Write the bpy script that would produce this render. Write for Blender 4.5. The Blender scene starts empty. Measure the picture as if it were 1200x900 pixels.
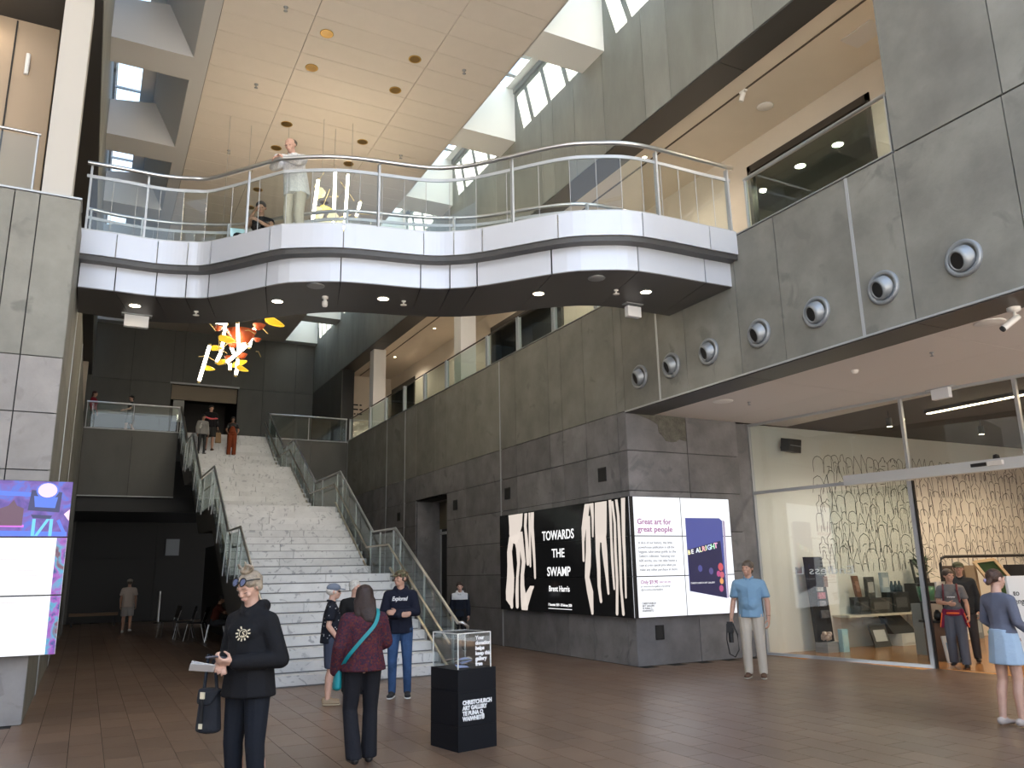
import bpy, bmesh, math, random
import numpy as np
from mathutils import Vector, Matrix
random.seed(7)
scene = bpy.context.scene
COL = scene.collection

# ---------------------------------------------------------------- camera, sky, sun, exposure
F_PX, YAW, PITCH, ROLL = 934.67, 0.483726, 0.231497, -0.019247
fw = Vector((math.sin(YAW)*math.cos(PITCH), math.cos(YAW)*math.cos(PITCH), math.sin(PITCH)))
r0 = Vector((math.cos(YAW), -math.sin(YAW), 0)); u0 = r0.cross(fw)
rt = r0*math.cos(ROLL)+u0*math.sin(ROLL); up = -r0*math.sin(ROLL)+u0*math.cos(ROLL)
cam_d = bpy.data.cameras.new('camera'); cam = bpy.data.objects.new('camera', cam_d); COL.objects.link(cam)
cam_d.sensor_fit = 'HORIZONTAL'; cam_d.sensor_width = 36; cam_d.lens = F_PX/1200*36
cam_d.clip_start = 0.05; cam_d.clip_end = 300
cam.matrix_world = Matrix(((rt.x, up.x, -fw.x, 0), (rt.y, up.y, -fw.y, 0), (rt.z, up.z, -fw.z, 1.6), (0, 0, 0, 1)))
scene.camera = cam
W = bpy.data.worlds.new('sky'); scene.world = W; W.use_nodes = True
bg = W.node_tree.nodes['Background']; bg.inputs[1].default_value = 2.4
_n = W.node_tree.nodes; _l = W.node_tree.links      # clear sky: pale at the horizon, blue overhead
_tc = _n.new('ShaderNodeTexCoord'); _sx = _n.new('ShaderNodeSeparateXYZ'); _l.new(_tc.outputs['Generated'], _sx.inputs[0])
_cr = _n.new('ShaderNodeValToRGB'); _l.new(_sx.outputs[2], _cr.inputs[0]); _l.new(_cr.outputs[0], bg.inputs[0])
_cr.color_ramp.elements[0].color = (0.95, 0.96, 0.98, 1); _cr.color_ramp.elements[1].color = (0.30, 0.57, 1.0, 1)
sun_d = bpy.data.lights.new('sun', 'SUN'); sun = bpy.data.objects.new('sun', sun_d); COL.objects.link(sun)
sun_d.energy = 42; sun_d.angle = 0.009; sun_d.color = (1, 0.95, 0.86)
sun.rotation_euler = Vector((1, -0.37, -1.2)).to_track_quat('-Z', 'Y').to_euler()
vs = scene.view_settings
vs.view_transform = 'Standard'; vs.look = 'None'; vs.gamma = 1; vs.use_curve_mapping = False; vs.exposure = 0.2

# ---------------------------------------------------------------- helpers: materials
MATS = {}
def mat(name, col, rough=0.6, metal=0.0, emit=0.0, ecol=None, noise=0.0, nscale=3.0, bump=0.0, bscale=40.0, rnd=0.0, spec=0.5, stain=None, stretch=None, coat=0.0):
    """procedural principled material: noise = tonal variation, bump = fine relief, rnd = tone change from piece to piece"""
    if name in MATS: return MATS[name]
    m = bpy.data.materials.new(name); m.use_nodes = True
    nt = m.node_tree; N = nt.nodes; L = nt.links
    p = N['Principled BSDF']
    p.inputs['Base Color'].default_value = (*col, 1); p.inputs['Roughness'].default_value = rough
    p.inputs['Metallic'].default_value = metal; p.inputs['Specular IOR Level'].default_value = spec
    p.inputs['Coat Weight'].default_value = coat
    tc = N.new('ShaderNodeNewGeometry'); src = tc.outputs['Position']
    if stretch:
        mp = N.new('ShaderNodeVectorMath'); mp.operation = 'MULTIPLY'; L.new(src, mp.inputs[0]); mp.inputs[1].default_value = stretch; src = mp.outputs[0]
    cur = None
    def shade(fac_socket, amount, prev):
        mr = N.new('ShaderNodeMapRange'); L.new(fac_socket, mr.inputs[0])
        mr.inputs[3].default_value = 1-amount; mr.inputs[4].default_value = 1+amount
        mx = N.new('ShaderNodeVectorMath'); mx.operation = 'SCALE'; 
        if prev is None: mx.inputs[0].default_value = col
        else: L.new(prev, mx.inputs[0])
        L.new(mr.outputs[0], mx.inputs['Scale']); return mx.outputs[0]
    if noise:
        n = N.new('ShaderNodeTexNoise'); L.new(src, n.inputs['Vector']); n.inputs['Scale'].default_value = nscale; n.inputs['Detail'].default_value = 7; n.inputs['Roughness'].default_value = 0.62
        mr = N.new('ShaderNodeMapRange'); L.new(n.outputs[0], mr.inputs[0]); mr.inputs[1].default_value = 0.3; mr.inputs[2].default_value = 0.7
        cur = shade(mr.outputs[0], noise, cur)
    if rnd:
        o = N.new('ShaderNodeObjectInfo'); cur = shade(o.outputs['Random'], rnd, cur)
    if stain:
        n2 = N.new('ShaderNodeTexNoise'); L.new(src, n2.inputs['Vector']); n2.inputs['Scale'].default_value = stain[1]; n2.inputs['Detail'].default_value = 9; n2.inputs['Distortion'].default_value = stain[3] if len(stain) > 3 else 0.6
        mr = N.new('ShaderNodeMapRange'); L.new(n2.outputs[0], mr.inputs[0]); mr.inputs[1].default_value = stain[2]; mr.inputs[2].default_value = stain[2]+0.08
        mx = N.new('ShaderNodeMix'); mx.data_type = 'RGBA'; L.new(mr.outputs[0], mx.inputs[0])
        if cur is None: mx.inputs[6].default_value = (*col, 1)
        else: L.new(cur, mx.inputs[6])
        mx.inputs[7].default_value = (*stain[0], 1); cur = mx.outputs[2]
    if cur is not None: L.new(cur, p.inputs['Base Color'])
    if bump:
        n = N.new('ShaderNodeTexNoise'); L.new(src, n.inputs['Vector']); n.inputs['Scale'].default_value = bscale; n.inputs['Detail'].default_value = 5
        b = N.new('ShaderNodeBump'); b.inputs['Strength'].default_value = bump; b.inputs['Distance'].default_value = 0.02
        L.new(n.outputs[0], b.inputs['Height']); L.new(b.outputs[0], p.inputs['Normal'])
    if emit:
        p.inputs['Emission Color'].default_value = (*(ecol or col), 1); p.inputs['Emission Strength'].default_value = emit
    MATS[name] = m; return m

def glass_mat(name, tint=(0.93, 0.97, 0.96), refl=1.0, rough=0.0, base=0.0):
    if name in MATS: return MATS[name]
    m = bpy.data.materials.new(name); m.use_nodes = True; nt = m.node_tree; N = nt.nodes; L = nt.links
    N.remove(N['Principled BSDF']); out = N['Material Output']
    t = N.new('ShaderNodeBsdfTransparent'); t.inputs[0].default_value = (*tint, 1)
    g = N.new('ShaderNodeBsdfGlossy'); g.inputs['Roughness'].default_value = rough
    f = N.new('ShaderNodeLayerWeight'); f.inputs[0].default_value = 0.5
    pw = N.new('ShaderNodeMath'); pw.operation = 'POWER'; L.new(f.outputs['Facing'], pw.inputs[0]); pw.inputs[1].default_value = 5.0
    k = N.new('ShaderNodeMath'); k.operation = 'MULTIPLY_ADD'; L.new(pw.outputs[0], k.inputs[0]); k.inputs[1].default_value = 0.8*refl; k.inputs[2].default_value = 0.04+base; k.use_clamp = True
    mx = N.new('ShaderNodeMixShader'); L.new(k.outputs[0], mx.inputs[0]); L.new(t.outputs[0], mx.inputs[1]); L.new(g.outputs[0], mx.inputs[2])
    L.new(mx.outputs[0], out.inputs[0]); MATS[name] = m; return m

def emis(name, col, s):
    return mat(name, (0.02, 0.02, 0.02), rough=0.35, emit=s, ecol=col)

# ---------------------------------------------------------------- helpers: meshes
class MB:
    """collects shapes into one mesh object"""
    def __init__(self): self.v = []; self.f = []; self.sm = []
    def add(self, vs, fs, smooth=False):
        o = len(self.v); self.v += [tuple(x) for x in vs]; self.f += [tuple(i+o for i in f) for f in fs]; self.sm += [smooth]*len(fs); return self
    def box(self, x0, x1, y0, y1, z0, z1):
        v = [(x0,y0,z0),(x1,y0,z0),(x1,y1,z0),(x0,y1,z0),(x0,y0,z1),(x1,y0,z1),(x1,y1,z1),(x0,y1,z1)]
        return self.add(v, [(0,3,2,1),(4,5,6,7),(0,1,5,4),(1,2,6,5),(2,3,7,6),(3,0,4,7)])
    def hexa(self, b, t):
        """b, t: four points each, same winding (counter-clockwise from above)"""
        return self.add(list(b)+list(t), [(3,2,1,0),(4,5,6,7),(0,1,5,4),(1,2,6,5),(2,3,7,6),(3,0,4,7)])
    def bar(self, a, b, w, h, up_=(0,0,1)):
        """rectangular bar from a to b, w across, h along up"""
        a = Vector(a); b = Vector(b); d = (b-a).normalized(); s = d.cross(Vector(up_))
        if s.length < 1e-6: s = d.cross(Vector((1,0,0)))
        s.normalize(); n = s.cross(d).normalized(); s *= w/2; n *= h/2
        return self.hexa([a-s-n, a+s-n, b+s-n, b-s-n], [a-s+n, a+s+n, b+s+n, b-s+n])
    def tube(self, pts, r, seg=8, cap=True, radii=None):
        pts = [Vector(p) for p in pts]; n = len(pts); rings = []
        ref = Vector((0,0,1))
        for i, p in enumerate(pts):
            d = (pts[min(i+1,n-1)]-pts[max(i-1,0)]).normalized()
            s = d.cross(ref)
            if s.length < 0.05: s = d.cross(Vector((1,0,0)))
            s.normalize(); t = s.cross(d); rr = radii[i] if radii else r
            rings.append([p+(s*math.cos(2*math.pi*k/seg)+t*math.sin(2*math.pi*k/seg))*rr for k in range(seg)])
        v = [q for rg in rings for q in rg]
        f = [(i*seg+k, i*seg+(k+1)%seg, (i+1)*seg+(k+1)%seg, (i+1)*seg+k) for i in range(n-1) for k in range(seg)]
        self.add(v, f, True)
        if cap: self.add(rings[0], [tuple(range(seg))]); self.add(rings[-1], [tuple(reversed(range(seg)))])
        return self
    def lathe(self, prof, c=(0,0,0), seg=20, axis='Z'):
        """prof: (radius, height) pairs"""
        v = []; n = len(prof)
        for r, h in prof:
            for k in range(seg):
                a = 2*math.pi*k/seg; x, y = r*math.cos(a), r*math.sin(a)
                q = {'Z': (x,y,h), 'X': (h,x,y), 'Y': (y,h,x)}[axis]
                v.append((c[0]+q[0], c[1]+q[1], c[2]+q[2]))
        f = [(i*seg+k, i*seg+(k+1)%seg, (i+1)*seg+(k+1)%seg, (i+1)*seg+k) for i in range(n-1) for k in range(seg)]
        return self.add(v, f, True)
    def strip(self, xy, z0, z1, th):
        """curved wall along plan points xy, thickened by th to the left of travel"""
        n = len(xy); P = [Vector((*p, 0)) for p in xy]; nor = []
        for i in range(n):
            d = (P[min(i+1,n-1)]-P[max(i-1,0)]).normalized(); nor.append(Vector((-d.y, d.x, 0)))
        v = []
        for i in range(n):
            q = P[i]+nor[i]*th
            v += [(P[i].x,P[i].y,z0),(P[i].x,P[i].y,z1),(q.x,q.y,z1),(q.x,q.y,z0)]
        f = []
        for i in range(n-1):
            a, b = 4*i, 4*i+4
            f += [(a,b,b+1,a+1),(a+1,b+1,b+2,a+2),(a+2,b+2,b+3,a+3),(a+3,b+3,b,a)]
        f += [(0,1,2,3),(4*n-1,4*n-2,4*n-3,4*n-4)]
        return self.add(v, f)
    def build(self, name, m, parent=None, **props):
        off = Vector((0,0,0))
        if parent is not None:
            q = parent
            while q is not None: off += Vector(q.location); q = q.parent
        me = bpy.data.meshes.new(name); me.from_pydata([tuple(Vector(v)-off) for v in self.v] if off.length else self.v, [], self.f)
        if any(self.sm): me.polygons.foreach_set('use_smooth', self.sm)
        me.materials.append(m); me.update()
        return obj(name, me, parent, **props)
def obj(name, data, parent=None, **props):
    o = bpy.data.objects.new(name, data); COL.objects.link(o)
    if parent is not None: o.parent = parent
    for k, v in props.items():
        if v is not None: o[k] = v
    return o
def box(name, m, x0, x1, y0, y1, z0, z1, parent=None, **props): return MB().box(x0,x1,y0,y1,z0,z1).build(name, m, parent, **props)
def thing(name, label, cat, loc=(0,0,0), rz=0.0, group=None):
    o = bpy.data.objects.new(name, None); COL.objects.link(o); o.location = loc; o.rotation_euler = (0,0,rz)
    o.empty_display_size = 0.1; o['label'] = label; o['category'] = cat
    if group: o['group'] = group
    return o
def struct(name, label=None, cat=None, loc=(0,0,0)):
    o = bpy.data.objects.new(name, None); COL.objects.link(o); o.location = loc; o['kind'] = 'structure'; o.empty_display_size = 0.1
    if label: o['label'] = label
    return o
PIECE = {}
def piece(name, m, x0, x1, y0, y1, z0, z1, parent, bevel=0.0):
    """a box-shaped piece sharing mesh data with alike ones"""
    key = (m.name, round(x1-x0,3), round(y1-y0,3), round(z1-z0,3))
    me = PIECE.get(key)
    if me is None:
        b = MB().box(-(x1-x0)/2,(x1-x0)/2,-(y1-y0)/2,(y1-y0)/2,-(z1-z0)/2,(z1-z0)/2)
        me = bpy.data.meshes.new(name); me.from_pydata(b.v, [], b.f); me.materials.append(m); PIECE[key] = me
    o = obj(name, me, parent); o.location = Vector(((x0+x1)/2,(y0+y1)/2,(z0+z1)/2))-Vector(parent.location)
    return o
TEXTS = []
def text(s, origin, right, upv, size, m, parent, name='lettering', ext=0.0015, width=None, bold=0.0, align='LEFT', label=None, spacing=1.0, lines=1.0):
    """flat lettering; origin = baseline start in world (or parent-local when the parent is rotated)"""
    c = bpy.data.curves.new(name, 'FONT'); c.body = s; c.size = size; c.extrude = ext; c.offset = bold; c.align_x = align; c.resolution_u = 3
    c.space_character = spacing; c.space_line = lines
    o = bpy.data.objects.new(name, c); COL.objects.link(o); c.materials.append(m)
    r = Vector(right).normalized(); u = Vector(upv).normalized(); n = r.cross(u)
    off = Vector((0,0,0)); q = parent
    while q is not None: off += Vector(q.location); q = q.parent
    p = Vector(origin)-off
    mw = Matrix(((r.x,u.x,n.x,p.x),(r.y,u.y,n.y,p.y),(r.z,u.z,n.z,p.z),(0,0,0,1)))
    TEXTS.append((o, mw, parent, name, width, label)); return o
def spline(pts, per=6):
    """Catmull-Rom through 2-D points"""
    P = [np.array(p, float) for p in pts]; P = [2*P[0]-P[1]]+P+[2*P[-1]-P[-2]]; out = []
    for i in range(1, len(P)-2):
        for k in range(per):
            t = k/per; a, b, c, d = P[i-1:i+3]
            out.append(tuple(0.5*((2*b)+(c-a)*t+(2*a-5*b+4*c-d)*t*t+(3*b-a-3*c+d)*t**3)))
    out.append(tuple(P[-2])); return out
# ---------------------------------------------------------------- materials of the building
M_CONC = mat('board_concrete', (0.215, 0.212, 0.19), 0.62, noise=0.2, nscale=1.3, bump=0.12, bscale=25, rnd=0.10, stain=((0.18,0.177,0.16), 2.2, 0.60), spec=0.35)
M_CONCV = mat('clerestory_concrete', (0.27, 0.275, 0.25), 0.6, noise=0.16, nscale=1.6, bump=0.1, bscale=25, rnd=0.10, stretch=(1,1,0.35), spec=0.35)
M_STONE = mat('grey_stone_cladding', (0.19, 0.185, 0.19), 0.5, noise=0.28, nscale=1.8, bump=0.15, bscale=18, rnd=0.16, stain=((0.14,0.138,0.145), 1.7, 0.6, 1.6), spec=0.4)
M_STONEL = mat('pale_stone_cladding', (0.27, 0.255, 0.25), 0.55, noise=0.16, nscale=2.2, bump=0.12, bscale=22, rnd=0.05, stain=((0.235,0.22,0.215), 2.4, 0.6, 2.0))
M_DARKP = mat('dark_wall_panel', (0.085, 0.082, 0.072), 0.45, noise=0.15, nscale=1.2, rnd=0.10, bump=0.05, stretch=(1,1,0.4))
M_JOINT = mat('joint_shadow', (0.03, 0.03, 0.03), 0.9)
M_ROUGH = mat('rough_exposed_stone', (0.13, 0.125, 0.105), 0.9, noise=0.3, nscale=9, bump=0.8, bscale=45)
M_WHITE = mat('white_plaster', (0.78, 0.76, 0.73), 0.7, noise=0.03, nscale=2)
M_CEIL = mat('ceiling_tile_white', (0.69, 0.63, 0.57), 0.75, noise=0.02, nscale=4, rnd=0.015)
M_WELL = mat('skylight_well_white', (0.80, 0.80, 0.78), 0.7); M_WELLL = mat('skylight_well_shaded', (0.52, 0.52, 0.53), 0.7)  # left wells: same paint, darkened because less light falls there
M_CREAM = mat('cream_wall', (0.70, 0.62, 0.52), 0.75, noise=0.03, nscale=1.2)
M_SOFF = mat('entrance_soffit', (0.66, 0.62, 0.59), 0.7, rnd=0.02)
M_STEEL = mat('brushed_steel', (0.62, 0.62, 0.62), 0.28, 1.0)
M_PEWTER = mat('pewter_strip', (0.36, 0.37, 0.38), 0.45, 0.6)
M_ALU = mat('painted_grey_metal', (0.46, 0.48, 0.50), 0.38, 0.35)
M_DKMET = mat('dark_soffit_metal', (0.07, 0.068, 0.068), 0.42, 0.3)
M_FASC = mat('white_fascia_metal', (0.56, 0.59, 0.66), 0.35, 0.25, noise=0.015, nscale=1)
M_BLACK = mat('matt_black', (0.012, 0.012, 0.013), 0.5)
M_MARBLE = mat('white_marble', (0.60, 0.605, 0.61), 0.4, noise=0.10, nscale=2.5, rnd=0.06, stain=((0.36,0.37,0.39), 3.4, 0.585, 3.5))
M_GLASS = glass_mat('clear_glass', (0.93, 0.96, 0.955), 0.45, base=-0.01)
M_SHOPG = glass_mat('shop_glass', (0.90, 0.94, 0.95), 1.0, base=0.04)
M_BALG = glass_mat('balustrade_glass', (0.86, 0.92, 0.90), 0.7, base=0.01)
M_WOOD = mat('orange_timber_floor', (0.36, 0.17, 0.06), 0.22, noise=0.25, nscale=2.0, stretch=(0.5,6,1))
M_LAMP = emis('lamp_warm', (1.0, 0.78, 0.50), 22)
M_TXTW = mat('white_lettering', (0.85, 0.85, 0.85), 0.5)

def floor_material():
    m = mat('brown_stone_paver', (0.165, 0.107, 0.073), 0.3, noise=0.10, nscale=30, bump=0.05, bscale=90, spec=0.35)
    nt = m.node_tree; N = nt.nodes; L = nt.links; p = N['Principled BSDF']
    g = N.new('ShaderNodeNewGeometry'); sp = N.new('ShaderNodeSeparateXYZ'); L.new(g.outputs['Position'], sp.inputs[0])
    def mth(op, a, b=0.0):
        q = N.new('ShaderNodeMath'); q.operation = op
        for k, v in enumerate((a, b)):
            if isinstance(v, (int, float)): q.inputs[k].default_value = v
            else: L.new(v, q.inputs[k])
        return q.outputs[0]
    ix = mth('FLOOR', mth('DIVIDE', sp.outputs[0], 0.3)); odd = mth('MULTIPLY', mth('PINGPONG', ix, 1.0), 0.3)
    iy = mth('FLOOR', mth('DIVIDE', mth('ADD', sp.outputs[1], odd), 0.6))
    fl = N.new('ShaderNodeCombineXYZ'); L.new(ix, fl.inputs[0]); L.new(iy, fl.inputs[1])
    w = N.new('ShaderNodeTexWhiteNoise'); L.new(fl.outputs[0], w.inputs[0])
    mr = N.new('ShaderNodeMapRange'); L.new(w.outputs[0], mr.inputs[0]); mr.inputs[3].default_value = 0.86; mr.inputs[4].default_value = 1.12
    old = p.inputs['Base Color'].links[0].from_socket
    s = N.new('ShaderNodeVectorMath'); s.operation = 'SCALE'; L.new(old, s.inputs[0]); L.new(mr.outputs[0], s.inputs['Scale']); L.new(s.outputs[0], p.inputs['Base Color'])
    n = N.new('ShaderNodeTexNoise'); L.new(g.outputs['Position'], n.inputs['Vector']); n.inputs['Scale'].default_value = 0.9; n.inputs['Detail'].default_value = 4
    r = N.new('ShaderNodeMapRange'); L.new(n.outputs[0], r.inputs[0]); r.inputs[1].default_value = 0.3; r.inputs[2].default_value = 0.7; r.inputs[3].default_value = 0.29; r.inputs[4].default_value = 0.36
    L.new(r.outputs[0], p.inputs['Roughness'])
    return m
M_FLOOR = floor_material()

# ---------------------------------------------------------------- floor with its pavers
floor = struct('floor')
box('screed', M_JOINT, -9, 11.4, -6, 36, -0.2, -0.006, floor)
def gx(y): return 11.986+(8.733-y)*0.1695          # plan line of the shop glass
tiles = []
i0 = 0
for i in range(int((13.5+1.2)/0.3)):
    x0 = -1.2+i*0.3; off = 0.3 if i % 2 else 0.0
    for j in range(55):
        y0 = 3.0+j*0.6-off; cx, cy = x0+0.15, y0+0.3
        if cy > 35.3: continue
        if cx < -0.5 and 11.2 < cy: continue
        if cx > 8.35 and cy > 11.55: continue
        if cx > gx(min(cy, 11.6))-0.1: continue
        tiles.append((x0, y0))
def in_view(x, y, m=40):
    d = Vector((x, y, 0))-Vector((0,0,1.6)); w = d.dot(fw)
    if w < 0.5: return False
    return -m < 600+F_PX*d.dot(rt)/w < 1200+m and 450-F_PX*d.dot(up)/w < 900+m
tiles.sort(key=lambda t: ((0 if in_view(t[0]+.15, t[1]+.3) else 1), t[0]**2+t[1]**2))
G = 0.0028
for x0, y0 in tiles[:300]: piece('paver', M_FLOOR, x0+G, x0+0.3-G, y0+G, y0+0.6-G, -0.02, 0.0, floor)
rest = MB()
for x0, y0 in tiles[300:]: rest.box(x0+G, x0+0.3-G, y0+G, y0+0.6-G, -0.02, 0.0)
rest.build('paver_field', M_FLOOR, floor, kind='stuff')
box('forecourt', M_FLOOR, -9, 12, -6, 2.7, -0.02, 0.0, floor)
box('side_paving', M_FLOOR, -9, -1.2, 2.7, 11.4, -0.02, 0.0, floor)

# ---------------------------------------------------------------- panelled walls
def panels_x(parent, m, X, ys, zs, skip=None, gap=0.007, th=0.03, name='wall_panel'):
    for a, b in zip(ys[:-1], ys[1:]):
        for c, d in zip(zs[:-1], zs[1:]):
            if skip and skip((a+b)/2, (c+d)/2): continue
            piece(name, m, X, X+th, a+gap, b-gap, c+gap, d-gap, parent)
def panels_y(parent, m, Y, xs, zs, skip=None, gap=0.007, th=0.03, name='wall_panel'):
    for a, b in zip(xs[:-1], xs[1:]):
        for c, d in zip(zs[:-1], zs[1:]):
            if skip and skip((a+b)/2, (c+d)/2): continue
            piece(name, m, a+gap, b-gap, Y, Y+th, c+gap, d-gap, parent)
ZROW = [0.0, 0.80, 1.54, 2.26, 2.97, 3.69, 4.40]
YJ = [-4, -1.5, 1.4, 4.38, 5.735, 6.45, 7.74, 8.6, 9.84, 10.57, 11.60, 11.86, 12.93, 13.80, 14.33, 15.84, 16.64, 18.64, 19.87, 20.72, 22.19, 23.18, 24.91, 26.2, 27.7, 29.55]
YL = [y for y in YJ if y >= 11.6]
wall_right = struct('wall_right')
box('core', M_JOINT, 8.432, 9.0, -4, 29.55, 4.40, 6.53, wall_right)
panels_x(wall_right, M_CONC, 8.40, YJ, [4.40, 6.565])
MB().box(8.432, 8.9, 11.632, 19.9, 0, 4.4).box(8.432, 8.9, 22.15, 29.55, 0, 4.4).box(8.432, 8.9, 19.9, 22.15, 3.65, 4.4).build('lower_core', M_JOINT, wall_right)
door_gap = lambda y, z: 19.87 < y < 22.19 and z < 3.66
panels_x(wall_right, M_STONE, 8.40, YL, ZROW, door_gap)
for y in (6.45, 10.57, 16.64, 23.18, 24.91, 29.5):
    z0 = 0 if y > 11.6 else 4.40
    box('joint_strip', M_ALU, 8.392, 8.43, y-0.022, y+0.022, z0, 6.56, wall_right)
box('coping', M_PEWTER, 8.385, 8.62, 5.75, 29.6, 6.57, 6.59, wall_right)
# upright mass beside the near gallery
box('pier_core', M_JOINT, 8.432, 10.7, -4, 5.70, 6.54, 13.2, wall_right)
panels_x(wall_right, M_CONC, 8.40, [-4, -1.5, 1.4, 4.36, 5.72], [6.575, 10.2, 13.2])
box('pier_return', M_CONC, 8.44, 10.7, 5.70, 5.73, 6.6, 9.66, wall_right)
# clerestory wall over the gallery
box('clerestory_core', M_JOINT, 8.432, 8.98, 5.72, 35.4, 9.68, 13.4, wall_right)
YC_ = [5.735, 6.45, 7.73, 8.55, 9.75, 10.48, 11.79, 12.89, 13.78, 14.30, 15.84, 16.64, 18.64, 19.87, 20.72, 22.19, 23.18, 24.91, 26.2, 27.7, 29.5, 31.4, 33.4, 35.4]
panels_x(wall_right, M_CONCV, 8.40, YC_, [9.66, 13.4])
for a, b in zip(YC_[:-1:3], YC_[3::3]): piece('soffit_panel', M_DKMET, 8.41, 8.985, a+0.006, b-0.006, 9.64, 9.665, wall_right)
# dark side wall of the landing hall
box('landing_side_core', M_JOINT, 8.432, 8.9, 30.6, 35.4, 6.5, 9.66, wall_right)
panels_x(wall_right, M_DARKP, 8.40, [30.6, 32.2, 33.8, 35.4], [6.5, 9.66])

# wall that ends the right side, seen face on, with the broken stone corner
wall_end = struct('wall_end')
box('core', M_JOINT, 8.44, 11.0, 11.632, 11.9, 0, 4.40, wall_end)
panels_y(wall_end, M_STONE, 11.60, [8.40, 9.77, 11.02], ZROW)
pts = [(8.56,4.37),(9.76,4.37),(9.76,3.92),(9.60,3.95),(9.52,3.90),(9.42,3.885),(9.28,3.90),(9.22,3.98),(9.13,4.05),(9.11,4.20),(8.98,4.26),(8.86,4.30)]
b = MB(); n = len(pts); b.add([(x,11.592,z) for x, z in pts]+[(x,11.605,z) for x, z in pts], [tuple(range(n)), tuple(range(2*n-1,n-1,-1))]+[(i,i+n,(i+1)%n+n,(i+1)%n) for i in range(n)])
b.build('broken_face', M_ROUGH, wall_end, label='rough chipped stone face in the top corner')
box('return_partition', M_STONE, 11.0, 11.44, 11.74, 11.9, 0, 4.38, wall_end)

# recessed doorway in the right wall
door_1 = struct('door_1', 'dark recessed doorway in the stone wall beside the stair')
MB().box(8.9,10.2,19.75,19.87,0,3.66).box(8.9,10.2,22.19,22.3,0,3.66).build('jamb', M_STONE, door_1)
box('recess_soffit', M_STONE, 8.432, 10.2, 19.87, 22.19, 3.655, 3.7, door_1)
MB().box(8.432,8.9,19.85,19.905,0,3.66).box(8.432,8.9,22.145,22.2,0,3.66).build('reveal', M_STONE, door_1)
box('header_panel', mat('bronze_header', (0.14,0.12,0.08), 0.5), 9.15, 9.2, 19.87, 22.19, 2.86, 3.65, door_1)
box('door_leaf', M_BLACK, 9.18, 9.22, 19.9, 22.15, 0, 2.86, door_1)
box('door_frame', M_ALU, 9.14, 9.2, 22.09, 22.14, 0, 2.86, door_1)
box('door_closer', M_ALU, 9.1, 9.16, 21.6, 22.05, 2.7, 2.78, door_1)
for k in range(3):
    MB().lathe([(0,0),(0.055,0),(0.055,0.004),(0,0.004)], (9.172, 20.15+0.32*k, 1.12), 12, 'X').build('door_sticker', mat('pale_sticker', (0.42,0.42,0.42), 0.5), door_1)

# ---------------------------------------------------------------- left pier and left wall
wall_left = struct('wall_left')
box('core', M_JOINT, -8, -0.532, 11.302, 12.2, 0, 6.50, wall_left)
XP = [-8, -6.4, -4.8, -3.5, -2.25, -1.25, -0.968, -0.5]
ZP = [0, 0.76, 1.49, 2.2, 2.92, 3.63, 4.345]
panels_y(wall_left, M_CONC, 11.27, XP, [4.345, 6.52])
panels_y(wall_left, M_STONEL, 11.27, [-8, -6.4, -4.8, -3.5, -2.25, -0.968, -0.5], ZP)
box('coping', M_ALU, -8, -0.49, 11.26, 11.7, 6.525, 6.55, wall_left)
box('side_core', M_JOINT, -0.9, -0.532, 12.2, 29.5, 0, 6.50, wall_left)
YS = [11.31, 12.2, 14.1, 16.6, 18.7, 21, 23.4, 25.6, 27.7, 29.5]
for a, b in zip(YS[:-1], YS[1:]):
    for c, d in ((0,2.2),(2.2,4.345),(4.345,6.52)):
        piece('wall_panel', M_CONC, -0.53, -0.50, a+0.008, b-0.008, c+0.008, d-0.008, wall_left)
for y in (14.1, 18.7): box('joint_strip', M_ALU, -0.512, -0.49, y-0.025, y+0.025, 0, 6.5, wall_left)
box('clerestory_core', M_JOINT, -1.1, -0.532, 11.3, 35.4, 9.68, 17.5, wall_left)  # carried up above the roof, unseen, to keep sun off the left wells
for a, b in zip(YS[:-1]+[29.5,31.5,33.5], YS[1:]+[31.5,33.5,35.4]): piece('wall_panel', M_CONCV, -0.53, -0.50, a+0.008, b-0.008, 9.66, 13.5, wall_left)
box('gallery_soffit', M_DKMET, -8, -0.51, 11.3, 35.4, 9.63, 9.66, wall_left)
box('front_fascia', M_CONCV, -8, -0.51, 11.27, 11.32, 9.63, 13.5, wall_left)
box('gallery_floor', M_CREAM, -8, -0.55, 11.7, 35.4, 6.36, 6.5, wall_left)
box('gallery_wall', mat('tan_wall', (0.40,0.31,0.225), 0.75), -8, -1.08, 12.3, 12.4, 6.5, 9.64, wall_left)
MB().box(-1.62,-1.60,12.28,12.3,6.5,9.6).build('wall_seam', M_JOINT, wall_left)
box('passage_wall', mat('passage_brown', (0.16,0.13,0.10), 0.7), -3.1, -3.0, 12.4, 35.4, 6.5, 9.64, wall_left)
box('passage_pillar', M_CREAM, -0.80, -0.62, 33.0, 33.2, 6.5, 9.6, wall_left)
box('passage_end', M_DARKP, -3.0, -0.5, 35.3, 35.4, 0, 9.64, wall_left)
box('column', mat('column_white', (0.50,0.48,0.45), 0.7), -0.97, -0.62, 11.36, 11.71, 6.55, 9.64, wall_left, label='white square column standing on the left pier')
# front room to the left of the camera
MB().box(-8.2,-8,-4,36,0,13.7).build('outer_wall', M_WHITE, wall_left)

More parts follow.
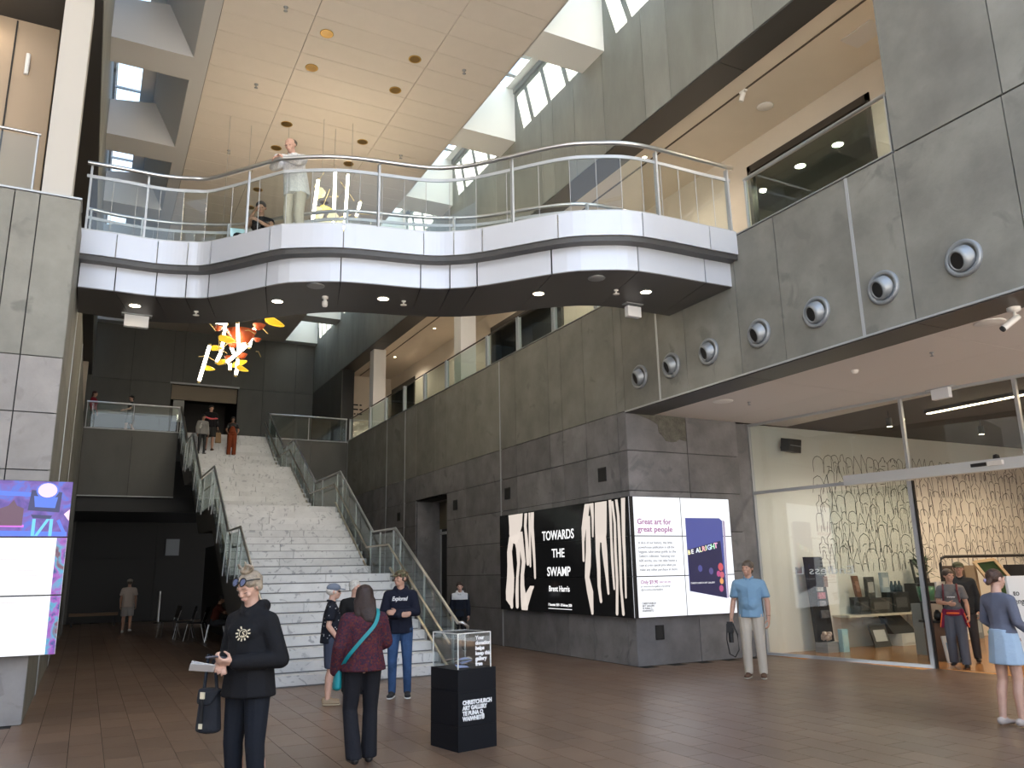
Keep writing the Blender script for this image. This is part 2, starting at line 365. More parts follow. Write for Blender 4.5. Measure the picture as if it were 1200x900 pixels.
# ---------------------------------------------------------------- main ceiling and skylight wells
ceiling = struct('ceiling')
box('backing', M_JOINT, 1.27, 6.98, 4, 35.4, 11.90, 12.0, ceiling)
for a, b in ((1.30,2.90),(2.90,5.34),(5.34,6.98)):
    for j in range(44):
        y0 = 9.0+j*0.6; piece('ceiling_tile', M_CEIL, a+0.006, b-0.006, y0+0.004, y0+0.6-0.004, 11.876, 11.902, ceiling)
box('front_field', M_CEIL, 1.30, 6.98, 4, 9.0, 11.876, 11.902, ceiling)
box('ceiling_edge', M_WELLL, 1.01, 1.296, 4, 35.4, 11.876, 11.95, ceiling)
box('roof_deck', M_WHITE, 0.13, 7.0, 4, 35.6, 13.3, 13.42, ceiling)
BY = [11.68+3.88*k for k in range(-2, 7)]
def prism_y(prof, y0, y1):
    n = len(prof); b = MB()
    return b.add([(x,y0,z) for x, z in prof]+[(x,y1,z) for x, z in prof], [tuple(range(n)), tuple(range(2*n-1,n-1,-1))]+[(i,i+n,(i+1)%n+n,(i+1)%n) for i in range(n)])
for y in BY:
    box('skylight_beam', M_WELL, 6.98, 8.40, y, y+0.83, 11.876, 13.42, ceiling)
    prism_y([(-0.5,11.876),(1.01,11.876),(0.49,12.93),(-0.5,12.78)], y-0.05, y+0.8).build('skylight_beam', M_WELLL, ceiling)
box('well_side', M_WELL, 6.95, 6.98, 4, 35.4, 11.876, 13.42, ceiling)
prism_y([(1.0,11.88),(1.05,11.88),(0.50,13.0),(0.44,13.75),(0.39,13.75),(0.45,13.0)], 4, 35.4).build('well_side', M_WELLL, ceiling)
# glazing of the wells: roof slab with openings
for k in range(len(BY)-1):
    a, b = BY[k]+0.83, BY[k+1]
    MB().box(6.95,7.22,a,b,13.30,13.42).box(8.17,8.45,a,b,13.30,13.42).build('well_roof', M_WELL, ceiling)
    box('glazing_frame', M_PEWTER, 8.36, 8.40, a, b, 13.17, 13.30, ceiling)
    for q in (0.26, 1.02, 1.80, 2.58):
        box('glazing_bar', M_ALU, 7.22, 8.17, a+q-0.06, a+q+0.06, 13.31, 13.41, ceiling)
    box('skylight_pane', M_GLASS, 7.22, 8.17, a, b, 13.345, 13.36, ceiling)
    a -= 0.9; b += 0.05
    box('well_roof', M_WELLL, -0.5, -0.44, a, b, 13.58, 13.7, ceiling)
    MB().bar((-0.44,a+2.3,13.66),(0.40,a+1.75,13.66),0.05,0.05).build('glazing_bar', M_ALU, ceiling); MB().bar((-0.44,a+0.9,13.66),(0.40,a+0.9,13.66),0.05,0.05).build('glazing_bar', M_ALU, ceiling)
    box('skylight_pane', M_GLASS, -0.44, 0.40, a, b, 13.64, 13.655, ceiling)
for k in range(30):
    t = k/30*1.0; z = 11.95+1.5*t; x = 1.0-0.49*(z-11.88) if z < 13 else 0.45
    a = BY[1]+0.85; box('louvre_slat', M_DKMET, x-0.05, x-0.012, a, a+2.95, z, z+0.025, ceiling)
box('rear_roof', M_WHITE, -8, 12, 35.72, 35.9, 9.7, 13.7, ceiling)
box('rear_left_wall', M_BLACK, -8.2, -3.1, 35.4, 35.6, 0, 13.7, ceiling)
box('left_roof', M_WHITE, -8.2, -0.53, 2, 35.4, 13.5, 13.7, ceiling)
box('right_roof', M_WHITE, 8.43, 22, -4, 35.4, 13.4, 13.6, ceiling)

# ---------------------------------------------------------------- upper gallery on the right
gal = struct('trim_1', 'upper gallery with cream walls behind the glass balustrade')
box('gallery_floor', M_CREAM, 9.0, 10.75, 5.7, 31.5, 6.36, 6.5, gal)
box('gallery_ceiling', M_CREAM, 8.98, 10.8, 5.7, 31.5, 9.66, 9.72, gal)
box('ceiling_groove', mat('groove_brown', (0.10,0.08,0.06), 0.8), 9.35, 9.39, 5.75, 31.4, 9.652, 9.661, gal)
ops = [(7.6,10.4,9.19),(17.4,21.8,9.17),(28.6,31.3,9.14)]
edges = [5.7]+[e for o in ops for e in o[:2]]+[31.5]
for k in range(0, len(edges), 2): box('gallery_wall', M_CREAM, 10.75, 10.85, edges[k], edges[k+1], 6.5, 9.66, gal)
for a, b, z in ops:
    box('gallery_wall_head', M_CREAM, 10.75, 10.85, a, b, z, 9.66, gal)
    MB().box(10.72,10.86,a,a+0.08,6.5,z).box(10.72,10.86,b-0.08,b,6.5,z).box(10.72,10.86,a,b,z-0.14,z).build('opening_frame', mat('dark_bronze', (0.05,0.042,0.035), 0.4), gal)
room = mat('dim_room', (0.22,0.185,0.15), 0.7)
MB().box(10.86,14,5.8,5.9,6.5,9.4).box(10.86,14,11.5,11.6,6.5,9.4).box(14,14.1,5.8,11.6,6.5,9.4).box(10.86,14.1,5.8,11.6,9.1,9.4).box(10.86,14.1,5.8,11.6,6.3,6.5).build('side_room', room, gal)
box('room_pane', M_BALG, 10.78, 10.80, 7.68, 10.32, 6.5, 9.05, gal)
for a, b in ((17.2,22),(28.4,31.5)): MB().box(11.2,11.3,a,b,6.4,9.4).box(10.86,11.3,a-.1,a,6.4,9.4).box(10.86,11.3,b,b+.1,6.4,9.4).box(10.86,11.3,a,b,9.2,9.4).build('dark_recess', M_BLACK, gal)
box('gallery_end', M_CREAM, 8.42, 10.85, 31.5, 31.6, 6.5, 9.66, gal)
box('corridor_near_end', M_CREAM, 8.98, 10.8, 5.735, 5.78, 6.5, 9.66, gal)
for y in (19.4, 27.2): box('gallery_column', M_WHITE, 8.62, 9.08, y, y+0.46, 6.5, 9.66, gal, label='square white column behind the glass balustrade')
for i, ws in enumerate(((0.18,0.22,0.12),(0.14,0.26,0.16),(0.2,0.1,0.24))):
    x = 8.95
    for w in ws: box('wall_text_line', M_BLACK, x, x+w-0.03, 31.492, 31.5, 8.40-0.19*i, 8.46-0.19*i, gal); x += w+0.03

# ---------------------------------------------------------------- back wall, landing and balcony fronts
wall_back = struct('wall_back')
YB = 35.4
MB().box(-3.1,2.5,YB+0.03,YB+0.3,0,13).box(5.15,9,YB+0.03,YB+0.3,0,13).box(2.5,5.15,YB+0.03,YB+0.3,9.58,13).box(2.5,5.15,YB+0.03,YB+0.3,0,6.4).build('core', M_JOINT, wall_back)
panels_y(wall_back, M_DARKP, YB, [-3, -0.9, 0.93, 2.48, 2.9, 4.85, 6.2, 7.6, 8.4], [6.5, 9.58, 12.6], lambda x, z: 2.48 < x < 6.0 and z < 9.58)
box('door_jamb_panel', M_DARKP, 5.17, 6.19, YB, YB+0.03, 6.51, 9.57, wall_back)
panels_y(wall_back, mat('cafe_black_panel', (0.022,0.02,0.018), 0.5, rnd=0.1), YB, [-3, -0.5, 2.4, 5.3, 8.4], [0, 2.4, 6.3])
box('door_head', M_PEWTER, 2.42, 5.2, YB-0.08, YB+0.05, 9.56, 9.63, wall_back)
box('header_panel', mat('beige_header', (0.30,0.24,0.17), 0.6), 2.5, 5.15, YB+0.25, YB+0.3, 8.95, 9.58, wall_back)
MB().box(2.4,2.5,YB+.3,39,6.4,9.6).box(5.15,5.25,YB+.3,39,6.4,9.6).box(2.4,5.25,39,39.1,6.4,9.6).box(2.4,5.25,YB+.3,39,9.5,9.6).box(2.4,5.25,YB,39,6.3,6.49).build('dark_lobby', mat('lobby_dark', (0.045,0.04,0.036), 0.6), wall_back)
box('lobby_notice', mat('grey_notice', (0.42,0.42,0.40), 0.6), 2.62, 3.05, YB+0.27, YB+0.3, 8.0, 8.93, wall_back)
landing = struct('trim_2', 'upper landing slab and dark panelled balcony fronts')
box('landing_floor', mat('landing_carpet', (0.10,0.095,0.09), 0.8), -0.9, 8.9, 29.53, 35.42, 6.3, 6.5, landing)
panels_y(landing, M_DARKP, 29.50, [-0.5, 0.98, 2.40], [4.30, 6.5])
panels_y(landing, M_DARKP, 29.50, [5.46, 7.0, 8.39], [0, 2.2, 4.30, 6.5])
box('right_core', M_JOINT, 5.46, 8.43, 29.532, 29.9, 0, 6.3, landing)
box('front_core', M_JOINT, -0.5, 2.4, 29.532, 29.9, 4.3, 6.3, landing)
box('lower_trim', M_PEWTER, -0.5, 2.4, 29.47, 29.54, 4.27, 4.30, landing)
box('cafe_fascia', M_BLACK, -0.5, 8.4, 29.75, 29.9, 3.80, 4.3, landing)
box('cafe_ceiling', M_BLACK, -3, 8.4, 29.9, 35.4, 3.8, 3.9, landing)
box('floor_edge', M_PEWTER, -0.5, 2.42, 29.47, 29.55, 6.50, 6.53, landing)
box('floor_edge', M_PEWTER, 5.42, 8.40, 29.47, 29.55, 6.50, 6.53, landing)

# ---------------------------------------------------------------- entrance soffit over the shop front
soffit = struct('trim_3', 'low white ceiling over the shop entrance with a dark metal edge')
for a, b in ((-4,-1.5),(-1.5,2.5),(2.5,5.74),(5.74,8.6),(8.6,11.6)): piece('edge_panel', M_DKMET, 8.402, 9.0, a+0.005, b-0.005, 4.36, 4.39, soffit)
box('edge_trim', M_ALU, 8.385, 8.41, -4, 11.6, 4.375, 4.40, soffit)
for a, b in ((-4,0),(0,3.4),(3.4,6.0),(6.0,8.7),(8.7,11.6)):
    for c, d in ((9.0,10.6),(10.6,12.4)): piece('soffit_panel', M_SOFF, c+0.003, d-0.003, a+0.003, b-0.003, 4.375, 4.395, soffit)
box('floor_mass', M_JOINT, 9.0, 22, -4, 31.5, 4.42, 6.36, soffit)

# ---------------------------------------------------------------- shop shell behind the glass
shop = struct('wall_shop')
M_SHOPW = mat('shop_cream_wall', (0.80, 0.78, 0.72), 0.75)
box('mural_wall', M_SHOPW, 11.41, 22, 11.80, 11.9, 0, 4.40, shop)
box('far_wall', M_SHOPW, 21.9, 22, -2, 11.9, 0, 4.4, shop)
box('front_wall', M_SHOPW, 12.7, 22, -2.1, -2, 0, 4.4, shop)
MB().hexa([(11.3,-2,4.398),(22,-2,4.398),(22,11.9,4.398),(11.3,11.9,4.398)], [(11.3,-2,4.418),(22,-2,4.418),(22,11.9,4.418),(11.3,11.9,4.418)]).build('shop_ceiling', mat('dark_shop_ceiling', (0.05,0.045,0.04), 0.8), shop)
MB().hexa([(gx(11.8),11.8,-0.1),(gx(-2),-2,-0.1),(22,-2,-0.1),(22,11.8,-0.1)], [(gx(11.8),11.8,0.002),(gx(-2),-2,0.002),(22,-2,0.002),(22,11.8,0.002)]).build('shop_floor', M_WOOD, shop)
def draw_mural():
    rnd = random.Random(3); b = MB()
    def rib(pts, w=0.0065):
        for (x0,z0),(x1,z1) in zip(pts[:-1], pts[1:]):
            d = math.hypot(x1-x0, z1-z0)
            if d < 1e-4: continue
            nx, nz = -(z1-z0)/d*w, (x1-x0)/d*w
            b.add([(x0-nx,11.797,z0-nz),(x1-nx,11.797,z1-nz),(x1+nx,11.797,z1+nz),(x0+nx,11.797,z0+nz)], [(0,1,2,3)])
    row = 0; z = 1.48
    while z < 3.55:
        x = 13.15+rnd.random()*0.1
        while x < 21.5:
            w = rnd.uniform(0.16, 0.36); h = rnd.uniform(0.32, 0.62); k = rnd.random(); zt = min(z+h, 3.9)
            j = lambda s=0.03: rnd.uniform(-s, s)
            if k < 0.45:      # arched figure
                p = [(x+j(), z+j())]+[(x+w/2-w/2*math.cos(a)+j(0.015), zt-w/2+w/2*math.sin(a)+j(0.015)) for a in np.linspace(0, math.pi, 7)]+[(x+w+j(), z+j())]
            elif k < 0.75:    # bottle or bust
                p = [(x+j(), z+j()), (x+j(0.015), z+h*0.5), (x+w*0.32, z+h*0.66), (x+w*0.3+j(0.02), zt-0.08), (x+w*0.4, zt), (x+w*0.6, zt+j()), (x+w*0.7, zt-0.1), (x+w*0.66, z+h*0.66), (x+w+j(0.02), z+h*0.5), (x+w+j(), z+j())]
            else:             # steep gable
                p = [(x+j(), z+j()), (x+w*0.2, z+h*0.55), (x+w/2+j(0.05), zt+0.05), (x+w*0.8, z+h*0.5), (x+w, z+j())]
            rib(p)
            if rnd.random() < 0.6: rib([(x+w*0.3, z+h*0.4+j()), (x+w*0.5, z+h*0.45+j()), (x+w*0.7, z+h*0.4+j())])
            if rnd.random() < 0.4: rib([(x+w*0.5+j(), z), (x+w*0.5+j(), z+h*0.35)])
            x += w*rnd.uniform(0.75, 1.05)
        z += rnd.uniform(0.36, 0.46); row += 1
    b.build('line_drawing', mat('mural_ink', (0.03,0.03,0.03), 0.8), shop, kind='stuff', label='black line drawing of crowded figures across the shop wall')
draw_mural()
MB().box(9.0,22,11.9,12,0,4.4).build('rear_wall', M_WHITE, shop)

# glazed shop front
window_1 = struct('window_1', 'glazed shop front with grey frames')
def gp(y, z, dx=0.0): return (gx(y)+dx, y, z)
def gpane(name, m, y0, y1, z0, z1, th=0.012):
    return MB().hexa([gp(y1,z0),gp(y0,z0),gp(y0,z0,th),gp(y1,z0,th)], [gp(y1,z1),gp(y0,z1),gp(y0,z1,th),gp(y1,z1,th)]).build(name, m, window_1)
for a, b, c, d in ((8.74,11.72,0.05,2.98),(8.72,11.72,3.05,4.34),(6.97,8.66,3.05,4.34),(5.0,6.91,3.05,4.34),(1.0,4.9,0.05,4.34),(-2,0.9,0.05,4.34)): gpane('glass_pane', M_SHOPG, a, b, c, d)
def gbar(name, y0, z0, y1, z1, w, h, m=M_ALU): return MB().bar(gp(y0,z0), gp(y1,z1), w, h, (0,0,1) if abs(z1-z0) < 0.1 else (0,1,0)).build(name, m, window_1)
gbar('sill', 11.75, 0.025, 8.7, 0.025, 0.06, 0.05); gbar('head_rail', 11.75, 4.355, 1.0, 4.355, 0.06, 0.05)
gbar('transom', 11.75, 3.015, 9.7, 3.015, 0.06, 0.06)
for y, z0 in ((11.74,0),(8.69,3.0),(6.94,3.0),(4.95,0),(0.95,0)): gbar('mullion', y, z0, y, 4.36, 0.06, 0.05)
gbar('door_edge', 8.71, 0, 8.71, 2.95, 0.05, 0.07); gbar('door_edge_seal', 8.655, 0, 8.655, 2.95, 0.05, 0.02, M_BLACK)
gpane('sliding_leaf', M_GLASS, 8.72, 10.2, 0.06, 2.9, 0.01)
MB().bar(gp(9.75,3.05,-0.09), gp(4.9,3.05,-0.09), 0.16, 0.17).build('door_operator', mat('silver_operator', (0.62,0.64,0.66), 0.35, 0.3), window_1)
box('sensor', M_BLACK, gx(7.5)-0.22, gx(7.5)-0.17, 7.38, 7.62, 3.04, 3.09, window_1)
box('sensor_bracket', M_WHITE, gx(7.3)-0.23, gx(7.3)-0.17, 7.15, 7.38, 3.03, 3.10, window_1)
MB().lathe([(0,0.07),(0.04,0.06),(0.05,0.0),(0,0)], (gx(7.25)-0.15,7.27,3.135), 12).build('sensor_dome', M_BLACK, window_1)

# front of the building, behind the camera: steel frame of the glazed facade
facade = struct('wall_front')
box('plaza', mat('sunlit_plaza', (0.55,0.50,0.43), 0.9), -70, 70, -80, -6, -0.25, -0.02, facade)  # unseen ground outside, added pale to bounce sun onto the ceiling
for x in np.arange(-8, 22.1, 2.5): box('facade_post', M_ALU, x-0.06, x+0.06, -4.2, -4.0, 0, 13.4, facade)
for z in (0.1, 3.2, 6.4, 9.6, 13.3): box('facade_rail', M_ALU, -8, 22, -4.15, -4.05, z-0.05, z+0.05, facade)
PENDING = []
# ================================================================ the stair
R_ = 0.1625
def nos(k):
    """plan position of the nosing of step k (1..40) along Y"""
    if k <= 10: return 12.62+(k-1)*0.3145
    if k <= 20: return 16.85+(k-11)*0.3055
    if k <= 30: return 22.00+(k-21)*0.3167
    return 26.50+(k-31)*0.3044
XL, XR = 2.50, 5.32
stair = thing('staircase', 'wide white marble staircase rising in four flights to the upper landing', 'staircase', (3.9,12.62,0))
srnd = random.Random(5)
for k in range(1, 41):
    y0 = nos(k); y1 = (nos(k+1) if k < 40 else 29.55)+0.02; z = k*R_
    n = 2; cut = XL+srnd.uniform(0.9, 1.9)
    for a, b in ((XL, cut), (cut, XR)): piece('marble_step', M_MARBLE, a+0.004, b-0.004, y0, y1, z-R_+0.020, z, stair)
    box('step_joint', mat('step_shadow', (0.18,0.18,0.19), 0.8), XL+0.01, XR-0.01, y0+0.015, y0+0.05, z-R_-0.002, z-R_+0.022, stair)
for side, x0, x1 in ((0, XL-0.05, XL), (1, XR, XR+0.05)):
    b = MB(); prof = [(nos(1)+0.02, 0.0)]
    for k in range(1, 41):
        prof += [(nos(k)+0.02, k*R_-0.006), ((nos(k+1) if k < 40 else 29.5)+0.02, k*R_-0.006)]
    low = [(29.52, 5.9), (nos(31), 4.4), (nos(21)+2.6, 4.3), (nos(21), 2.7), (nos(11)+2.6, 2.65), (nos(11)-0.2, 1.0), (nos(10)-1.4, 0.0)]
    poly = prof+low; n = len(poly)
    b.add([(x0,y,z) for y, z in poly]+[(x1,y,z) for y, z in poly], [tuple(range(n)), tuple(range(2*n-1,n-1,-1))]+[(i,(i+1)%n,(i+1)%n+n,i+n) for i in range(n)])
    b.build('stringer', M_DKMET if side == 0 else M_PEWTER, stair)  # left plate darker: its shaded side is put into the colour
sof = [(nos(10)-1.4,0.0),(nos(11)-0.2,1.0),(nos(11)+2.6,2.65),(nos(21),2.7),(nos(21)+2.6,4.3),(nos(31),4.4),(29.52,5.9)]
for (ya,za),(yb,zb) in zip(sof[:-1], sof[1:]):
    MB().hexa([(XL,ya,za),(XR,ya,za),(XR,yb,zb),(XL,yb,zb)], [(XL,ya,za+0.03),(XR,ya,za+0.03),(XR,yb,zb+0.03),(XL,yb,zb+0.03)]).build('stair_soffit', M_BLACK, stair)  # black plates carry the shade beneath the stair in their colour

M_RAILW = mat('satin_brass_steel', (0.60, 0.55, 0.46), 0.3, 1.0)
def stair_rail(x, label, inner):
    """balustrade: handrail, second rail, glass panes and posts following four flights and three landings"""
    t = thing('stair_balustrade', label, 'balustrade', (x,12.3,0), group='balustrades of the marble stair')
    key = [(nos(1)-0.25, 0.0), (nos(10)-0.05, 10*R_), (nos(11)-0.02, 10*R_), (nos(20)-0.02, 20*R_), (nos(21)+0.05, 20*R_), (nos(30)+0.1, 30*R_), (nos(31)+0.05, 30*R_), (nos(40)+0.05, 40*R_)]
    key[0] = (nos(1)-0.30, -0.05)
    H1, H2 = 0.87, 0.55
    hand = [(x, y, z+H1) for y, z in key]
    if inner: hand = [(x+0.16, key[0][0]-0.02, key[0][1]+H1-0.22), (x+0.15, key[0][0]-0.06, key[0][1]+H1-0.06), (x+0.06, key[0][0]-0.05, key[0][1]+H1+0.0)]+hand
    hand.append((x, 29.5, 40*R_+0.93))
    MB().tube(hand, 0.026, 8).build('handrail', M_STEEL, t)
    MB().tube([(x-inner*0.14+(1-inner)*0.10, y, z+H2) for y, z in key], 0.02, 8).build('lower_rail', M_RAILW, t)
    for i in range(0, 8, 2):
        (ya,za),(yb,zb) = key[i], key[i+1]
        MB().tube([(x-inner*0.10+(1-inner)*0.06, ya+0.1, za+0.14), (x-inner*0.10+(1-inner)*0.06, yb, zb+0.10)], 0.024, 8).build('base_rail', M_RAILW, t)
    for i in range(7):
        (ya,za),(yb,zb) = key[i], key[i+1]; fl = i % 2 == 0
        m = 3 if fl else 1
        for q in range(m):
            f0, f1 = q/m+0.015, (q+1)/m-0.015
            y0, y1 = ya+(yb-ya)*f0, ya+(yb-ya)*f1; z0, z1 = za+(zb-za)*f0, za+(zb-za)*f1
            dn = -0.06 if not inner else 0.0
            MB().hexa([(x-0.006,y0,z0+dn),(x+0.006,y0,z0+dn),(x+0.006,y1,z1+dn),(x-0.006,y1,z1+dn)], [(x-0.006,y0,z0+0.80),(x+0.006,y0,z0+0.80),(x+0.006,y1,z1+0.80),(x-0.006,y1,z1+0.80)]).build('glass_pane', M_BALG, t)
        for q in ([0.08, 0.5, 0.92] if fl else [0.12, 0.7]):
            y, z = ya+(yb-ya)*q, za+(zb-za)*q
            MB().bar((x-0.03*(1-inner)+0.03*inner, y+0.03, z-0.12), (x, y-0.05, z+H1-0.03), 0.014, 0.075, (0,1,0)).build('post', M_ALU, t)
    return t
stair_rail(2.43, 'steel and glass balustrade on the left side of the marble stair, over the dark cafe', 0)
stair_rail(5.40, 'steel and glass balustrade on the right side of the marble stair, beside the dark doorway', 1)

# balustrades of the landing
def flat_rail(label, pts, z, h, post, m_rail=M_STEEL, gm=None, th=0.012, group=None, r=0.03, name='glass_balustrade', postw=0.05, panes=None):
    t = thing(name, label, 'balustrade', (*pts[0], z), group=group)
    MB().tube([(x,y,z+h) for x, y in pts], r, 8).build('handrail', m_rail, t)
    for (xa,ya),(xb,yb) in zip(pts[:-1], pts[1:]):
        d = math.hypot(xb-xa, yb-ya); n = max(1, round(d/post)); ux, uy = (xb-xa)/d, (yb-ya)/d
        for i in range(n):
            a, b = d*i/n+0.02, d*(i+1)/n-0.02
            p = [(xa+ux*a, ya+uy*a), (xa+ux*b, ya+uy*b)]
            MB().strip(p, z+0.03, z+h-0.05, th).build('glass_pane', gm or M_BALG, t)
        for i in range(n+1):
            q = d*i/n; q = min(max(q, postw/2), d-postw/2)
            MB().bar((xa+ux*q, ya+uy*q, z), (xa+ux*q, ya+uy*q, z+h), postw, 0.02, (ux,uy,0)).build('post', M_ALU, t)
    return t
flat_rail('glass balustrade on the left upper landing, above the cafe', [(-0.48,29.55),(2.40,29.55)], 6.53, 0.88, 1.45, group='landing balustrades')
flat_rail('glass balustrade on the upper landing right of the stair', [(5.45,29.55),(8.36,29.55)], 6.53, 0.88, 1.5, group='landing balustrades')
flat_rail('long glass balustrade along the upper gallery above the stone wall', [(8.47,10.45),(8.47,12.464),(8.47,14.106),(8.47,15.744),(8.47,17.394),(8.47,20.03),(8.47,21.69),(8.47,23.45),(8.47,25.26),(8.47,26.97),(8.47,29.5)], 6.59, 0.83, 3.0, r=0.022, m_rail=mat('bronze_rail', (0.10,0.085,0.07), 0.35, 0.6), postw=0.09)
flat_rail('glass balustrade of the near gallery beside the tall concrete pier', [(8.47,5.75),(8.47,8.3)], 6.59, 0.83, 3.0, r=0.03)
flat_rail('short glass balustrade on the left pier at the picture edge', [(-4.2,11.42),(-1.06,11.42)], 6.55, 0.87, 1.6, r=0.022, gm=M_GLASS)

# ================================================================ the curved bridge
TF = [(-0.52,12.52),(-0.035,12.50),(0.526,12.495),(0.943,12.382),(1.25,12.193),(1.954,11.291),(2.156,11.10),(2.90,10.725),(4.062,10.496),(4.469,10.305),(4.805,10.012),(5.576,9.10),(6.042,8.767),(6.66,8.534),(7.87,8.49),(8.40,8.47)]
RF = [(-0.52,14.2),(0.0,14.27),(0.6,14.24),(1.15,14.1),(1.9,13.75),(2.7,12.95),(3.4,12.45),(4.4,12.2),(5.0,12.0),(5.6,11.65),(6.2,11.05),(6.7,10.62),(7.2,10.42),(7.8,10.40),(8.40,10.40)]
SEAM = [-0.52,-0.035,0.526,0.943,1.25,1.954,2.90,4.062,4.469,4.805,5.576,6.66,7.87,8.40]
front = spline(TF, 8); rear = spline(RF, 8)
def offset(c, d):
    out = []
    for i in range(len(c)):
        a, b = c[max(i-1,0)], c[min(i+1,len(c)-1)]; l = math.hypot(b[0]-a[0], b[1]-a[1])
        out.append((c[i][0]-(b[1]-a[1])/l*d, c[i][1]+(b[0]-a[0])/l*d))
    return out
def interp(c, x):
    for p, q in zip(c[:-1], c[1:]):
        if p[0] <= x <= q[0]: t = (x-p[0])/max(q[0]-p[0], 1e-9); return (x, p[1]+(q[1]-p[1])*t)
    return c[0] if x < c[0][0] else c[-1]
def sub(c, xa, xb, n=7): return [interp(c, xa+(xb-xa)*i/n) for i in range(n+1)]
lowf = offset(front, 0.20); lowr = offset(rear, -0.20)
bridge = thing('foot_bridge', 'curving white clad footbridge spanning the foyer with a glass balustrade', 'bridge', (4,10.5,5.78))
ins, insr = offset(front, 0.03), offset(rear, -0.03)
for a, b in zip(SEAM[:-1], SEAM[1:]):
    g = 0.008
    MB().strip(sub(front, a+g, b-g), 6.25, 6.62, 0.025).build('upper_fascia_panel', M_FASC, bridge)
    MB().strip(sub(lowf, a+g+0.03, b-g+0.03), 5.80, 6.17, 0.02).build('lower_fascia_panel', M_FASC, bridge)
    MB().strip([(x,y) for x, y in reversed(sub(rear, a+g, b-g))], 6.25, 6.62, 0.025).build('rear_fascia_panel', M_FASC, bridge)
    MB().strip([(x,y) for x, y in reversed(sub(lowr, a+g, b-g))], 5.80, 6.17, 0.02).build('rear_lower_panel', M_FASC, bridge)
    # soffit panel between front and rear edges, skewed like the joints
    p = sub(lowf, a+g+0.03, b-g+0.03); q = sub(lowr, min(a+0.35,8.4) if a > -0.5 else a, min(b+0.35,8.4))
    v = []; f = []
    for i in range(8): v += [(p[i][0],p[i][1],5.785),(q[i][0],q[i][1],5.785),(p[i][0],p[i][1],5.80),(q[i][0],q[i][1],5.80)]
    for i in range(7): o = 4*i; f += [(o,o+1,o+5,o+4),(o+2,o+6,o+7,o+3)]
    f += [(0,2,3,1),(28,29,31,30)]; f += [(4*i,4*i+4,4*i+6,4*i+2) for i in range(7)]+[(4*i+1,4*i+3,4*i+7,4*i+5) for i in range(7)]
    MB().add(v, f).build('soffit_panel', mat('bridge_soffit', (0.11,0.105,0.105), 0.4, 0.2), bridge)
def deck(z0, z1, f, r, name, m, n=60):
    v = []; fs = []
    for i in range(n+1):
        x = -0.52+8.92*i/n; p = interp(f, x); q = interp(r, x)
        v += [(p[0],p[1],z0),(q[0],q[1],z0),(p[0],p[1],z1),(q[0],q[1],z1)]
    for i in range(n): o = 4*i; fs += [(o,o+1,o+5,o+4),(o+2,o+6,o+7,o+3),(o,o+4,o+6,o+2),(o+1,o+3,o+7,o+5)]
    fs += [(0,2,3,1),(4*n,4*n+1,4*n+3,4*n+2)]
    MB().add(v, fs).build(name, m, bridge)
deck(6.17, 6.25, ins, insr, 'ledge', M_DKMET)
deck(6.26, 6.50, ins, insr, 'deck', mat('deck_grey', (0.35,0.34,0.33), 0.6))
deck(5.81, 6.16, offset(front,0.26), offset(rear,-0.26), 'core', M_JOINT)
for nm, c, sgn in (('front', front, 1), ('rear', rear, -1)):
    c2 = offset(c, 0.05*sgn)
    MB().tube([(x,y,7.68) for x, y in offset(c, -0.02*sgn)], 0.034, 8).build('handrail', M_STEEL, bridge)
    MB().strip(c2, 7.48, 7.53, 0.02).build('top_channel', M_ALU, bridge)
    MB().strip(c2, 6.62, 6.66, 0.02).build('base_channel', M_ALU, bridge)
    xs = (-0.46, 0.32, 1.68, 3.40, 5.15, 6.98, 8.33)
    for x in xs:
        p = interp(c2, x); MB().bar((*p,6.5), (*p,7.66), 0.03, 0.07, (0,1,0)).build('post', M_ALU, bridge)
    k = 27
    for i in range(k):
        a, b = -0.48+8.85*i/k, -0.48+8.85*(i+1)/k
        MB().strip([interp(c2, a+0.006), interp(c2, b-0.006)], 6.66, 7.48, 0.012).build('glass_pane', M_GLASS, bridge)
        if i: p = interp(c2, a); MB().tube([(p[0],p[1],6.66),(p[0],p[1],7.48)], 0.005, 5).build('pane_edge', M_ALU, bridge)
# papers lying on the bridge floor edge
# ================================================================ lamps, detectors and signs
def spot(loc, power, col, size=1.9, blend=0.6, rad=0.06, aim=(0,0,-1)):
    d = bpy.data.lights.new('lamp_light', 'SPOT'); d.energy = power; d.color = col; d.spot_size = size; d.spot_blend = blend; d.shadow_soft_size = rad
    o = bpy.data.objects.new('lamp_light', d); COL.objects.link(o); o.location = loc; o.rotation_euler = Vector(aim).to_track_quat('-Z','Y').to_euler(); return o
def downlight(loc, r, label, group, m_rim, m_face, power=0, col=(1,0.8,0.55), depth=0.03, size=1.9):
    t = thing('downlight', label, 'downlight', loc, group=group); x, y, z = loc
    MB().lathe([(r,0.0),(r*1.18,0.0),(r*1.2,-0.008),(r*0.98,-0.012),(r*0.92,0.0)], loc, 18).build('rim', m_rim, t)
    MB().lathe([(0.0005,depth*0.2),(r*0.95,depth*0.2-0.006)], (x,y,z-0.008), 18).build('lens', m_face, t)
    if power: l = spot((x,y,z-0.03), power, col, size); l.parent = t; l.location = (0,0,-0.03)
    return t
M_GOLD = mat('gold_reflector', (0.55,0.36,0.12), 0.35, 0.9)
M_GOLDIN = mat('gold_inner', (0.30,0.19,0.07), 0.4, 0.7)
names = ['first', 'second', 'third', 'fourth', 'fifth', 'sixth']
for xc, side in ((3.22,'left'), (5.04,'right')):
    for i, y in enumerate((13.6, 14.8, 17.18, 18.37, 20.8, 22.0)):
        downlight((xc,y,11.874), 0.11, f'gold recessed downlight in the main ceiling, {names[i]} from the top of the {side} row', 'gold downlights of the main ceiling', M_GOLD, M_GOLDIN)
